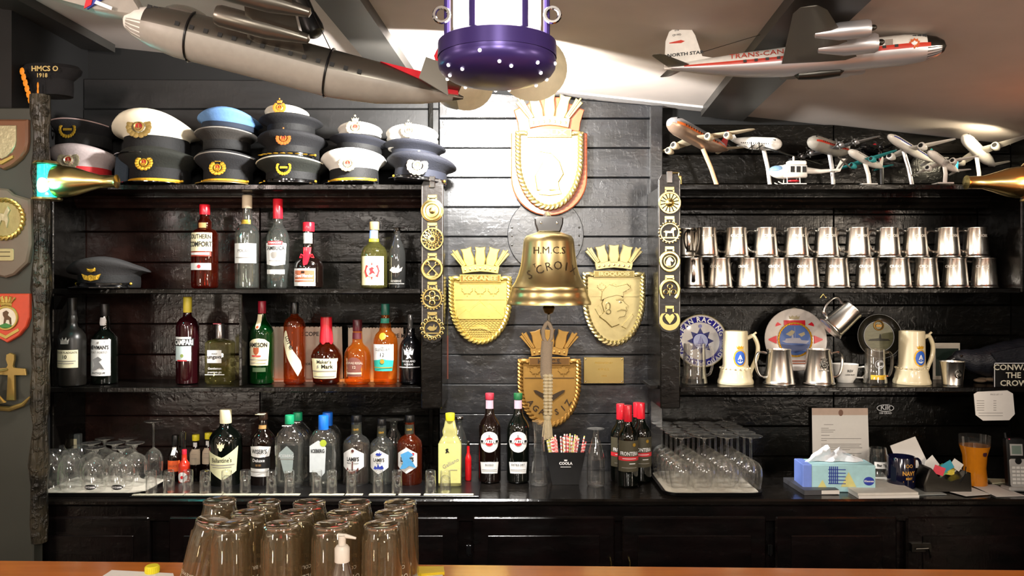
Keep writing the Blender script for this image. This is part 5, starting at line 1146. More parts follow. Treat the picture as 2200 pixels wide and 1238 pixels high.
o = G().tube([at(1743, 18, 2.05), at(1744, -40, 2.05)], .0012, 5).obj('hanging_wire', BLKP); tag(o, 'thin wire above the large red-lettered airliner', 'wire')
# tail of another hanging model at the very top left
t = T('model_jet', 'grey jet model with blue and red fin cut off by the top left edge', 'model aircraft', at(150, 12, 1.9)); kk = 1.9 / F
g = G(); g.prism([(-180 * kk, 60 * kk), (60 * kk, -18 * kk), (150 * kk, -32 * kk), (165 * kk, -28 * kk), (120 * kk, 60 * kk)], -.02, .02, inset=.012); g.obj('fuselage', GREYP, t)
g = G(); g.prism([(50 * kk, -16 * kk), (92 * kk, 12 * kk), (120 * kk, 70 * kk), (70 * kk, 70 * kk)], -.028, -.022); g.obj('tail_fin', BLUEI, t)
g = G(); g.prism([(45 * kk, -16 * kk), (60 * kk, -8 * kk), (78 * kk, 70 * kk), (66 * kk, 70 * kk)], -.031, -.0285); g.obj('fin_stripe', REDP, t)
g = G(); g.prism([(68 * kk, -6 * kk), (104 * kk, -20 * kk), (106 * kk, -13 * kk), (72 * kk, 1 * kk)], -.033, -.0315); g.obj('name_tab', WHITEI, t)
# black pipe with rubber boot beside it
g = G(); a, b = at(628, -40, 2.0), at(672, 62, 2.0); g.tube([a, b], .022, 16)
o = T('ceiling_pipe', 'dark pipe with a black rubber end above the diagonal airliner', 'pipe', at(650, 0, 2.0)); inv = Matrix.Translation(o.location).inverted()
g.xf(inv); g.obj('tube', DGREY, o); g = G(); g.tube([a.lerp(b, .72), a.lerp(b, .98), a.lerp(b, 1.10), a.lerp(b, 1.16)], .026, 16, taper=[.9, 1.08, 1.0, .5]); g.xf(inv); g.obj('rubber_end', BLKP, o)

# shelf models
TS = zt + .0005
def foot(px, Y): return (X(px, Y), Y, TS)
def rotm(pitch, yaw, roll): return (Matrix.Rotation(R_(yaw), 4, 'Z') @ Matrix.Rotation(R_(-pitch), 4, 'Y') @ Matrix.Rotation(R_(roll), 4, 'X')).to_euler()
ORANGEW = mat('tan_stand', 'C9A27C', .4)
ym = 2.80; km = ym / F
aircraft('model_jetliner', 'silver and red jetliner on a tan stand, leftmost on the upper right shelf', at(1502, 297, ym), 205 * km, 19 * km, rotm(13, 218, 4), ALU, span=.62, sweep=.22, chord=.17, tipc=.05, engines=((.22, .10, .038, .10), (.38, .0, .036, .10)), finm=mat('tail_red', 'A83030', .35), belly=mat('copper_belly', 'A88E7A', .3, .6), stripe=ORG, wmat=mat('cream_wing', 'C8B89C', .35, .2), stand=(foot(1540, 2.80), tuple(at(1510, 320, 2.80)), ORANGEW), finh=.26)
aircraft('model_propeller_plane', 'white four-propeller plane with dark wing behind the helicopter', at(1622, 308, 2.86), 130 * km, 14 * km, rotm(-10, 180 + 130, 8), WHP, 'prop', span=.62, sweep=.04, chord=.17, tipc=.07, engines=((.2, .14, .04, .16), (.38, .12, .036, .15)), prop=True, stand=(foot(1655, 2.86), tuple(at(1640, 318, 2.86)), WHP))
aircraft('model_airliner', 'white and grey airliner with red and gold stripes above the helicopter', at(1785, 318, 2.83), 160 * km, 16 * km, rotm(5, 216, 6), GREYP, span=.7, sweep=.12, chord=.18, tipc=.06, engines=((.22, .12, .04, .13), (.4, .06, .036, .12)), prop=True, stripe=STRP, wmat=ALU, finm=WHP, stand=(foot(1790, 2.83), tuple(at(1782, 328, 2.83)), ALU))
aircraft('model_turboprop', 'small turquoise and white airliner with red leaf tail right of the helicopter', at(1862, 345, 2.76), 125 * km, 9 * km, rotm(14, 212, 10), WHP, span=.55, sweep=.10, chord=.16, tipc=.06, wmat=TEALP, engines=((.18, .1, .05, .14),), finm=WHP, stand=(foot(1868, 2.76), tuple(at(1858, 350, 2.76)), WHP), finh=.24,
         extra=lambda t, L_, r, rad: G().prism(leaf(-.45 * L_, .17 * L_, .04 * L_), -.0045, -.003).obj('maple_leaf', REDP, t))
aircraft('model_dark_bomber', 'black twin-engined model plane with red markings in the middle of the upper right shelf', at(1888, 322, 2.91), 110 * km, 9 * km, rotm(4, 205, 8), mat('gunmetal', '1C1C1E', .25, .4), 'prop', span=.6, sweep=.04, chord=.18, tipc=.08, engines=((.2, .16, .06, .2),), prop=True, stand=(foot(1895, 2.90), tuple(at(1890, 325, 2.90)), BLKP),
         extra=lambda t, L_, r, rad: G().ell((.05 * L_, -.0, r * .8), (.12 * L_, r * .7, r * .7), 12, 6).obj('red_marking', REDP, t))
aircraft('model_jetliner', 'white twin-jet with dark blue stripe on a slim metal stand', at(1958, 322, 2.82), 175 * km, 10 * km, rotm(15, 212, 10), WHP, span=.5, sweep=.2, chord=.15, tipc=.05, engines=((.2, .09, .045, .12),), stripe=BLUEI, finm=TEALP, stand=(foot(1960, 2.82), tuple(at(1940, 320, 2.82)), ALU), finh=.2)
aircraft('model_jetliner', 'white small jet with red engine between the blue-striped jet and the right-hand jet', at(2028, 350, 2.73), 128 * km, 9 * km, rotm(16, 214, 10), WHP, span=.5, sweep=.22, chord=.15, tipc=.05, engines=((.2, .09, .05, .12),), finm=mat('tail_teal', '2A9ACB', .35), stand=(foot(2030, 2.73), tuple(at(2028, 350, 2.73)), WHP), finh=.22)
aircraft('model_jetliner', 'white jetliner with broad grey wing, rightmost on the upper right shelf', at(2105, 328, 2.87), 165 * km, 13 * km, rotm(20, 216, 22), WHP, span=.62, sweep=.24, chord=.19, tipc=.06, wmat=GREYP, engines=((.22, .08, .05, .13),), stand=(foot(2104, 2.87), tuple(at(2098, 336, 2.87)), WHP), finh=.26)
# helicopter, nose to the left
t = T('model_helicopter', 'white helicopter model with blue-tinted nose at the front of the upper right shelf', 'model aircraft', at(1705, 370, 2.74), 'model aircraft on the upper right shelf', rot=(0, 0, R_(4))); kh = 2.74 / F
g = G(); g.ell((-24 * kh, 0, 0), (30 * kh, 13 * kh, 15 * kh), 20, 12); g.box(-26 * kh, 26 * kh, -12 * kh, 12 * kh, -13 * kh, 15 * kh, .004); g.obj('cabin', WHP, t, smooth=60)
g = G(); g.box(-14 * kh, 26 * kh, -9 * kh, 9 * kh, 14 * kh, 24 * kh, .004); g.lathe([(2 * kh, 22 * kh), (2 * kh, 34 * kh)], 10); g.obj('rotor_housing', WHP, t)
g = G(); g.tube([(24 * kh, 0, 4 * kh), (60 * kh, 0, 2 * kh), (98 * kh, 0, 6 * kh)], 8 * kh, 12, taper=[1, .6, .35]); g.prism([(90 * kh, 0), (102 * kh, 2 * kh), (116 * kh, 30 * kh), (106 * kh, 30 * kh)], -.003, .003); g.prism([(78 * kh, 2 * kh), (94 * kh, 2 * kh), (94 * kh, 5 * kh), (78 * kh, 5 * kh)], -.02, .02); g.obj('tail_boom', WHP, t)
g = G(); g.ell((-34 * kh, 0, 4 * kh), (20 * kh, 12.4 * kh, 10 * kh), 16, 8); g.obj('windscreen', mat('tinted_screen', '7A9AB8', .1, coat=.5), t)
g = G()
for i in range(3): g.box((-12 + 13 * i) * kh, (-3 + 13 * i) * kh, -12.6 * kh, -11.8 * kh, -2 * kh, 11 * kh)
g.obj('window', INK, t)
g = G(); 
for s in (-1, 1):
    g.tube([(-38 * kh, s * 10 * kh, -22 * kh), (-30 * kh, s * 10 * kh, -26 * kh), (24 * kh, s * 10 * kh, -26 * kh)], 1.2 * kh, 6)
    for x in (-18, 10): g.tube([(x * kh, s * 8 * kh, -10 * kh), (x * kh, s * 10 * kh, -26 * kh)], 1 * kh, 6)
g.obj('skid', WHP, t)
g = G(); M = Matrix.Translation((0, 0, 34 * kh)) @ Matrix.Rotation(R_(34), 4, 'Z'); g.box(-110 * kh, 110 * kh, -3 * kh, 3 * kh, -.001, .001, M=M @ Matrix.Rotation(R_(4), 4, 'Y')); g.obj('main_rotor', DGREY, t)
g = G(); M = Matrix.Translation((110 * kh, -.006, 22 * kh)); 
for a in (40, 130): g.box(-18 * kh, 18 * kh, -.0008, .0008, -1.5 * kh, 1.5 * kh, M=M @ Matrix.Rotation(R_(a), 4, 'Y'))
g.obj('tail_rotor', DGREY, t)
g = G(); g.ell((0, 0, -19 * kh), (14 * kh, 6 * kh, 3 * kh), 12, 5); g.obj('red_float', REDP, t)
# little brass lock box beside it
t = T('brass_padlock', 'small brass bell-shaped lock at the left end of the upper right shelf', 'lock', (X(1452, 2.74), 2.74, zt)); 
G().box(-.022, .020, -.010, .010, 0, .034, .004).obj('lock_body', BRASS, t); g = G(); g.tube([(-.012, 0, .03), (-.012, 0, .044), (.010, 0, .044), (.010, 0, .03)], .003, 8); g.obj('shackle', BRASS, t)
# ------------------------------------------------------------------ crests
def ushape(w, h, flat=.45, n=20, top=0.0):
    """outline of a U-shaped shield, centred on x, from z=0 (top) down to -h"""
    p = [(-w, 0), (-w, -h * flat)]
    p += [(-w * math.cos(PI * i / n), -h * flat - h * (1 - flat) * math.sin(PI * i / n)) for i in range(1, n)]
    return p + [(w, -h * flat), (w, 0)]
def navycrown(g, w, h, y0, y1, z0=0, dark=None):
    """naval crown: curved band with three sails and four sterns; w half width at the top"""
    bw = w * .62; band = [(-bw, z0), (-bw * .5, z0 + h * .06), (0, z0 + h * .09), (bw * .5, z0 + h * .06), (bw, z0), (bw * 1.08, z0 + h * .26), (bw * .5, z0 + h * .34), (0, z0 + h * .37), (-bw * .5, z0 + h * .34), (-bw * 1.08, z0 + h * .26)]
    g.prism(band, y0, y1, inset=.0015)
    for x0, ang, hw, hh in ((-.56, .62, .11, .74), (-.33, .26, .20, .72), (0, 0, .20, .74), (.33, -.26, .20, .72), (.56, -.62, .11, .74)):
        M = Matrix.Translation((x0 * w, 0, z0 + h * .28)) @ Matrix.Rotation(-ang, 4, 'Y')
        a = hw * w; b = hh * h
        if hw > .12: g.prism([(-a * .7, 0), (-a * .95, b * .35), (-a * .8, b * .8), (-a * .98, b), (0, b * .96), (a * .98, b), (a * .8, b * .8), (a * .95, b * .35), (a * .7, 0)], y0 - .001, y1, M=M, inset=.003)
        else:
            g.prism([(-a * .7, 0), (-a, b * .55), (-a * 1.3, b * .9), (a * 1.3, b * .9), (a, b * .55), (a * .7, 0)], y0, y1, M=M, inset=.002)
            g.tube([(0, y0, b * .1), (0, y0, b * 1.0)], a * .35, 6, M=M)
    for i in range(7):
        x = (i - 3) * bw * .28; g.ell((x, y0 - .001, z0 + h * (.20 - .02 * abs(i - 3))), (bw * .07, .002, h * .05), 8, 4)
    return g
def crest(label, px0, px1, py0, py1, Y, m, title, crown_h=.27, boards=None, emblem=None, tsize=.021, flat=.35, sub=None):
    k = Y / F; w = (px1 - px0) * k / 2; H = (py1 - py0) * k
    t = T('ships_badge', label, 'crest', at((px0 + px1) / 2, py0, Y), "carved ship's badges on the plank wall")
    ch = H * crown_h; zs = -ch; sh = H - ch
    if boards:
        bm = boards; s = 1.0
        out = [(-w, zs - .004), (-w * .80, zs - .0), (-w * .83, zs + ch * .28), (-w * 1.0 * .93, zs + ch * .62), (-w * .55, zs + ch * .80), (-w * .38, zs + ch * .97), (0, zs + ch), (w * .38, zs + ch * .97), (w * .55, zs + ch * .80), (w * .93, zs + ch * .62), (w * .83, zs + ch * .28), (w * .80, zs), (w, zs - .004)]
        n = 18; fl = .55; out += [(w, zs - sh * fl)] + [(w * math.cos(PI * i / n), zs - sh * fl - sh * (1 - fl) * math.sin(PI * i / n)) for i in range(1, n)] + [(-w, zs - sh * fl)]
        G().prism(out, .006, .024, inset=.004).obj('back_board', bm, t)
        w2, sh2 = w * .88, sh * .93
    else: w2, sh2 = w, sh
    G().prism([(x, z + zs) for x, z in ushape(w2, sh2, flat)], -.004, .012, inset=.002).obj('shield', m, t)
    pth = [(x * .93, -.008, z * .965 + zs - .003) for x, z in ushape(w2, sh2, flat, 40)]
    pp = []
    for i in range(len(pth) - 1):
        a, b = Vector(pth[i]), Vector(pth[i + 1]); c = max(1, int((b - a).length / .0035))
        for j in range(c): pp.append(a.lerp(b, j / c))
    g = rope(G(), pp, w2 * .085, len(pp) / 7.5, 6); g.obj('rope_border', m, t)
    g = G()
    for s in (-1, 1): g.ell((s * w2 * .80, -.008, zs - .006), (w2 * .17, .008, .009), 12, 6); g.ell((s * w2 * .70, -.010, zs - .010), (w2 * .08, .009, .006), 8, 5)
    g.obj('rope_knot', m, t)
    g = navycrown(G(), w2 * .92, ch * .92, -.010, .008, zs + ch * .10); g.obj('naval_crown', m, t)
    nw = w2 * .66; nh = tsize * .95
    npl = G().prism(rect(-nw, nw, zs - nh, zs + nh * .35), -.014, -.003, inset=.0015).obj('name_plate', m, t)
    G().prism(rect(-nw * .95, nw * .95, zs - nh * .88, zs + nh * .22), -.0142, -.0138).obj('plate_field', mat('darker_' + m.name, {'gilded_relief': '6E5420', 'pale_gilded_relief': '7A6A3C', 'bronze_relief': '5A3E1C'}.get(m.name, '9A7A34'), .5, .6), npl)  # relief contrast put into the colour: darker field behind the lettering
    G().text(title, tsize, 0, zs - nh * .33, -.0145, .035, .06, nw * 1.75 / (tsize * .68 * max(len(title), 4))).obj('lettering', m if title != 'H.M.C.S.' else DARKBR, npl)
    if emblem: emblem(t, w2, sh2, zs, m)
    return t
def leaves_row(t, w, z, s, m):
    for i in (-1, 0, 1): G().prism(leaf(i * w * .42, z, s), -.009, -.003, inset=.0012).obj('maple_leaf', m, t)
def em_kokanee(t, w, h, zs, m):
    leaves_row(t, w, zs - h * .21, w * .19, m)
    G().prism(rect(-w * .80, w * .80, zs - h * .345, zs - h * .33), -.007, -.003).obj('bar', m, t)
    for pts, y in (([(-.78, -.50), (-.5, -.44), (-.35, -.48), (0, -.36), (.18, -.45), (.30, -.40), (.55, -.50), (.78, -.46), (.8, -.62), (-.8, -.62)], -.006), ([(-.5, -.60), (-.2, -.45), (.02, -.385), (.35, -.52), (.6, -.60)], -.009), ([(-.75, -.6), (-.45, -.49), (-.2, -.58), (.3, -.6), (.5, -.5), (.75, -.6), (.7, -.64), (-.7, -.64)], -.010)):
        G().prism([(x * w, zs + z * h) for x, z in pts], y, -.003, inset=.002).obj('mountain', m, t)
    g = G()
    for r in range(9):
        zz = zs - h * (.64 + r * .032); hw = w * (.76 - max(0, r - 1) * .05); n = 12
        g.tube([(-hw + 2 * hw * i / (n * 2), -.005 - .001 * (i % 2), zz + .0018 * (1 if i % 2 else -1)) for i in range(n * 2 + 1)], .0013, 5)
    g.obj('wave', m, t)
    G().prism([(x * w * .35, zs - h * .78 + z * h * .05) for x, z in ((-1, 0), (-.5, .7), (0, 1), (.5, .6), (.8, -.1), (1, -1), (.6, -.4), (0, .1), (-.5, -.1))], -.010, -.004, inset=.001).obj('fish', m, t)
crest("gilded ship's badge lettered KOKANEE with mountains and three maple leaves, left of the bell", 965, 1099, 533, 738, 2.90, GILT, 'KOKANEE', .30, emblem=em_kokanee, tsize=.023)
def em_head(t, w, h, zs, m):
    leaves_row(t, w * .95, zs - h * .20, w * .15, m)
    G().prism(rect(-w * .78, w * .78, zs - h * .33, zs - h * .31), -.007, -.003).obj('bar', m, t)
    S = w * .78
    def q(pts, c=(0, -.62)): return [(x * S + .0 * w, zs + (z - .62) * 1.0 * S - h * .22 + S * .0) for x, z in pts]
    # profile looking right
    prof = [(-.35, -.75), (-.62, -.55), (-.42, -.35), (-.52, .0), (-.40, .35), (-.1, .50), (.22, .42), (.38, .25), (.36, .16), (.46, .02), (.60, -.08), (.50, -.14), (.52, -.22), (.58, -.28), (.50, -.34), (.50, -.42), (.44, -.54), (.22, -.58), (.16, -.66), (.22, -.88), (-.1, -1.0)]
    G().prism(q(prof), -.011, -.003, inset=.004).obj('head', m, t)
    G().prism(q([(-.55, .12), (-.5, .48), (-.2, .80), (.1, .70), (.55, .82), (.70, .66), (.38, .46), (.40, .28), (.1, .34), (-.3, .24)]), -.014, -.004, inset=.003).obj('headdress', m, t)
    g = G(); g.torus((-.26 * S, -.012, zs - .62 * S - h * .22 - .10 * S), .10 * S, .03 * S, 14, 5, sz=1.5); g.torus((-.24 * S, -.013, zs - .62 * S - h * .22 - .33 * S), .10 * S, .025 * S, 14, 5); g.obj('ear', m, t)
    g = G(); zz = zs - .62 * S - h * .22
    g.tube([(.08 * S, -.012, zz + .16 * S), (.25 * S, -.013, zz + .20 * S), (.38 * S, -.012, zz + .14 * S)], .035 * S, 6); g.ell((.26 * S, -.012, zz + .06 * S), (.07 * S, .003, .04 * S), 8, 4); g.tube([(.12 * S, -.012, zz - .30 * S), (.3 * S, -.014, zz - .24 * S), (.5 * S, -.012, zz - .28 * S)], .03 * S, 6); g.obj('face_line', m, t)
    G().prism(q([(-.62, -.52), (-.8, -.2), (-.62, -.05), (-.5, -.3), (-.45, -.5)]), -.009, -.003, inset=.002).obj('hair_lock', m, t)
    G().prism(q([(.30, -.95), (.75, -.42), (.82, -.5), (.5, -1.05)]), -.009, -.003, inset=.002).obj('feather', m, t)
crest("pale gilded ship's badge lettered IROQUOIS with a profile head, right of the bell", 1252, 1385, 528, 742, 2.90, GILT2, 'IROQUOIS', .27, emblem=em_head, tsize=.019)
def em_ag(t, w, h, zs, m):
    for s in (-1, 1):
        g = G(); g.prism(leaf(s * w * .45, zs - h * .17, w * .19), -.008, -.003, inset=.001); g.obj('maple_leaf', m, t)
    G().prism(rect(-w * .80, w * .80, zs - h * .285, zs - h * .275), -.006, -.003).obj('bar', DARKBR, t)
    for s in (-1, 1): G().prism([(s * w * .1, zs - h * .62), (s * w * .45, zs - h * .50), (s * w * .5, zs - h * .46), (s * w * .42, zs - h * .46), (s * w * .05, zs - h * .54)], -.008, -.003).obj('horn', DARKBR, t)
    g = G(); g.arc_text('AGASSIZ', .030, w * .72, 0, zs - h * .47, R_(270), -.0045, .02, .04, step=.92, inner=True); g.obj('lettering', DARKBR, t)
crest("bronze ship's badge lettered HMCS AGASSIZ hanging behind the bell rope", 1113, 1247, 710, 916, 2.91, BRONZE, 'H.M.C.S.', .30, emblem=em_ag, tsize=.023)
def em_sioux(t, w, h, zs, m):
    S = w * .62
    G().prism([(x * S, zs - h * .52 + z * S) for x, z in ((-.6, -.9), (-.7, -.2), (-.3, .5), (-.5, 1.0), (.1, .9), (.5, .5), (.7, -.1), (.45, -.5), (.5, -.9))], -.010, -.003, inset=.004).obj('relief_figure', m, t)
    G().prism([(x * S, zs - h * .78 + z * S * .25) for x, z in ((-.5, .3), (-.2, .8), (.1, .2), (.5, .6), (.6, -.3), (0, -.7), (-.5, -.4))], -.009, -.003, inset=.002).obj('ground_scroll', m, t)
MAHO = mat('mahogany', '9A4A2C', .35, bump=.1, bs=20, coat=.3)
crest("large gilded ship's badge lettered SIOUX on a red-brown board at the top centre", 1098, 1262, 206, 463, 2.90, GILT2, 'SIOUX', .30, boards=MAHO, emblem=em_sioux, tsize=.024)

# ------------------------------------------------------------------ bell
Yb = 2.42; kb = Yb / F
t = T('ship_bell', 'polished brass ship bell engraved HMCS ST CROIX hanging in the centre', 'bell', at(1179, 655, Yb))
Rb = 91 * kb
def zz(py): return (655 - py) * kb
pf = [(Rb, 0), (Rb * 1.0, zz(650)), (Rb * .97, zz(643)), (Rb * .925, zz(634)), (Rb * .93, zz(631)), (Rb * .90, zz(626)), (Rb * .88, zz(620)), (Rb * .885, zz(617)), (Rb * .84, zz(612)), (Rb * .80, zz(606)), (Rb * .72, zz(590)), (Rb * .66, zz(570)), (Rb * .625, zz(545)), (Rb * .60, zz(522)), (Rb * .585, zz(514)), (Rb * .53, zz(507)), (Rb * .36, zz(502)), (Rb * .30, zz(500)), (.001, zz(500))]
inner = [(.001, zz(506)), (Rb * .5, zz(512)), (Rb * .56, zz(540)), (Rb * .68, zz(595)), (Rb * .95, zz(652)), (Rb, 0)]
g = G(); g.lathe([(a, b) for a, b in inner[::-1]][0:0] + [(Rb * .95, zz(652))] + pf, 64); g.lathe(inner[::-1][1:], 48); g.obj('bell_body', BRASSB, t, smooth=40)
def Rbell(z):
    for i in range(len(pf) - 1):
        if pf[i][1] <= z <= pf[i + 1][1]: k = (z - pf[i][1]) / max(pf[i + 1][1] - pf[i][1], 1e-6); return pf[i][0] + k * (pf[i + 1][0] - pf[i][0])
    return Rb * .6
BENG = mat('bell_engraving', '3A2A10', .5, .3)
g = G(); g.text('H.M.C.S', .030, -.002, zz(541), 0, .0, 0, 1.05); g.wrap(lambda z: Rbell(z) + .0017).obj('engraving', BENG, t)
g = G(); g.arc_text('CROIX', .036, .13, .024, zz(573) - .13, R_(90), 0, .0, step=.80); g.text('S', .038, -.066, zz(592), 0, .0, 0, 1, R_(28)); g.text('T', .017, -.048, zz(573), 0, .0, 0, 1, R_(22)); g.wrap(lambda z: Rbell(z) + .0017).obj('engraving', BENG, t)
g = G(); g.box(-28 * kb, 28 * kb, -.022, .022, zz(500), zz(472), .004); pr2 = [(-24, 500), (-30, 482), (-31, 470), (-26, 466), (26, 466), (31, 470), (30, 482), (24, 500)]
g = G(); g.prism([(x * kb, zz(y)) for x, y in pr2], -.020, .020, inset=.004); g.obj('hanger_strap', mat('black_leather_strap', '1A1614', .3, coat=.3), t)
g = G()
for s in (-1, 1): g.ell((s * 17 * kb, -.021, zz(480)), (.004, .003, .004), 8, 5)
g.obj('rivet', CHROME, t)
G().tube([(0, 0, zz(470)), (0, .1, zz(455)), (0, WY - Yb, zz(448))], .010, 10).obj('wall_bracket', BLKP, t)
g = G(); g.lathe([(.001, zz(676)), (9 * kb, zz(672)), (13 * kb, zz(662)), (9 * kb, zz(652)), (4 * kb, zz(640)), (4 * kb, zz(600)), (.001, zz(599))], 20); g.obj('clapper', mat('old_brass', '7A5A2A', .35, .9), t)
g = G(); g.tube([(0, 0, zz(676)), (0, 0, zz(692))], .0045, 8); g.torus((0, 0, zz(698)), .008, .003, 14, 6); g.obj('clapper_eye', STEEL, t)
# bell rope
t = T('bell_rope', 'cream knotted bell rope with fringed end hanging below the bell', 'rope', at(1176, 695, Yb))
ROPE = mat('cream_cord', 'D2C4A2', .85, bump=.5, bs=160); ROPE2 = mat('grey_cord', '9C8C78', .9, bump=.6, bs=220)
g = G(); g.tube([(-.004, -.012, 0), (-.014, -.008, -.02), (-.012, -.006, -.045), (0, -.004, -.06), (.012, -.006, -.045), (.014, -.008, -.02), (.004, -.012, 0), (0, -.012, .004)], .006, 8, True); g.obj('loop', ROPE2, t)
k = kb; g = G(); g.tube([(0, 0, -38 * k), (-2 * k, 0, -60 * k), (-3 * k, 0, -110 * k), (-1 * k, 0, -114 * k)], 12.5 * k, 12, flat=.6); 
g.obj('plaited_shaft', ROPE2, t)
g = G()
for i in range(12):
    for s in (-1, 1):
        g.ell((s * 4.5 * k + 1 * k, -.005 - .002 * (i % 2), (-112 - i * 7.4) * k), ((7.2 - .15 * i) * k, 7 * k, 4.6 * k), 8, 5, M=Matrix.Rotation(0, 4, 'Y'))
g.obj('braid', ROPE, t)
g = G(); g.lathe([(7 * k, -207 * k), (9 * k, -203 * k), (9 * k, -199 * k), (6 * k, -196 * k)], 14); g.obj('knot', ROPE, t)
g = G()
for i in range(26):
    a = random.uniform(0, 2 * PI); r = random.uniform(.3, 1); x, y = r * math.cos(a), r * math.sin(a)
    g.tube([(x * 5 * k, y * 4 * k, -204 * k), (x * 9 * k, y * 7 * k, -225 * k), (x * 10.5 * k, y * 8 * k, (-246 + random.uniform(-4, 4)) * k)], 1.7 * k, 5)
g.obj('fringe', ROPE, t)
# dark round plate behind the bell and small plate
t = T('round_back_plate', 'dark riveted round board on the wall behind the bell', 'wall plate', at(1172, 505, 2.944)); k = 2.944 / F
G().prism(circ(0, 0, 82 * k, 48), -.003, .005, inset=.002).obj('disc', WOODC, t)
g = G()
for s in (-1, 1):
    for dz in (16, -2, -22): g.ell((s * (72 if dz else 78) * k, -.004, dz * k), (.004, .003, .004), 8, 4)
g.obj('rivet', STEEL, t)
t = T('brass_plate', 'rectangular engraved brass plate right of the bronze badge', 'plaque', at(1297, 796, 2.944))
G().prism(rect(-43 * k, 43 * k, -28 * k, 28 * k), -.003, .005, inset=.001).obj('plate', BRASS, t)
g = G(); g.text('PRESENTED BY', .010, 0, 16 * k, -.0034, .0); g.text('H.M.C.S.', .012, 0, 2 * k, -.0034, 0); g.text('1964', .010, 0, -12 * k, -.0034, 0); g.obj('engraving', mat('worn_engraving', '9A7A30', .4, .8), t)
g = G()
for a in (-1, 1):
    for b in (-1, 1): g.ell((a * 39 * k, -.003, b * 24 * k), (.003, .002, .003), 8, 4)
g.obj('screw', CHROME, t)

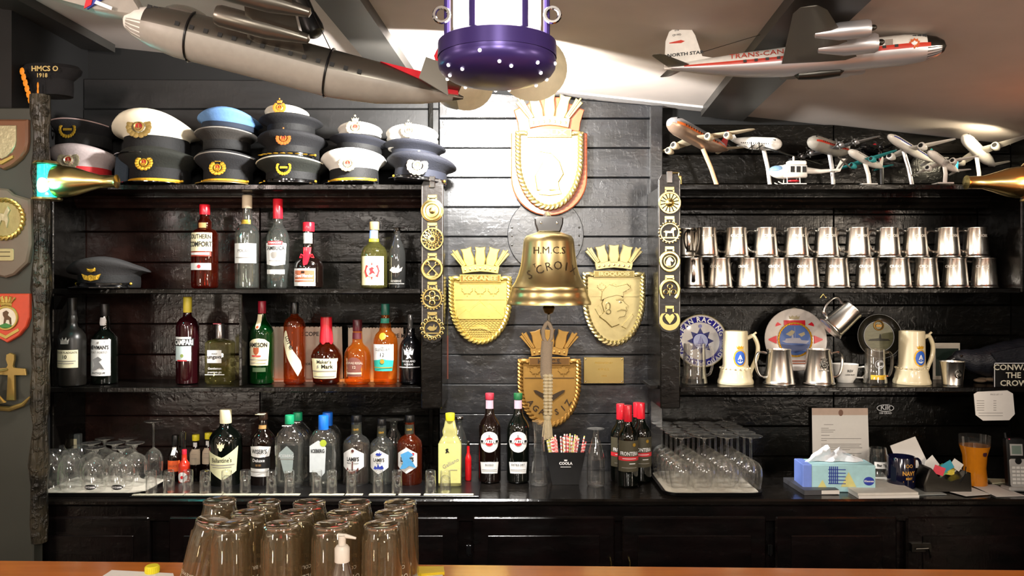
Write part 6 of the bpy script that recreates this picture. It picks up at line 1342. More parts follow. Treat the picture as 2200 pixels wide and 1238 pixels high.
# ------------------------------------------------------------------ leather straps with horse brasses
def ringp(g, R, r0, n=30): return g.torus((0, -.003, 0), R, r0, n, 6, flat=.6)
def brass(t, kind, x, z, R):
    g = G(); r = R
    g.box(-r * .42, r * .42, -.002, .002, r * 1.12, r * 1.42, .0008); g.box(-r * .42, -r * .28, -.002, .001, r * .8, r * 1.2); g.box(r * .28, r * .42, -.002, .001, r * .8, r * 1.2)
    if kind == 'dome':
        g.lathe([(.001, .008), (r * .18, .007), (r * .3, .004), (r * .55, .0035), (r * .6, .005), (r * .65, .003), (r * .8, .0025), (r * .85, .004), (r * .98, .002), (r, 0)], 36, PM); g.torus((0, -.001, 0), r * .97, r * .06, 30, 5)
    elif kind == 'lattice':
        ringp(g, r * .92, r * .08); ringp(g, r * .55, r * .035); ringp(g, r * .22, r * .08, 14)
        for i in range(16):
            a = 2 * PI * i / 16
            for s in (-1, 1): g.tube([(r * .22 * math.cos(a), -.003, r * .22 * math.sin(a)), (r * .55 * math.cos(a + s * .2), -.003, r * .55 * math.sin(a + s * .2)), (r * .9 * math.cos(a + s * .4), -.003, r * .9 * math.sin(a + s * .4))], r * .04, 5)
    elif kind == 'keys':
        ringp(g, r * .88, r * .14); 
        for s in (-1, 1): g.tube([(s * -r * .5, -.003, -r * .5), (s * r * .35, -.003, r * .4)], r * .08, 6); g.torus((s * r * .45, -.003, r * .5), r * .16, r * .06, 12, 5); g.prism([(s * -r * .55, -r * .55), (s * -r * .2, -r * .6), (s * -r * .35, -r * .25)], -.004, 0)
        g.prism([(-r * .6, -r * .62), (r * .6, -r * .62), (r * .35, -r * .85), (-r * .35, -r * .85)], -.003, 0)
    elif kind == 'clover':
        ringp(g, r * .80, r * .09); g.prism(star(0, 0, r, r * .86, 22), -.001, 0) if False else None
        for i in range(22): a = 2 * PI * i / 22; g.ell((r * .94 * math.cos(a), -.002, r * .94 * math.sin(a)), (r * .08, .002, r * .08), 6, 4)
        for i in range(4): a = PI / 2 * i; g.torus((r * .38 * math.cos(a), -.003, r * .38 * math.sin(a)), r * .22, r * .07, 14, 5)
        g.ell((0, -.003, 0), (r * .14, .003, r * .14), 8, 5)
    elif kind == 'scallop':
        ringp(g, r * .70, r * .07)
        for i in range(14): a = 2 * PI * i / 14; g.torus((r * .88 * math.cos(a), -.003, r * .88 * math.sin(a)), r * .13, r * .05, 10, 5)
        g.prism([(x * r * .45, z * r * .45) for x, z in SHAPES['fish']], -.004, -.001); g.prism(rect(-r * .5, r * .5, -r * .45, -r * .35), -.003, 0)
    elif kind == 'sun':
        ringp(g, r * .92, r * .10); g.lathe([(.001, .010), (r * .2, .008), (r * .34, .004), (r * .42, 0)], 20, PM)
        for i in range(14): a = 2 * PI * i / 14; g.prism([(math.cos(a - .10) * r * .4, math.sin(a - .10) * r * .4), (math.cos(a - .16) * r * .9, math.sin(a - .16) * r * .9), (math.cos(a + .16) * r * .9, math.sin(a + .16) * r * .9), (math.cos(a + .1) * r * .4, math.sin(a + .1) * r * .4)], -.003, 0)
    elif kind == 'horse':
        ringp(g, r * .78, r * .07)
        for i in range(20): a = 2 * PI * i / 20; g.ell((r * .92 * math.cos(a), -.003, r * .92 * math.sin(a)), (r * .10, .003, r * .10), 6, 4)
        g.prism([(x * r * .55, z * r * .5) for x, z in ((-1, .1), (-.7, .3), (.1, .25), (.4, .8), (.8, .9), (1, .5), (.65, .4), (.6, 0), (.7, -.7), (.5, -.7), (.4, -.1), (-.4, -.1), (-.5, -.7), (-.7, -.7), (-.7, 0))], -.005, -.001); g.prism(rect(-r * .6, r * .6, -r * .5, -r * .4), -.003, 0)
    elif kind == 'horsehead':
        ringp(g, r * .85, r * .15); ringp(g, r * .52, r * .06)
        g.prism([(x * r * .5, z * r * .5) for x, z in ((-.7, -.8), (-.7, 0), (-.3, .7), (.1, .8), (.7, .1), (.5, -.1), (.1, .1), (.2, -.8))], -.005, -.001)
    elif kind == 'shoe':
        g.torus((0, -.003, 0), r * .85, r * .15, 26, 6, flat=.6, a0=R_(-50), a1=R_(230), sz=1.12)
        for qx, qz in ((0, .35), (-.35, -.15), (.35, -.15)): g.torus((qx * r, -.003, qz * r), r * .22, r * .06, 12, 5)
        g.tube([(0, -.003, -r * .5), (0, -.003, r * .2)], r * .06, 6)
    else:
        v = [(r * math.cos(a), r * math.sin(a)) for a in [R_(40 - 260 * i / 26) for i in range(27)]]; w_ = [(r * .72 * math.cos(a), r * .16 + r * .62 * math.sin(a)) for a in [R_(60 - 300 * i / 26) for i in range(27)]]
        vv = [(x, -.003, z) for x, z in v] + [(x, -.003, z) for x, z in w_] + [(x, 0, z) for x, z in v] + [(x, 0, z) for x, z in w_]
        g.add(vv, [(i, i + 1, 28 + i, 27 + i) for i in range(26)] + [(i, 54 + i, 55 + i, i + 1) for i in range(26)])
        g.prism([(x * r * .5, z * r * .55 + r * .15) for x, z in ((0, -1), (.7, -.2), (1, .4), (.6, .9), (.15, .7), (0, .45), (-.15, .7), (-.6, .9), (-1, .4), (-.7, -.2))], -.005, -.001, inset=.001)
    g.obj('horse_brass', BRASS, t, smooth=30, label={'dome': 'round domed brass with concentric rings', 'lattice': 'round pierced lattice brass', 'keys': 'brass ring with crossed keys', 'clover': 'four-loop clover brass with toothed rim', 'scallop': 'scalloped brass with small figure', 'sun': 'rayed sun brass with central boss', 'horse': 'brass with walking horse', 'horsehead': 'brass with horse head', 'shoe': 'horseshoe brass with trefoil', 'heart': 'crescent brass with heart'}[kind], loc=(x, -.004, z))
Ys = SY - .012; ks = Ys / F
def strap_thing(label, px, py0, py1, hw, items):
    t = T('leather_strap', label, 'strap', at(px, py0, Ys)); h = (py1 - py0) * ks; w = hw * ks
    G().prism([(-w * .7, 0), (w * .7, 0), (w, -.02), (w, -h + .03), (w * .7, -h + .008), (0, -h), (-w * .7, -h + .008), (-w, -h + .03), (-w, -.02)], -.003, .003, inset=.0012).obj('strap', LEATH, t)
    g = G()
    for s in (-1, 1): g.tube([(s * w * .9, -.0032, -.02), (s * w * .9, -.0032, -h + .03)], .0006, 4)
    g.obj('stitching', mat('pale_stitch', '8A8278', .7), t)
    G().box(-.010, .010, -.008, 0, -.03, .01, .002).obj('buckle', CHROME, t)
    for kind, dx, py, r in items: brass(t, kind, dx * ks, -(py - py0) * ks, r * ks)
strap_thing('black leather strap with five horse brasses on the left shelf end', 929, 385, 738, 24, [('dome', 0, 453, 24), ('lattice', 0, 514, 25), ('keys', 0, 578, 24), ('clover', 0, 641, 25), ('scallop', 0, 706, 25)])
strap_thing('black leather strap with five horse brasses on the right shelf end', 1438, 375, 716, 24, [('sun', 0, 436, 24), ('horse', 0, 500, 25), ('horsehead', 0, 562, 23), ('shoe', 0, 624, 23), ('heart', 0, 688, 22)])
# wooden baton beside the left strap
t = T('wooden_baton', 'slim two-toned wooden baton hanging right of the left brass strap', 'baton', at(957, 640, 2.80)); k = 2.8 / F
G().tube([(0, 0, 0), (1 * k, 0, -85 * k)], 4.5 * k, 12).obj('upper_shaft', mat('brassy_tube', 'A8924A', .35, .6), t)
G().tube([(1 * k, 0, -85 * k), (0, 0, -182 * k)], 6.5 * k, 12, taper=[.9, 1.05]).obj('grip', mat('mahogany_grip', '5A3228', .4), t)
t.location.y = 2.92; t.location = at(957, 640, 2.925)

# ------------------------------------------------------------------ left wall plaques
Yp = 2.475; kp = Yp / F
t = T('shield_plaque', 'brown wooden shield plaque with pale metal shield at the left edge', 'plaque', at(12, 258, Yp))
def shp(w, h, dip=.0): return [(-w, 0), (w, 0), (w, -h * .45), (w * .93, -h * .62), (w * .72, -h * .78), (w * .35, -h * .93), (0, -h), (-w * .35, -h * .93), (-w * .72, -h * .78), (-w * .93, -h * .62), (-w, -h * .45)]
G().prism(shp(52 * kp, 108 * kp), -.014, .003, inset=.006).obj('board', mat('walnut', '6E4A34', .35, bump=.15, bs=20, coat=.3), t)
G().prism([(x, z - 14 * kp) for x, z in shp(30 * kp, 72 * kp)], -.020, -.014, inset=.002).obj('metal_shield', mat('pale_relief', 'B4AA88', .4, .5, bump=.5, bs=70), t)
G().prism([(-22 * kp, -90 * kp), (0, -98 * kp), (24 * kp, -84 * kp), (24 * kp, -78 * kp), (0, -90 * kp), (-22 * kp, -84 * kp)], -.022, -.014, inset=.001).obj('scroll', GILT, t)
t = T('round_relief_plaque', 'large grey-brown wooden plaque with round animal relief and name plate', 'plaque', at(12, 405, Yp))
G().prism([(x * kp, z * kp) for x, z in ((-60, -20), (-10, 0), (10, -2), (24, -14), (58, -24), (60, -120), (52, -160), (24, -186), (5, -192), (-20, -186), (-52, -160), (-60, -120))], -.016, .003, inset=.006).obj('board', mat('grey_walnut', '6A5D50', .45, bump=.25, bs=25), t)
g = rope(G(), [(5 * kp + 41 * kp * math.cos(2 * PI * i / 90), -.020, -67 * kp + 41 * kp * math.sin(2 * PI * i / 90)) for i in range(90)], 5 * kp, 13, 5, True); g.obj('rope_ring', GILT, t)
G().prism(circ(5 * kp, -67 * kp, 38 * kp, 32), -.020, -.016, inset=.002).obj('disc', mat('aged_gold_disc', '9A9060', .45, .5, bump=.4, bs=40), t)
G().prism([(x * kp + 3 * kp, z * kp - 64 * kp) for x, z in ((-18, 4), (-6, 10), (4, 8), (12, 24), (17, 16), (12, 6), (14, -6), (10, -22), (7, -8), (-2, -6), (-8, -22), (-12, -6), (-18, -16))], -.025, -.019, inset=.002).obj('animal_relief', mat('pale_relief'), t)
g = G(); G().prism(rrect(-34 * kp, 25 * kp, -156 * kp, -130 * kp, 4 * kp), -.019, -.015, inset=.001).obj('name_plate', mat('cream_brass', 'B0A478', .4, .4), t)
for dz in (-138, -147): G().prism(rect(-26 * kp, 18 * kp, dz * kp, (dz + 1.5) * kp), -.0196, -.018).obj('engraved_line', DARKBR, t)
t = T('red_shield_plaque', 'small orange-red shield plaque with goat roundel and gold naval crown', 'plaque', at(17, 631, Yp))
G().prism([(-50 * kp, 0), (50 * kp, 0), (50 * kp, -50 * kp), (44 * kp, -70 * kp), (28 * kp, -90 * kp), (3 * kp, -105 * kp), (-26 * kp, -90 * kp), (-44 * kp, -70 * kp), (-50 * kp, -50 * kp)], -.012, .003, inset=.003).obj('board', mat('orange_red_paint', 'C0442A', .4, coat=.3), t)
g = G(); g.torus((2 * kp, -.014, -52 * kp), 24 * kp, 2.8 * kp, 32, 6, flat=1); g.obj('gold_ring', GILT, t)
G().prism(circ(2 * kp, -52 * kp, 22 * kp, 28), -.014, -.011).obj('white_disc', mat('cream_enamel2', 'D8D2BE', .4), t)
G().prism([(x * kp, z * kp - 52 * kp) for x, z in ((-4, 12), (3, 16), (8, 12), (6, 6), (13, 0), (14, -14), (11, -14), (9, -4), (3, -4), (0, -14), (-3, -14), (-1, 0), (-4, 6))], -.016, -.0138).obj('goat', mat('goat_brown', '5A4228', .5), t)
G().prism([(x * kp + 2 * kp, z * kp - 68 * kp) for x, z in ((-14, 0), (0, 5), (13, 0), (8, -5), (-8, -5))], -.0165, -.0138).obj('grass_mound', mat('grass_green', '3A7A3A', .5), t)
navycrown(G(), 19 * kp, 22 * kp, -.016, -.010, 0).xf(Matrix.Translation((2 * kp, 0, -27 * kp))).obj('naval_crown', GILT, t)
G().prism([(x * kp, z * kp) for x, z in ((-22, -78), (2, -90), (28, -74), (30, -80), (2, -97), (-24, -84))], -.0155, -.011, inset=.001).obj('scroll', GILT, t)
t = T('anchor_bell', 'brass hand bell hanging from a brass anchor bracket at the left edge', 'bell', at(24, 760, Yp - .01))
G().prism([(-8 * kp, -2 * kp), (-9 * kp, 8 * kp - 10 * kp), (0, 2 * kp), (9 * kp, -2 * kp), (9 * kp, -12 * kp), (6 * kp, -26 * kp), (8 * kp, -30 * kp), (32 * kp, -32 * kp), (34 * kp, -46 * kp), (9 * kp, -46 * kp), (10 * kp, -100 * kp), (-8 * kp, -100 * kp), (-5 * kp, -46 * kp), (-34 * kp, -44 * kp), (-32 * kp, -32 * kp), (-8 * kp, -30 * kp), (-5 * kp, -24 * kp), (-9 * kp, -12 * kp)], -.006, .002, inset=.002).obj('anchor', mat('tan_brass', 'A08850', .4, .7), t)
g = G(); g.tube([(-60 * kp, -.004, -104 * kp), (-30 * kp, -.006, -116 * kp), (0, -.006, -118 * kp), (28 * kp, -.006, -108 * kp), (42 * kp, -.004, -92 * kp)], .008, 8, taper=[1, 1, 1, .9, .3]); g.obj('anchor_arms', mat('tan_brass'), t)
g = G(); g.lathe([(34 * kp, -100 * kp), (30 * kp, -96 * kp), (20 * kp, -82 * kp), (17 * kp, -62 * kp), (14 * kp, -54 * kp), (4 * kp, -50 * kp), (.001, -50 * kp)], 32); g.v = [(x - 24 * kp, y - .06, z) for x, y, z in g.v]; g.obj('bell', BRASSB, t)
g = G(); g.tube([(-24 * kp, -.06, -52 * kp), (-22 * kp, -.05, -38 * kp), (-6 * kp, -.006, -34 * kp)], .004, 8); g.obj('hanger', mat('tan_brass'), t)

# ------------------------------------------------------------------ counter: trays and glasses
def tray(name, label, x0, x1, Y0, Y1, h=.008, liner=PAPER2):
    t = T(name, label, 'tray', ((x0 + x1) / 2, (Y0 + Y1) / 2, CT)); w, d = (x1 - x0) / 2, (Y1 - Y0) / 2
    M = Matrix.Rotation(R_(90), 4, 'X')
    g = G(); o = rrect(-w, w, -d, d, .05, 6); i_ = rrect(-w + .006, w - .006, -d + .006, d - .006, .045, 6); n = len(o)
    v = [(x * .97, y * .97, 0.0) for x, y in o] + [(x, y, h + .004) for x, y in o] + [(x, y, h + .004) for x, y in i_] + [(x * .98, y * .98, .003) for x, y in i_]
    f = [tuple(range(n))[::-1], tuple(3 * n + i for i in range(n))]
    for k in range(3):
        for i in range(n): f.append((k * n + i, k * n + (i + 1) % n, (k + 1) * n + (i + 1) % n, (k + 1) * n + i))
    g.add(v, f).obj('tray_body', BLKP, t)
    g = G(); v = [(x * .94, y * .94, .0035) for x, y in i_] + [(x * .94, y * .94, .0055) for x, y in i_]; g.add(v, [tuple(range(n))[::-1], tuple(n + i for i in range(n))] + [(i, (i + 1) % n, n + (i + 1) % n, n + i) for i in range(n)]); g.obj('cloth_liner', mat('liner_cloth', 'C4BEB0', .85, bump=.4, bs=120), t)
    return t
tray('glass_tray', 'black tray with cloth liner under the tumblers and snifters on the left', X(72, 2.60), X(316, 2.60), 2.575, 2.86)
TZ = CT + .006
def stemglass(name, label, loc, R, H, group, kind='wine', m=GLASS):
    t = T(name, label, 'glass', loc, group)
    if kind == 'wine':
        pf = [(R * .80, 0), (R * .90, H * .12), (R * .98, H * .25), (R, H * .33), (R * .93, H * .42), (R * .70, H * .50), (R * .35, H * .545), (R * .12, H * .57), (R * .10, H * .62), (R * .09, H * .85), (R * .14, H * .93), (R * .40, H * .965), (R * .95, H * .985), (R * .97, H * .993), (R * .4, H * 1.0), (.001, H)]
    elif kind == 'snifter':
        pf = [(R * .72, 0), (R * .90, H * .16), (R, H * .38), (R * .96, H * .52), (R * .75, H * .66), (R * .35, H * .73), (R * .12, H * .76), (R * .10, H * .84), (R * .3, H * .93), (R * .72, H * .97), (R * .74, H * .985), (.001, H)]
    else: pf = [(R * .84, 0), (R, H * .2), (R * .98, H * .5), (R * .9, H * .7), (R * .62, H * .82), (R * .55, H * .9), (.001, H * .92)]
    bowl = [p for p in pf if p[1] <= H * .575]; stem = [p for p in pf if p[1] >= H * .565]
    if kind == 'tumbler': G().lathe(pf, 24, caps=False).obj('bowl', m, t, smooth=80); return t
    if kind == 'snifter': bowl = pf[:7]; stem = pf[6:]
    G().lathe(bowl, 24, caps=False).obj('bowl', m, t, smooth=80); g = G().lathe(stem, 20, caps=False); fr_ = stem[-3]; g.tube([(fr_[0] * math.cos(2 * PI * i / 24), fr_[0] * math.sin(2 * PI * i / 24), fr_[1]) for i in range(24)], .0011, 5, True); g.obj('stem_and_foot', m, t, smooth=80)
    return t
# left tray
sn0 = None; n_ = 0
rows_ = [(2.63, [(116, 't'), (152, 't'), (205, 's'), (262, 's')]), (2.71, [(108, 't'), (150, 't'), (196, 's'), (247, 's'), (290, 's')]), (2.79, [(122, 't'), (170, 't'), (225, 's'), (275, 's')])]
rn = ['front', 'middle', 'back']; sn = tb = None
for ri, (Y, items) in enumerate(rows_):
    for ci, (px, kd) in enumerate(items):
        lab = '%s in the %s row of the left tray, %s glass from the left' % ('upturned round snifter' if kd == 's' else 'upturned clear tumbler', rn[ri], ORD[ci])
        lc = (X(px, Y), Y, TZ)
        if kd == 's':
            if sn is None:
                sn = stemglass('snifter_glass', lab, lc, 27 * Y / F, 95 * Y / F, 'glasses on the left tray', 'snifter')
                g = G(); g.patch(circ(0, .020, .020, rz=.0085)); g.wrap(27 * Y / F * .86).obj('printed_oval', INK, sn)
                g = G(); g.text('MARQUIS', .0085, 0, .020, 0, .02, 0, .9, 0, True); g.wrap(27 * Y / F * .86 + .0008).obj('lettering', WHITEI, sn)
            else: dup(sn, lc, lab, rot=(0, 0, 0 if (ri == 0) else R_(150)))
        else:
            if tb is None: tb = stemglass('tumbler_glass', lab, lc, 27 * Y / F, 86 * Y / F, 'glasses on the left tray', 'tumbler')
            else: dup(tb, lc, lab)
fl = stemglass('champagne_flute', 'tall upturned stemmed glass standing right of the snifters', (X(330, 2.76), 2.76, CT), 20 * 2.72 / F, 136 * 2.72 / F, None, 'wine')
# right tray of wine glasses
tray('glass_tray', 'black tray with cloth liner under the rows of wine glasses', X(1424, 2.60), X(1645, 2.60), 2.575, 2.93)
wg = None
for r in range(5):
    Y = 2.635 + r * .062
    for c in range(4):
        x = X(1463 + 50 * c, 2.635) - .004 * r; lab = 'upturned wine glass on the right tray, %s row from the front, %s from the left' % (ORD[r], ORD[c])
        if wg is None: wg = stemglass('wine_glass', lab, (x, Y, TZ), 25 * 2.635 / F, 118 * 2.635 / F, 'wine glasses on the right tray', 'wine')
        else: dup(wg, (x, Y, TZ), lab)
# shot glasses on a bar mat
t = T('bar_mat', 'narrow black bar mat with pale strips along the counter edge', 'mat', (0, 2.6, CT))
G().box(X(288, 2.6), X(1030, 2.6), -.035, .16, 0.0, .005, .0015).obj('rubber_mat', BLKP, t)
xs = [(292, 400), (402, 482), (484, 560), (562, 648), (668, 742), (745, 782), (795, 852), (858, 905), (912, 1018)]
for a, b in xs: G().box(X(a, 2.6), X(b, 2.6), -.030, -.010, .005, .0075, .001).obj('pale_strip', mat('pale_rubber', 'B8B4A0', .6, bump=.6, bs=300), t)
sg = None
for i, px in enumerate((325, 363, 404, 441, 487, 527, 583, 622, 681, 713, 755, 812, 853, 925, 957)):
    lab = 'upturned shot glass on the bar mat, %s from the left' % ORD[i]
    Y = 2.60 + (i % 3) * .004; z = CT + .0078
    if sg is None:
        k = Y / F; R = 12.5 * k; H = 47 * k
        sg = T('shot_glass', lab, 'shot glass', (X(px, Y), Y, z), 'upturned shot glasses on the bar mat')
        G().lathe([(R, 0), (R * .96, H * .1), (R * .84, H * .95), (R * .78, H), (.001, H)], 20).obj('outer_wall', GLASSE, sg, smooth=30)
        G().lathe([(R * .95, 0), (R * .85, H * .5), (R * .72, H * .68), (R * .4, H * .76), (.001, H * .78)], 16, caps=False).obj('inner_bowl', GLASSE, sg, smooth=60)
    else: dup(sg, (X(px, Y), Y, z), lab)
# grey charger block behind the left tray
t = T('grey_dispenser', 'small grey upright dispenser with cream window behind the left tray', 'dispenser', (X(164, 2.88), 2.88, CT)); k = 2.88 / F
G().box(-10 * k, 10 * k, -.012, .012, 0, Z(932, 2.88) - CT, .003).obj('case', mat('grey_plastic', '5A6060', .4), t); G().box(-4 * k, 5 * k, -.0135, -.012, Z(962, 2.88) - CT, Z(942, 2.88) - CT).obj('window', CREAM, t)
# straw holder
t = T('straw_holder', 'tapered black straw holder with a white printed mark', 'holder', (X(1214, 2.76), 2.76, CT)); k = 2.76 / F
Hh = Z(968, 2.76) - CT
def frust(a, b, d0, d1, z0, z1):
    return [(-a, -d0, z0), (a, -d0, z0), (a, d0, z0), (-a, d0, z0), (-b, -d1, z1), (b, -d1, z1), (b, d1, z1), (-b, d1, z1)]
g = G(); g.add(frust(28 * k, 42 * k, .028, .036, 0, Hh), [(3, 2, 1, 0), (0, 1, 5, 4), (1, 2, 6, 5), (2, 3, 7, 6), (3, 0, 4, 7)]); g.add(frust(26 * k, 40 * k, .026, .034, .004, Hh), [(0, 1, 2, 3), (4, 5, 1, 0), (5, 6, 2, 1), (6, 7, 3, 2), (7, 4, 0, 3)]); g.obj('tapered_box', mat('matt_black_plastic', '131314', .45), t)
g = G(); g.text('COOLA', .013, 0, Hh * .66, 0, .04); g.prism(rect(-.018, .018, Hh * .66 - .013, Hh * .66 - .011), -.0003, 0); g.prism([(x * .006, z * .005 + Hh * .66 + .012) for x, z in SHAPES['crownlet']], -.0003, 0)
g.v = [(x, y - .028 - .008 * z / Hh - .0006, z) for x, y, z in g.v]; g.obj('printed_mark', WHITEI, t)
SM = [mat('straw_red', 'D85A5A', .4), mat('straw_white', 'E8DEDA', .4), mat('straw_yellow', 'D8D070', .4), mat('straw_pink', 'E0A8A0', .4), mat('straw_dark', '2A3A48', .4)]
for i in range(46):
    u_ = random.uniform(-1, 1); yy = random.uniform(-.8, .8); mi = random.choice([0, 1, 2, 3, 3, 1, 2, 2])
    a = Vector((u_ * 24 * k, yy * .022, .012)); b = Vector(((u_ * 42 + random.uniform(-4, 4)) * k, yy * .034, Hh + random.uniform(.028, .062) * (1 - .25 * abs(u_))))
    s = G(); s.tube([a, b], .0026, 6); s.obj('straw_body', SM[mi])
    o = bpy.data.objects[-1] if False else COL.objects[-1]; o.name = 'drinking_straw'; o.location = t.location
    cn = ['red', 'white', 'yellow', 'pink'][mi]; pn = 'leaning left' if u_ < -.33 else ('upright in the middle' if u_ < .33 else 'leaning right'); tag(o, cn + '-striped drinking straw ' + pn + ' in the black holder' + (', back row' if yy > .1 else ', front row'), 'straw', 'drinking straws in the black holder')
    d = (b - a); g = G()
    for j in range(5):
        c = a + d * (.60 + .085 * j); g.tube([c, c + d * .028], .0028, 6)
    g.obj('stripe', SM[(mi + 1) % 2], o)

# ------------------------------------------------------------------ right end of the counter
Yt = 2.72
t = T('letter_sheet', 'white typed letter with small crest pinned to the planks behind the tissue box', 'paper', at(1806, 937, 2.935)); k = 2.935 / F
G().prism([(-62 * k, 60 * k), (58 * k, 60 * k), (62 * k, -70 * k), (-60 * k, -70 * k)], -.001, .001).obj('sheet', PAPER, t)
G().prism([(-62 * k, 60 * k), (58 * k, 60 * k), (58.5 * k, 45 * k), (-61.6 * k, 45 * k)], -.0016, -.001).obj('tan_header', mat('tan_header', 'C0A898', .8), t)
g = G(); g.prism(circ(0, 50 * k, 5 * k, 14, rz=7 * k), -.0022, -.0015); g.obj('crest', mat('crest_brown', '7A5A4A', .7), t)
g = G()
for dz, w0, w1 in ((24, -36, -16), (16, -42, -26), (12, -42, -12), (8, -42, -16), (1, -42, -24), (-6, -42, 44), (-10, -42, -30), (-18, -42, 44), (-22, -42, 40), (-26, -42, 46), (-30, -42, 20), (-38, -42, 44), (-42, -42, 30), (-50, -42, 44)): g.prism(rect(w0 * k, w1 * k, dz * k, (dz + 1.1) * k), -.0015, -.001)
g.obj('typed_lines', GREYI, t)
t = T('notched_card', 'white card with cut corners and printed table hanging below the shelf at right', 'paper', at(2136, 872, 2.69)); k = 2.69 / F
G().prism([(-44 * k, 25 * k), (-36 * k, 30 * k), (28 * k, 33 * k), (40 * k, 26 * k), (44 * k, -18 * k), (32 * k, -31 * k), (-24 * k, -32 * k), (-40 * k, -20 * k)], -.001, .001).obj('card_sheet', PAPER, t)
g = G()
for j in range(5):
    for a, b in ((-38, -22), (-2, 4)): g.prism(rect(a * k, b * k, (10 - 5 * j) * k, (11.2 - 5 * j) * k), -.0015, -.001)
for dz in (-16, -22): g.prism(rect(-34 * k, 18 * k, dz * k, (dz + 1) * k), -.0015, -.001)
g.text('PRICE LIST 1 7', 4.2 * k, 4 * k, 24 * k, -.0012, .02); g.obj('printed_table', GREYI, t)
# decal
t = T('wall_decal', 'small silver oval logo decal on the planks above the letter', 'decal', at(1902, 876, 2.947)); k = 2.947 / F
g = G(); g.text('Kilt', 15 * k, 0, 0, -.001, .02); g.text('100 GRAD', 6 * k, 0, -12 * k, -.001, .02); g.torus((0, -.001, -1 * k), 18 * k, .8 * k, 24, 4, flat=.3, sz=.4); g.obj('print', mat('silver_ink'), t)
# crow
t = T('stuffed_crow', 'stuffed black crow leaning down at the right end of the lower shelf', 'bird', at(2120, 772, 2.83)); k = 2.83 / F
CROW = mat('crow_feather', '1E1F25', .38, bump=.6, bs=90, st=(1, 1, 3))
def skinned(name, pts, rad, m, parent, n=14, flat=1.0, smooth=80):
    P_ = [Vector(p) for p in pts]; q = []; rr_ = []
    for i in range(len(P_) - 1):
        for j in range(4):
            a, b = P_[i], P_[i + 1]; p0 = P_[max(i - 1, 0)]; p3 = P_[min(i + 2, len(P_) - 1)]; u = j / 4
            q.append(.5 * ((2 * a) + (b - p0) * u + (2 * p0 - 5 * a + 4 * b - p3) * u * u + (3 * a - p0 - 3 * b + p3) * u ** 3)); rr_.append(rad[i] + (rad[i + 1] - rad[i]) * (u * u * (3 - 2 * u)))
    q.append(P_[-1]); rr_.append(rad[-1])
    g = G(); g.tube(q, 1.0, n, taper=rr_, flat=flat); return g.obj(name, m, parent, smooth=smooth)
skinned('body', [(-74 * k, 0, 2 * k), (-62 * k, 0, 4 * k), (-45 * k, 0, 2 * k), (-22 * k, 0, -4 * k), (10 * k, 0, -4 * k), (42 * k, 0, 6 * k), (72 * k, 0, 20 * k), (100 * k, 0, 32 * k), (118 * k, 0, 40 * k)], [6 * k, 15 * k, 20 * k, 27 * k, 35 * k, 34 * k, 26 * k, 14 * k, 7 * k], CROW, t, 18, .85)
skinned('beak', [(-72 * k, 0, 2 * k), (-84 * k, 0, -6 * k), (-98 * k, 0, -20 * k)], [8 * k, 6 * k, 1 * k], mat('horn_black', '1A1A1C', .2), t, 10)
G().ell((-62 * k, -14 * k, 8 * k), (3 * k, 2 * k, 3 * k), 10, 6).obj('eye', mat('glass_eye', '1A1008', .05, coat=1), t)
for i in range(7):
    z = (14 - i * 7) * k; G().prism([(x * k, zz_ * k) for x, zz_ in ((-10 + i * 4, 16 - i * 6), (60 + i * 5, 30 - i * 5), (100 - i * 3, 34 - i * 7), (66, 18 - i * 6), (0 + i * 4, 4 - i * 6))], -(32 - i * .6) * k, -(28 - i) * k, inset=.001).obj('wing_feather', CROW, t)
for s in (-1, 1): skinned('leg', [(10 * k, s * 10 * k, -30 * k), (6 * k, s * 10 * k, -42 * k), (2 * k, s * 10 * k, -46 * k)], [5 * k, 2.4 * k, 2.4 * k], mat('horn_black'), t, 8)
g = G(); 
for i in range(5): g.ell(((-18 + i * 12) * k, -6 * k + (i % 2) * 9 * k, (-45 + (i % 3)) * k), (13 * k, 14 * k, 4.4 * k), 10, 6)
g.obj('rock_base', mat('tan_rock', '8A7660', .8, bump=.6, bs=60), t)
# crow's name sign
t = T('name_sign', 'black sign with white letters CONWAY THE CROW at the right edge', 'sign', at(2136, 806, 2.71)); k = 2.71 / F
G().box(0, 92 * k, 0, .006, -26 * k, 26 * k, .001).obj('sign_board', BLKP, t)
g = G(); g.prism(rect(0, 92 * k, 24.6 * k, 26 * k), -.0005, 0); g.prism(rect(0, 1.4 * k, -26 * k, 26 * k), -.0005, 0); g.obj('white_border', WHITEI, t)
g = G(); g.text('CONWAY', 17 * k, 42 * k, 16 * k, -.0006, .02, 0, 1.12); g.text('THE', 17 * k, 41 * k, -1 * k, -.0006, .02, 0, 1.05); g.text('CROW', 17 * k, 42 * k, -18 * k, -.0006, .02, 0, 1.1); g.obj('lettering', mat('cream_letter', 'D8D4BE', .5), t)
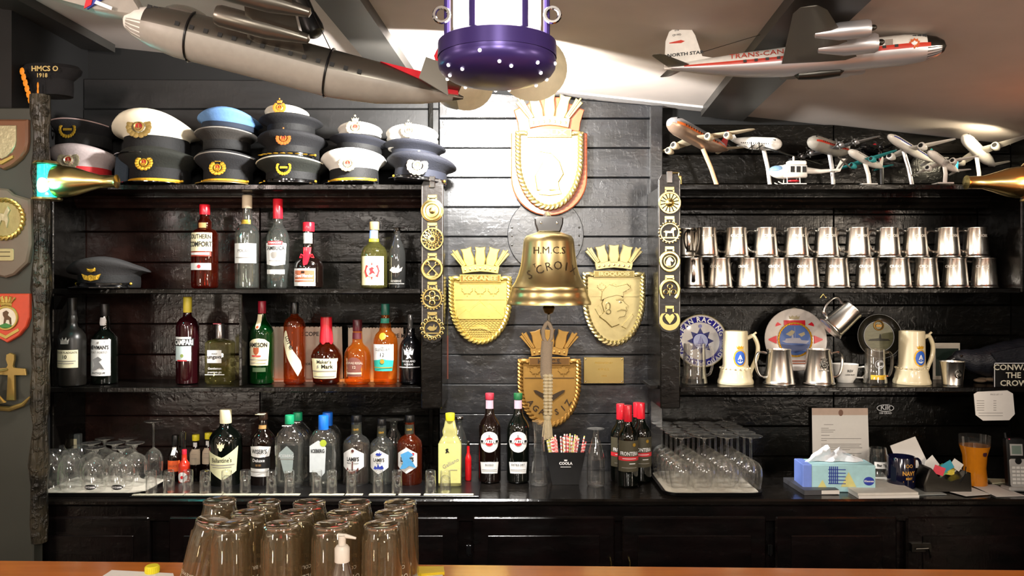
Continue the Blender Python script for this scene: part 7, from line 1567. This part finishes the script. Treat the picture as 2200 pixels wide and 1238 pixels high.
# tissue box
t = T('tissue_box', 'pale blue patterned tissue box with a tissue pulled out', 'tissue box', (X(1794, 2.68), 2.68, CT), rot=(0, 0, R_(-3))); k = 2.68 / F
hb = Z(999, 2.64) - CT
G().box(-72 * k, 74 * k, -.045, .05, 0, hb, .002).obj('box_body', mat('pale_turquoise_card', 'A6D0D6', .6), t)
G().box(-77 * k, -58 * k, -.0465, .051, 0.001, hb + .0008, .002).obj('blue_end', mat('periwinkle_card', '7088D4', .6), t)
g = G()
for i in range(5): g.prism(rect(-22 * k + i * 4 * k, -20 * k + i * 4 * k, hb * .3, hb * .95), -.0008, 0); g.prism(rect(-24 * k, 12 * k, hb * (.3 + .13 * i), hb * (.33 + .13 * i)), -.0008, 0)
g.v = [(x, y - .0455, z) for x, y, z in g.v]; g.obj('printed_check', BLUEI, t)
G().prism([(2 * k, hb * .2), (18 * k, hb * .75), (34 * k, hb * .2)], -.0462, -.0455).obj('printed_triangle', mat('pale_yellow_print', 'D2CC84', .6), t); g = G(); g.prism([(-50 * k, hb * .05), (-36 * k, hb * .45), (-24 * k, hb * .05)], -.0462, -.0455); g.obj('printed_triangle', mat('pale_yellow_print', 'D2CC84', .6), t)
g = G(); g.prism(circ(60 * k, hb * .42, 11 * k, 20, rz=9 * k), -.0466, -.0458); g.obj('logo_oval', mat('royal_blue', '2438A0', .5), t); G().text('Kleenex', 6 * k, 60 * k, hb * .42, -.0470, .02).obj('lettering', WHITEI, t)
g = G(); rows2 = []; nn = 14
for j in range(6):
    for i in range(nn):
        u = i / (nn - 1); v_j = j / 5; a = (u - .5) * (1.0 + 1.7 * v_j)
        g.v.append((a * .075 + .004 * math.sin(j * 2 + i), .012 * math.sin(i * 1.3 + j * .8) * (1 - .3 * v_j), hb + (.042 * (1 - v_j) ** .8) * (1 + .35 * math.sin(i * .9)) + .002 if True else 0))
for j in range(5):
    for i in range(nn - 1): a = j * nn + i; g.f.append((a, a + 1, a + nn + 1, a + nn))
g.obj('tissue', mat('tissue_paper', 'DCDCE0', .9), t, smooth=50)
# brandy glass with note
t = T('labelled_snifter', 'stemless round glass with a handwritten paper label behind the tissue box', 'glass', (X(1886, 2.80), 2.80, CT)); k = 2.8 / F
Hg = Z(962, 2.80) - CT; G().lathe([(14 * k, 0), (22 * k, Hg * .3), (23 * k, Hg * .45), (17 * k, Hg)], 28, caps=False).obj('bowl', GLASSE, t, smooth=80)
g = G(); g.patch(rect(-17 * k, 19 * k, Hg * .42, Hg * .62)); g.wrap(23.5 * k).obj('paper_label', PAPER, t); g = G(); g.text('Bar Tips', .012, 0, Hg * .52, 0, .03); g.wrap(24.3 * k).obj('lettering', INK, t)
# navy mug
t = T('navy_mug', 'dark navy mug with gold printed lettering and handle on the right', 'mug', (X(1936, 2.70), 2.70, CT)); k = 2.70 / F; Hm = Z(980, 2.70) - CT; R = 28 * k
g = G(); g.lathe([(R * .92, 0), (R, .004), (R, Hm - .002), (R * .97, Hm), (R * .9, Hm - .002), (R * .9, .008), (.001, .006)], 36); g.obj('mug_body', mat('navy_glaze', '0C0E26', .12, coat=.6), t)
handle(G(), R * .95, Hm, 1, .0045, .024).obj('handle', mat('navy_glaze'), t)
g = G(); g.text('NAVY', .019, .006, Hm * .52, 0, .04, 0, .9); g.text('BEST', .010, .006, Hm * .36, 0, .04, 0, 1.1); g.torus((.0, 0, Hm * .76), .005, .0012, 12, 4); g.torus((.013, 0, Hm * .76), .005, .0012, 12, 4); g.prism(rect(-.014, .024, Hm * .25, Hm * .28), -.0002, 0); g.wrap(R + .0006).obj('gold_print', mat('gold_print', 'C8923C', .5), t)
# papers behind the holder
for i, (pts, lb) in enumerate((([(1912, 958), (1966, 938), (1990, 988), (2000, 1010), (1930, 1000)], 'white folded paper standing tilted behind the navy mug'), ([(1988, 992), (2003, 978), (2018, 998), (2010, 1012), (1985, 1006)], 'small white diamond-shaped note beside the metal holder'))):
    Yq = 2.80 - .03 * i; c = at(pts[0][0], pts[0][1], Yq); g = G().prism([((p[0] - pts[0][0]) * Yq / F, -(p[1] - pts[0][1]) * Yq / F) for p in pts], -.001, .001); o = g.obj('folded_paper', PAPER, None, loc=c); tag(o, lb, 'paper')
    g = G(); g.prism([(x * Yq / F, z * Yq / F) for x, z in ((40 - 30 * i, -28), (46 - 30 * i, -26), (44 - 30 * i, -34), (38 - 30 * i, -36))], -.0016, -.001); g.obj('ink_mark', INK, o)
# metal tape holder
t = T('metal_holder', 'curved dark steel desk holder full of coloured scraps', 'holder', (X(2026, 2.66), 2.66, CT)); k = 2.66 / F
prof_ = [(-50, 0), (-52, 16), (-40, 50), (-36, 52), (-22, 34), (4, 24), (28, 32), (40, 44), (48, 42), (50, 10), (50, 0)]
G().prism([(x * k, z * k) for x, z in prof_], -.035, .035, inset=.004).obj('curved_body', STEEL, t)
cols = ['E04A5A', '3A9AB0', 'D8D4CC', '6AB070', 'E0C84A', 'E8E4DC']
for i, c in enumerate(cols):
    x, z, a = [(-12, 44, 20), (8, 52, -30), (30, 54, 35), (0, 42, 60), (18, 40, 10), (36, 38, -20)][i]
    M = Matrix.Translation((x * k, -.01 + .006 * i, z * k)) @ Matrix.Rotation(R_(a), 4, 'Y'); g = G(); g.prism(rect(-12 * k, 12 * k, -9 * k, 9 * k), -.0006, .0006, M=M)
    o = g.obj('paper_scrap', mat('scrap_' + c, c, .7), None, loc=t.location); tag(o, ['pink paper scrap', 'blue paper scrap', 'white paper scrap', 'green paper scrap', 'yellow paper scrap', 'cream crumpled paper scrap'][i] + ' sticking out of the steel holder', 'paper', 'paper scraps in the steel holder')
g = G(); g.tube([(24 * k, -.036, 22 * k), (34 * k, -.037, 40 * k), (36 * k, -.036, 56 * k)], .0018, 6); o = g.obj('pen', BLKP, None, loc=t.location); tag(o, 'thin black pen leaning in the steel holder', 'pen')
# orange vase
t = T('orange_glass', 'tall orange glass with clear flared top and round dark sticker', 'glass', (X(2094, 2.74), 2.74, CT)); k = 2.74 / F; Hv = Z(936, 2.74) - CT
G().lathe([(24 * k, 0), (25 * k, .004), (22 * k, Hv * .35), (24 * k, Hv * .6), (30 * k, Hv * .80)], 30).obj('orange_body', mat('orange_glass_mat', 'E08A1E', .12, trans=.25, coat=.4), t, smooth=80)
G().lathe([(30 * k, Hv * .80), (31 * k, Hv)], 30, caps=False).obj('clear_rim', GLASS, t)
g = G(); g.patch(circ(.012, Hv * .66, .0085)); g.wrap(26.5 * k).obj('round_sticker', mat('maroon_sticker', '3A1A28', .5), t)
# cordless phone
t = T('cordless_phone', 'silver and black cordless phone standing in its cradle at the right edge', 'phone', (X(2184, 2.66), 2.66, CT), rot=(R_(-6), 0, R_(-4))); k = 2.66 / F; Hp = 112 * k
SLV = mat('silver_plastic', 'B4B2AE', .35, .3)
G().prism(rrect(-19 * k, 19 * k, 6 * k, Hp, 6 * k), -.012, .012, inset=.003).obj('handset', BLKP, t)
G().prism(rrect(-16 * k, 18 * k, 8 * k, Hp * .60, 5 * k), -.015, -.010, inset=.001).obj('keypad_face', SLV, t)
G().prism(rect(-13 * k, 13 * k, Hp * .66, Hp * .88), -.0145, -.011, inset=.001).obj('display_frame', SLV, t); G().prism(rect(-10 * k, 10 * k, Hp * .69, Hp * .85), -.015, -.0144).obj('display', mat('lcd', '6A7A70', .3), t)
for r in range(5):
    for c in range(3): G().box((-12 + 9 * c) * k, (-5 + 9 * c) * k, -.0165, -.0148, (14 + 8 * r) * k, (19 + 8 * r) * k, .0006).obj('key', mat('pale_key', 'D4D2CC', .4), t)
G().prism(circ(2 * k, Hp * .56, 7 * k, 18), -.017, -.0148, inset=.001).obj('navigation_ring', BLKP, t); G().tube([(-16 * k, 0, Hp - 2 * k), (-17 * k, 0, Hp + 10 * k)], .004, 8).obj('antenna', BLKP, t); G().ell((-13 * k, -.012, Hp * .97), (.003, .002, .002), 8, 4).obj('call_light', mat('pink_light', 'E05070', .3), t)
G().box(-24 * k, 24 * k, -.03, .03, -.0, 9 * k, .004).obj('cradle', SLV, t)
# binders and papers lying on the counter
def flat(name, label, cat, pts, z, th, m, extra=None, group=None):
    """pts: pixel corners lying on the counter plane"""
    w = []
    for px, py in pts: Y = F * (EZ - z - th) / (py - CY); w.append((X(px, Y), Y))
    cx = sum(p[0] for p in w) / len(w); cy_ = sum(p[1] for p in w) / len(w); n = len(w)
    g = G(); v = [(x - cx, y - cy_, 0) for x, y in w] + [(x - cx, y - cy_, th) for x, y in w]
    g.add(v, [tuple(range(n))[::-1], tuple(n + i for i in range(n))] + [(i, (i + 1) % n, n + (i + 1) % n, n + i) for i in range(n)])
    t = T(name, label, cat, (cx, cy_, z), group); g.obj('cover' if th > .003 else 'sheet', m, t)
    if extra: extra(t, [(x - cx, y - cy_) for x, y in w], th)
    return t
def rings(t, w, th):
    g = G(); a, b = Vector((*w[2], 0)), Vector((*w[3], 0))
    g.box(min(a.x, b.x), max(a.x, b.x), a.y - .006, a.y + .002, .002, th - .002); g.obj('page_block', PAPER, t)
flat('black_binder', 'dark grey ring binder lying at the left end of the paper pile', 'binder', [(1683, 1026), (1758, 1026), (1802, 1052), (1728, 1054)], CT, .016, mat('dark_grey_vinyl', '4A4A4E', .45), rings)
flat('white_binder', 'thick white binder under a white folder in front of the tissue box', 'binder', [(1787, 1031), (1908, 1030), (1975, 1064), (1845, 1066)], CT, .009, PAPER)
flat('white_folder', 'white cardboard folder lying on top of the thick white binder', 'folder', [(1785, 1026), (1906, 1025), (1973, 1058), (1843, 1060)], CT + .0095, .007, mat('off_white_card', 'D0CCC4', .7))
flat('plastic_sleeve', 'grey plastic document sleeve under the white binder', 'sleeve', [(1925, 1040), (1972, 1038), (2034, 1062), (1970, 1064)], CT + .0005, .002, mat('grey_sleeve', '9AA09E', .2, coat=.6))
flat('paper_sheet', 'loose white sheet left of the phone in front of the steel holder', 'paper', [(1990, 1043), (2070, 1041), (2128, 1062), (2075, 1066)], CT + .0030, .001, PAPER)
flat('paper_sheet', 'loose white sheet with printing at the right end of the counter', 'paper', [(2085, 1042), (2136, 1041), (2205, 1066), (2140, 1067)], CT + .0005, .001, PAPER)
flat('paper_pad', 'small cream pad lying behind the loose sheets near the phone', 'paper', [(2122, 1028), (2158, 1029), (2160, 1036), (2132, 1038)], CT, .004, CREAM)

# ------------------------------------------------------------------ foreground on the bar
Yg = 1.36; kg = Yg / F
BEER = thin_glass('beer_glass', 'EAE6DC', base=.05, edge=.8, pw=2.0, wob=.15, dust=.05, dcol=lin('A89878'))
pg = None; H = .172; zt_ = Z(1126, Yg) - BZ
def beer_g():
    t = T('beer_glass', 'x', 'glass', (0, 0, BZ), 'upturned beer glasses on the bar')
    g = G(); Rt, Rr = 37.5 * kg, .0345
    g.lathe([(Rr, 0), (Rr * 1.0, zt_ * .25), (Rt * 1.12, zt_ * .8), (Rt * 1.0, zt_ * .93), (Rt * .98, zt_ - .003), (Rt * .92, zt_), (Rt * .5, zt_ - .003), (.001, zt_ - .003)], 32); g.obj('outer_wall', BEER, t, smooth=40)
    g = G(); g.lathe([(Rr * .95, 0), (Rr * .93, zt_ * .25), (Rt * 1.02, zt_ * .8), (Rt * .85, zt_ * .89), (.001, zt_ * .90)], 28, caps=False); g.obj('inner_wall', BEER, t, smooth=60)
    g = G()
    for i in range(16):
        a = 2 * PI * i / 16; g.tube([(Rt * 1.06 * math.cos(a), Rt * 1.06 * math.sin(a), zt_ * .86), (Rr * .97 * math.cos(a), Rr * .97 * math.sin(a), .02)], .0020, 5)
    g.obj('flute_edge', BEER, t)
    g = G(); g.text('OLD ALERY', .017, 0, zt_ * .30, 0, .0, 0, .9, 0, True); g.text('COLD BREWED', .009, 0, zt_ * .42, 0, .0, 0, 1, 0, True); g.wrap(Rr + .0008).obj('printed_lettering', mat('white_print_glass', 'B8B0A0', .5), t)
    g = G(); g.torus((0, 0, zt_ - .002), Rt * .96, .0022, 32, 6, M=Matrix.Rotation(R_(90), 4, 'X') @ Matrix.Translation((0, 0, 0))); g.v = [(x, y, z) for x, y, z in g.v]
    vv = []
    g = G(); g.tube([(Rt * .95 * math.cos(2 * PI * i / 32), Rt * .95 * math.sin(2 * PI * i / 32), zt_ - .0025) for i in range(32)], .0025, 6, True); g.obj('base_rim', thin_glass('bright_glass_rim', 'FFFFFF', .35, .95), t)
    return t
names = []
for r in range(3):
    for c in range(4):
        Y = Yg + r * .070; x = X(497 + 107.7 * c, Yg) + .006 * r
        lab = 'upturned fluted beer glass on the bar, %s row, %s from the left' % (rn[r], ORD[c])
        if pg is None: pg = beer_g(); pg.location = (x, Y, BZ); pg['label'] = lab
        else: dup(pg, (x, Y, BZ), lab, rot=(0, 0, R_(random.choice((0, 12, -20, 40)))))
o = dup(pg, (X(405, 1.44) - .012, 1.44, BZ - .002), 'upturned beer glass leaning outwards at the left end of the group', rot=(0, R_(14), R_(-10)))
o.location = (X(418, 1.40), 1.40, BZ + .0)
o2 = dup(pg, (X(470, 1.51), 1.515, BZ), 'upturned beer glass behind the leaning one at the far left', rot=(0, 0, R_(30)))
# soap pump bottle
t = T('pump_bottle', 'clear pump bottle with white pump in front of the beer glasses', 'bottle', (X(735, 1.2), 1.20, BZ - .0)); k = 1.2 / F; zb_ = Z(1205, 1.2) - BZ
G().lathe([(27 * k, 0), (32 * k, .004), (33 * k, .02), (33 * k, zb_ * .45), (28 * k, zb_ * .75), (15 * k, zb_ * .97), (13 * k, zb_)], 28).obj('bottle_body', thin_glass('soap_bottle', 'D8D6D0', .2, .85), t, smooth=60)
z1 = Z(1196, 1.2) - BZ; z2 = Z(1172, 1.2) - BZ; z3 = Z(1150, 1.2) - BZ
PUMPW = mat('white_pump_plastic', 'C8C0B4', .4)
G().lathe([(16 * k, zb_ - .001), (16 * k, z2 - .004), (12 * k, z2), (8 * k, z2 + .001), (8 * k, z3), (9 * k, z3), (.001, z3)], 24).obj('collar', PUMPW, t)
g = G(); g.tube([(-9 * k, 0, z3 - 1 * k), (8 * k, 0, z3 - 2 * k), (30 * k, 0, z3 - 7 * k)], 4 * k, 10, taper=[1.3, 1.2, .6]); g.obj('pump_head', PUMPW, t)
t = T('yellow_bottle_cap', 'yellow ribbed screw cap on the far edge of the bar at left', 'cap', (X(327, 1.555), 1.555, BZ)); k = 1.555 / F
G().lathe([(14 * k, 0), (14.5 * k, .003), (14.5 * k, 14 * k), (12.5 * k, 16 * k), (.001, 16.3 * k)], 24).obj('cap_body', YELP, t)
g = G()
for i in range(24): a = 2 * PI * i / 24; g.tube([(14.6 * k * math.cos(a), 14.6 * k * math.sin(a), 2 * k), (14.6 * k * math.cos(a), 14.6 * k * math.sin(a), 13 * k)], .0006, 4)
g.obj('ribs', YELP, t, kind='stuff')
def flatb(name, label, cat, pts, th, m, z=BZ):
    w = []
    for px, py in pts: Y = F * (EZ - z - th) / (py - CY); w.append((X(px, Y), Y))
    cx = sum(p[0] for p in w) / len(w); cy_ = sum(p[1] for p in w) / len(w); n = len(w)
    g = G(); v = [(x - cx, y - cy_, 0) for x, y in w] + [(x - cx, y - cy_, th) for x, y in w]
    g.add(v, [tuple(range(n))[::-1], tuple(n + i for i in range(n))] + [(i, (i + 1) % n, n + (i + 1) % n, n + i) for i in range(n)])
    return tag(g.obj(name, m, None, loc=(cx, cy_, z)), label, cat)
flatb('paper_sheet', 'white sheet of paper on the bar left of the beer glasses', 'paper', [(240, 1225), (372, 1232), (380, 1262), (190, 1258)], .001, PAPER)
flatb('paper_sheet', 'white slip of paper on the bar right of the beer glasses', 'paper', [(893, 1234), (950, 1234), (965, 1262), (885, 1262)], .001, PAPER, BZ)
o = flatb('yellow_packet', 'yellow packet lying on the bar right of the beer glasses', 'packet', [(884, 1217), (953, 1217), (955, 1229), (905, 1233), (884, 1228)], .006, mat('yellow_foil', 'D8B81E', .35), BZ)
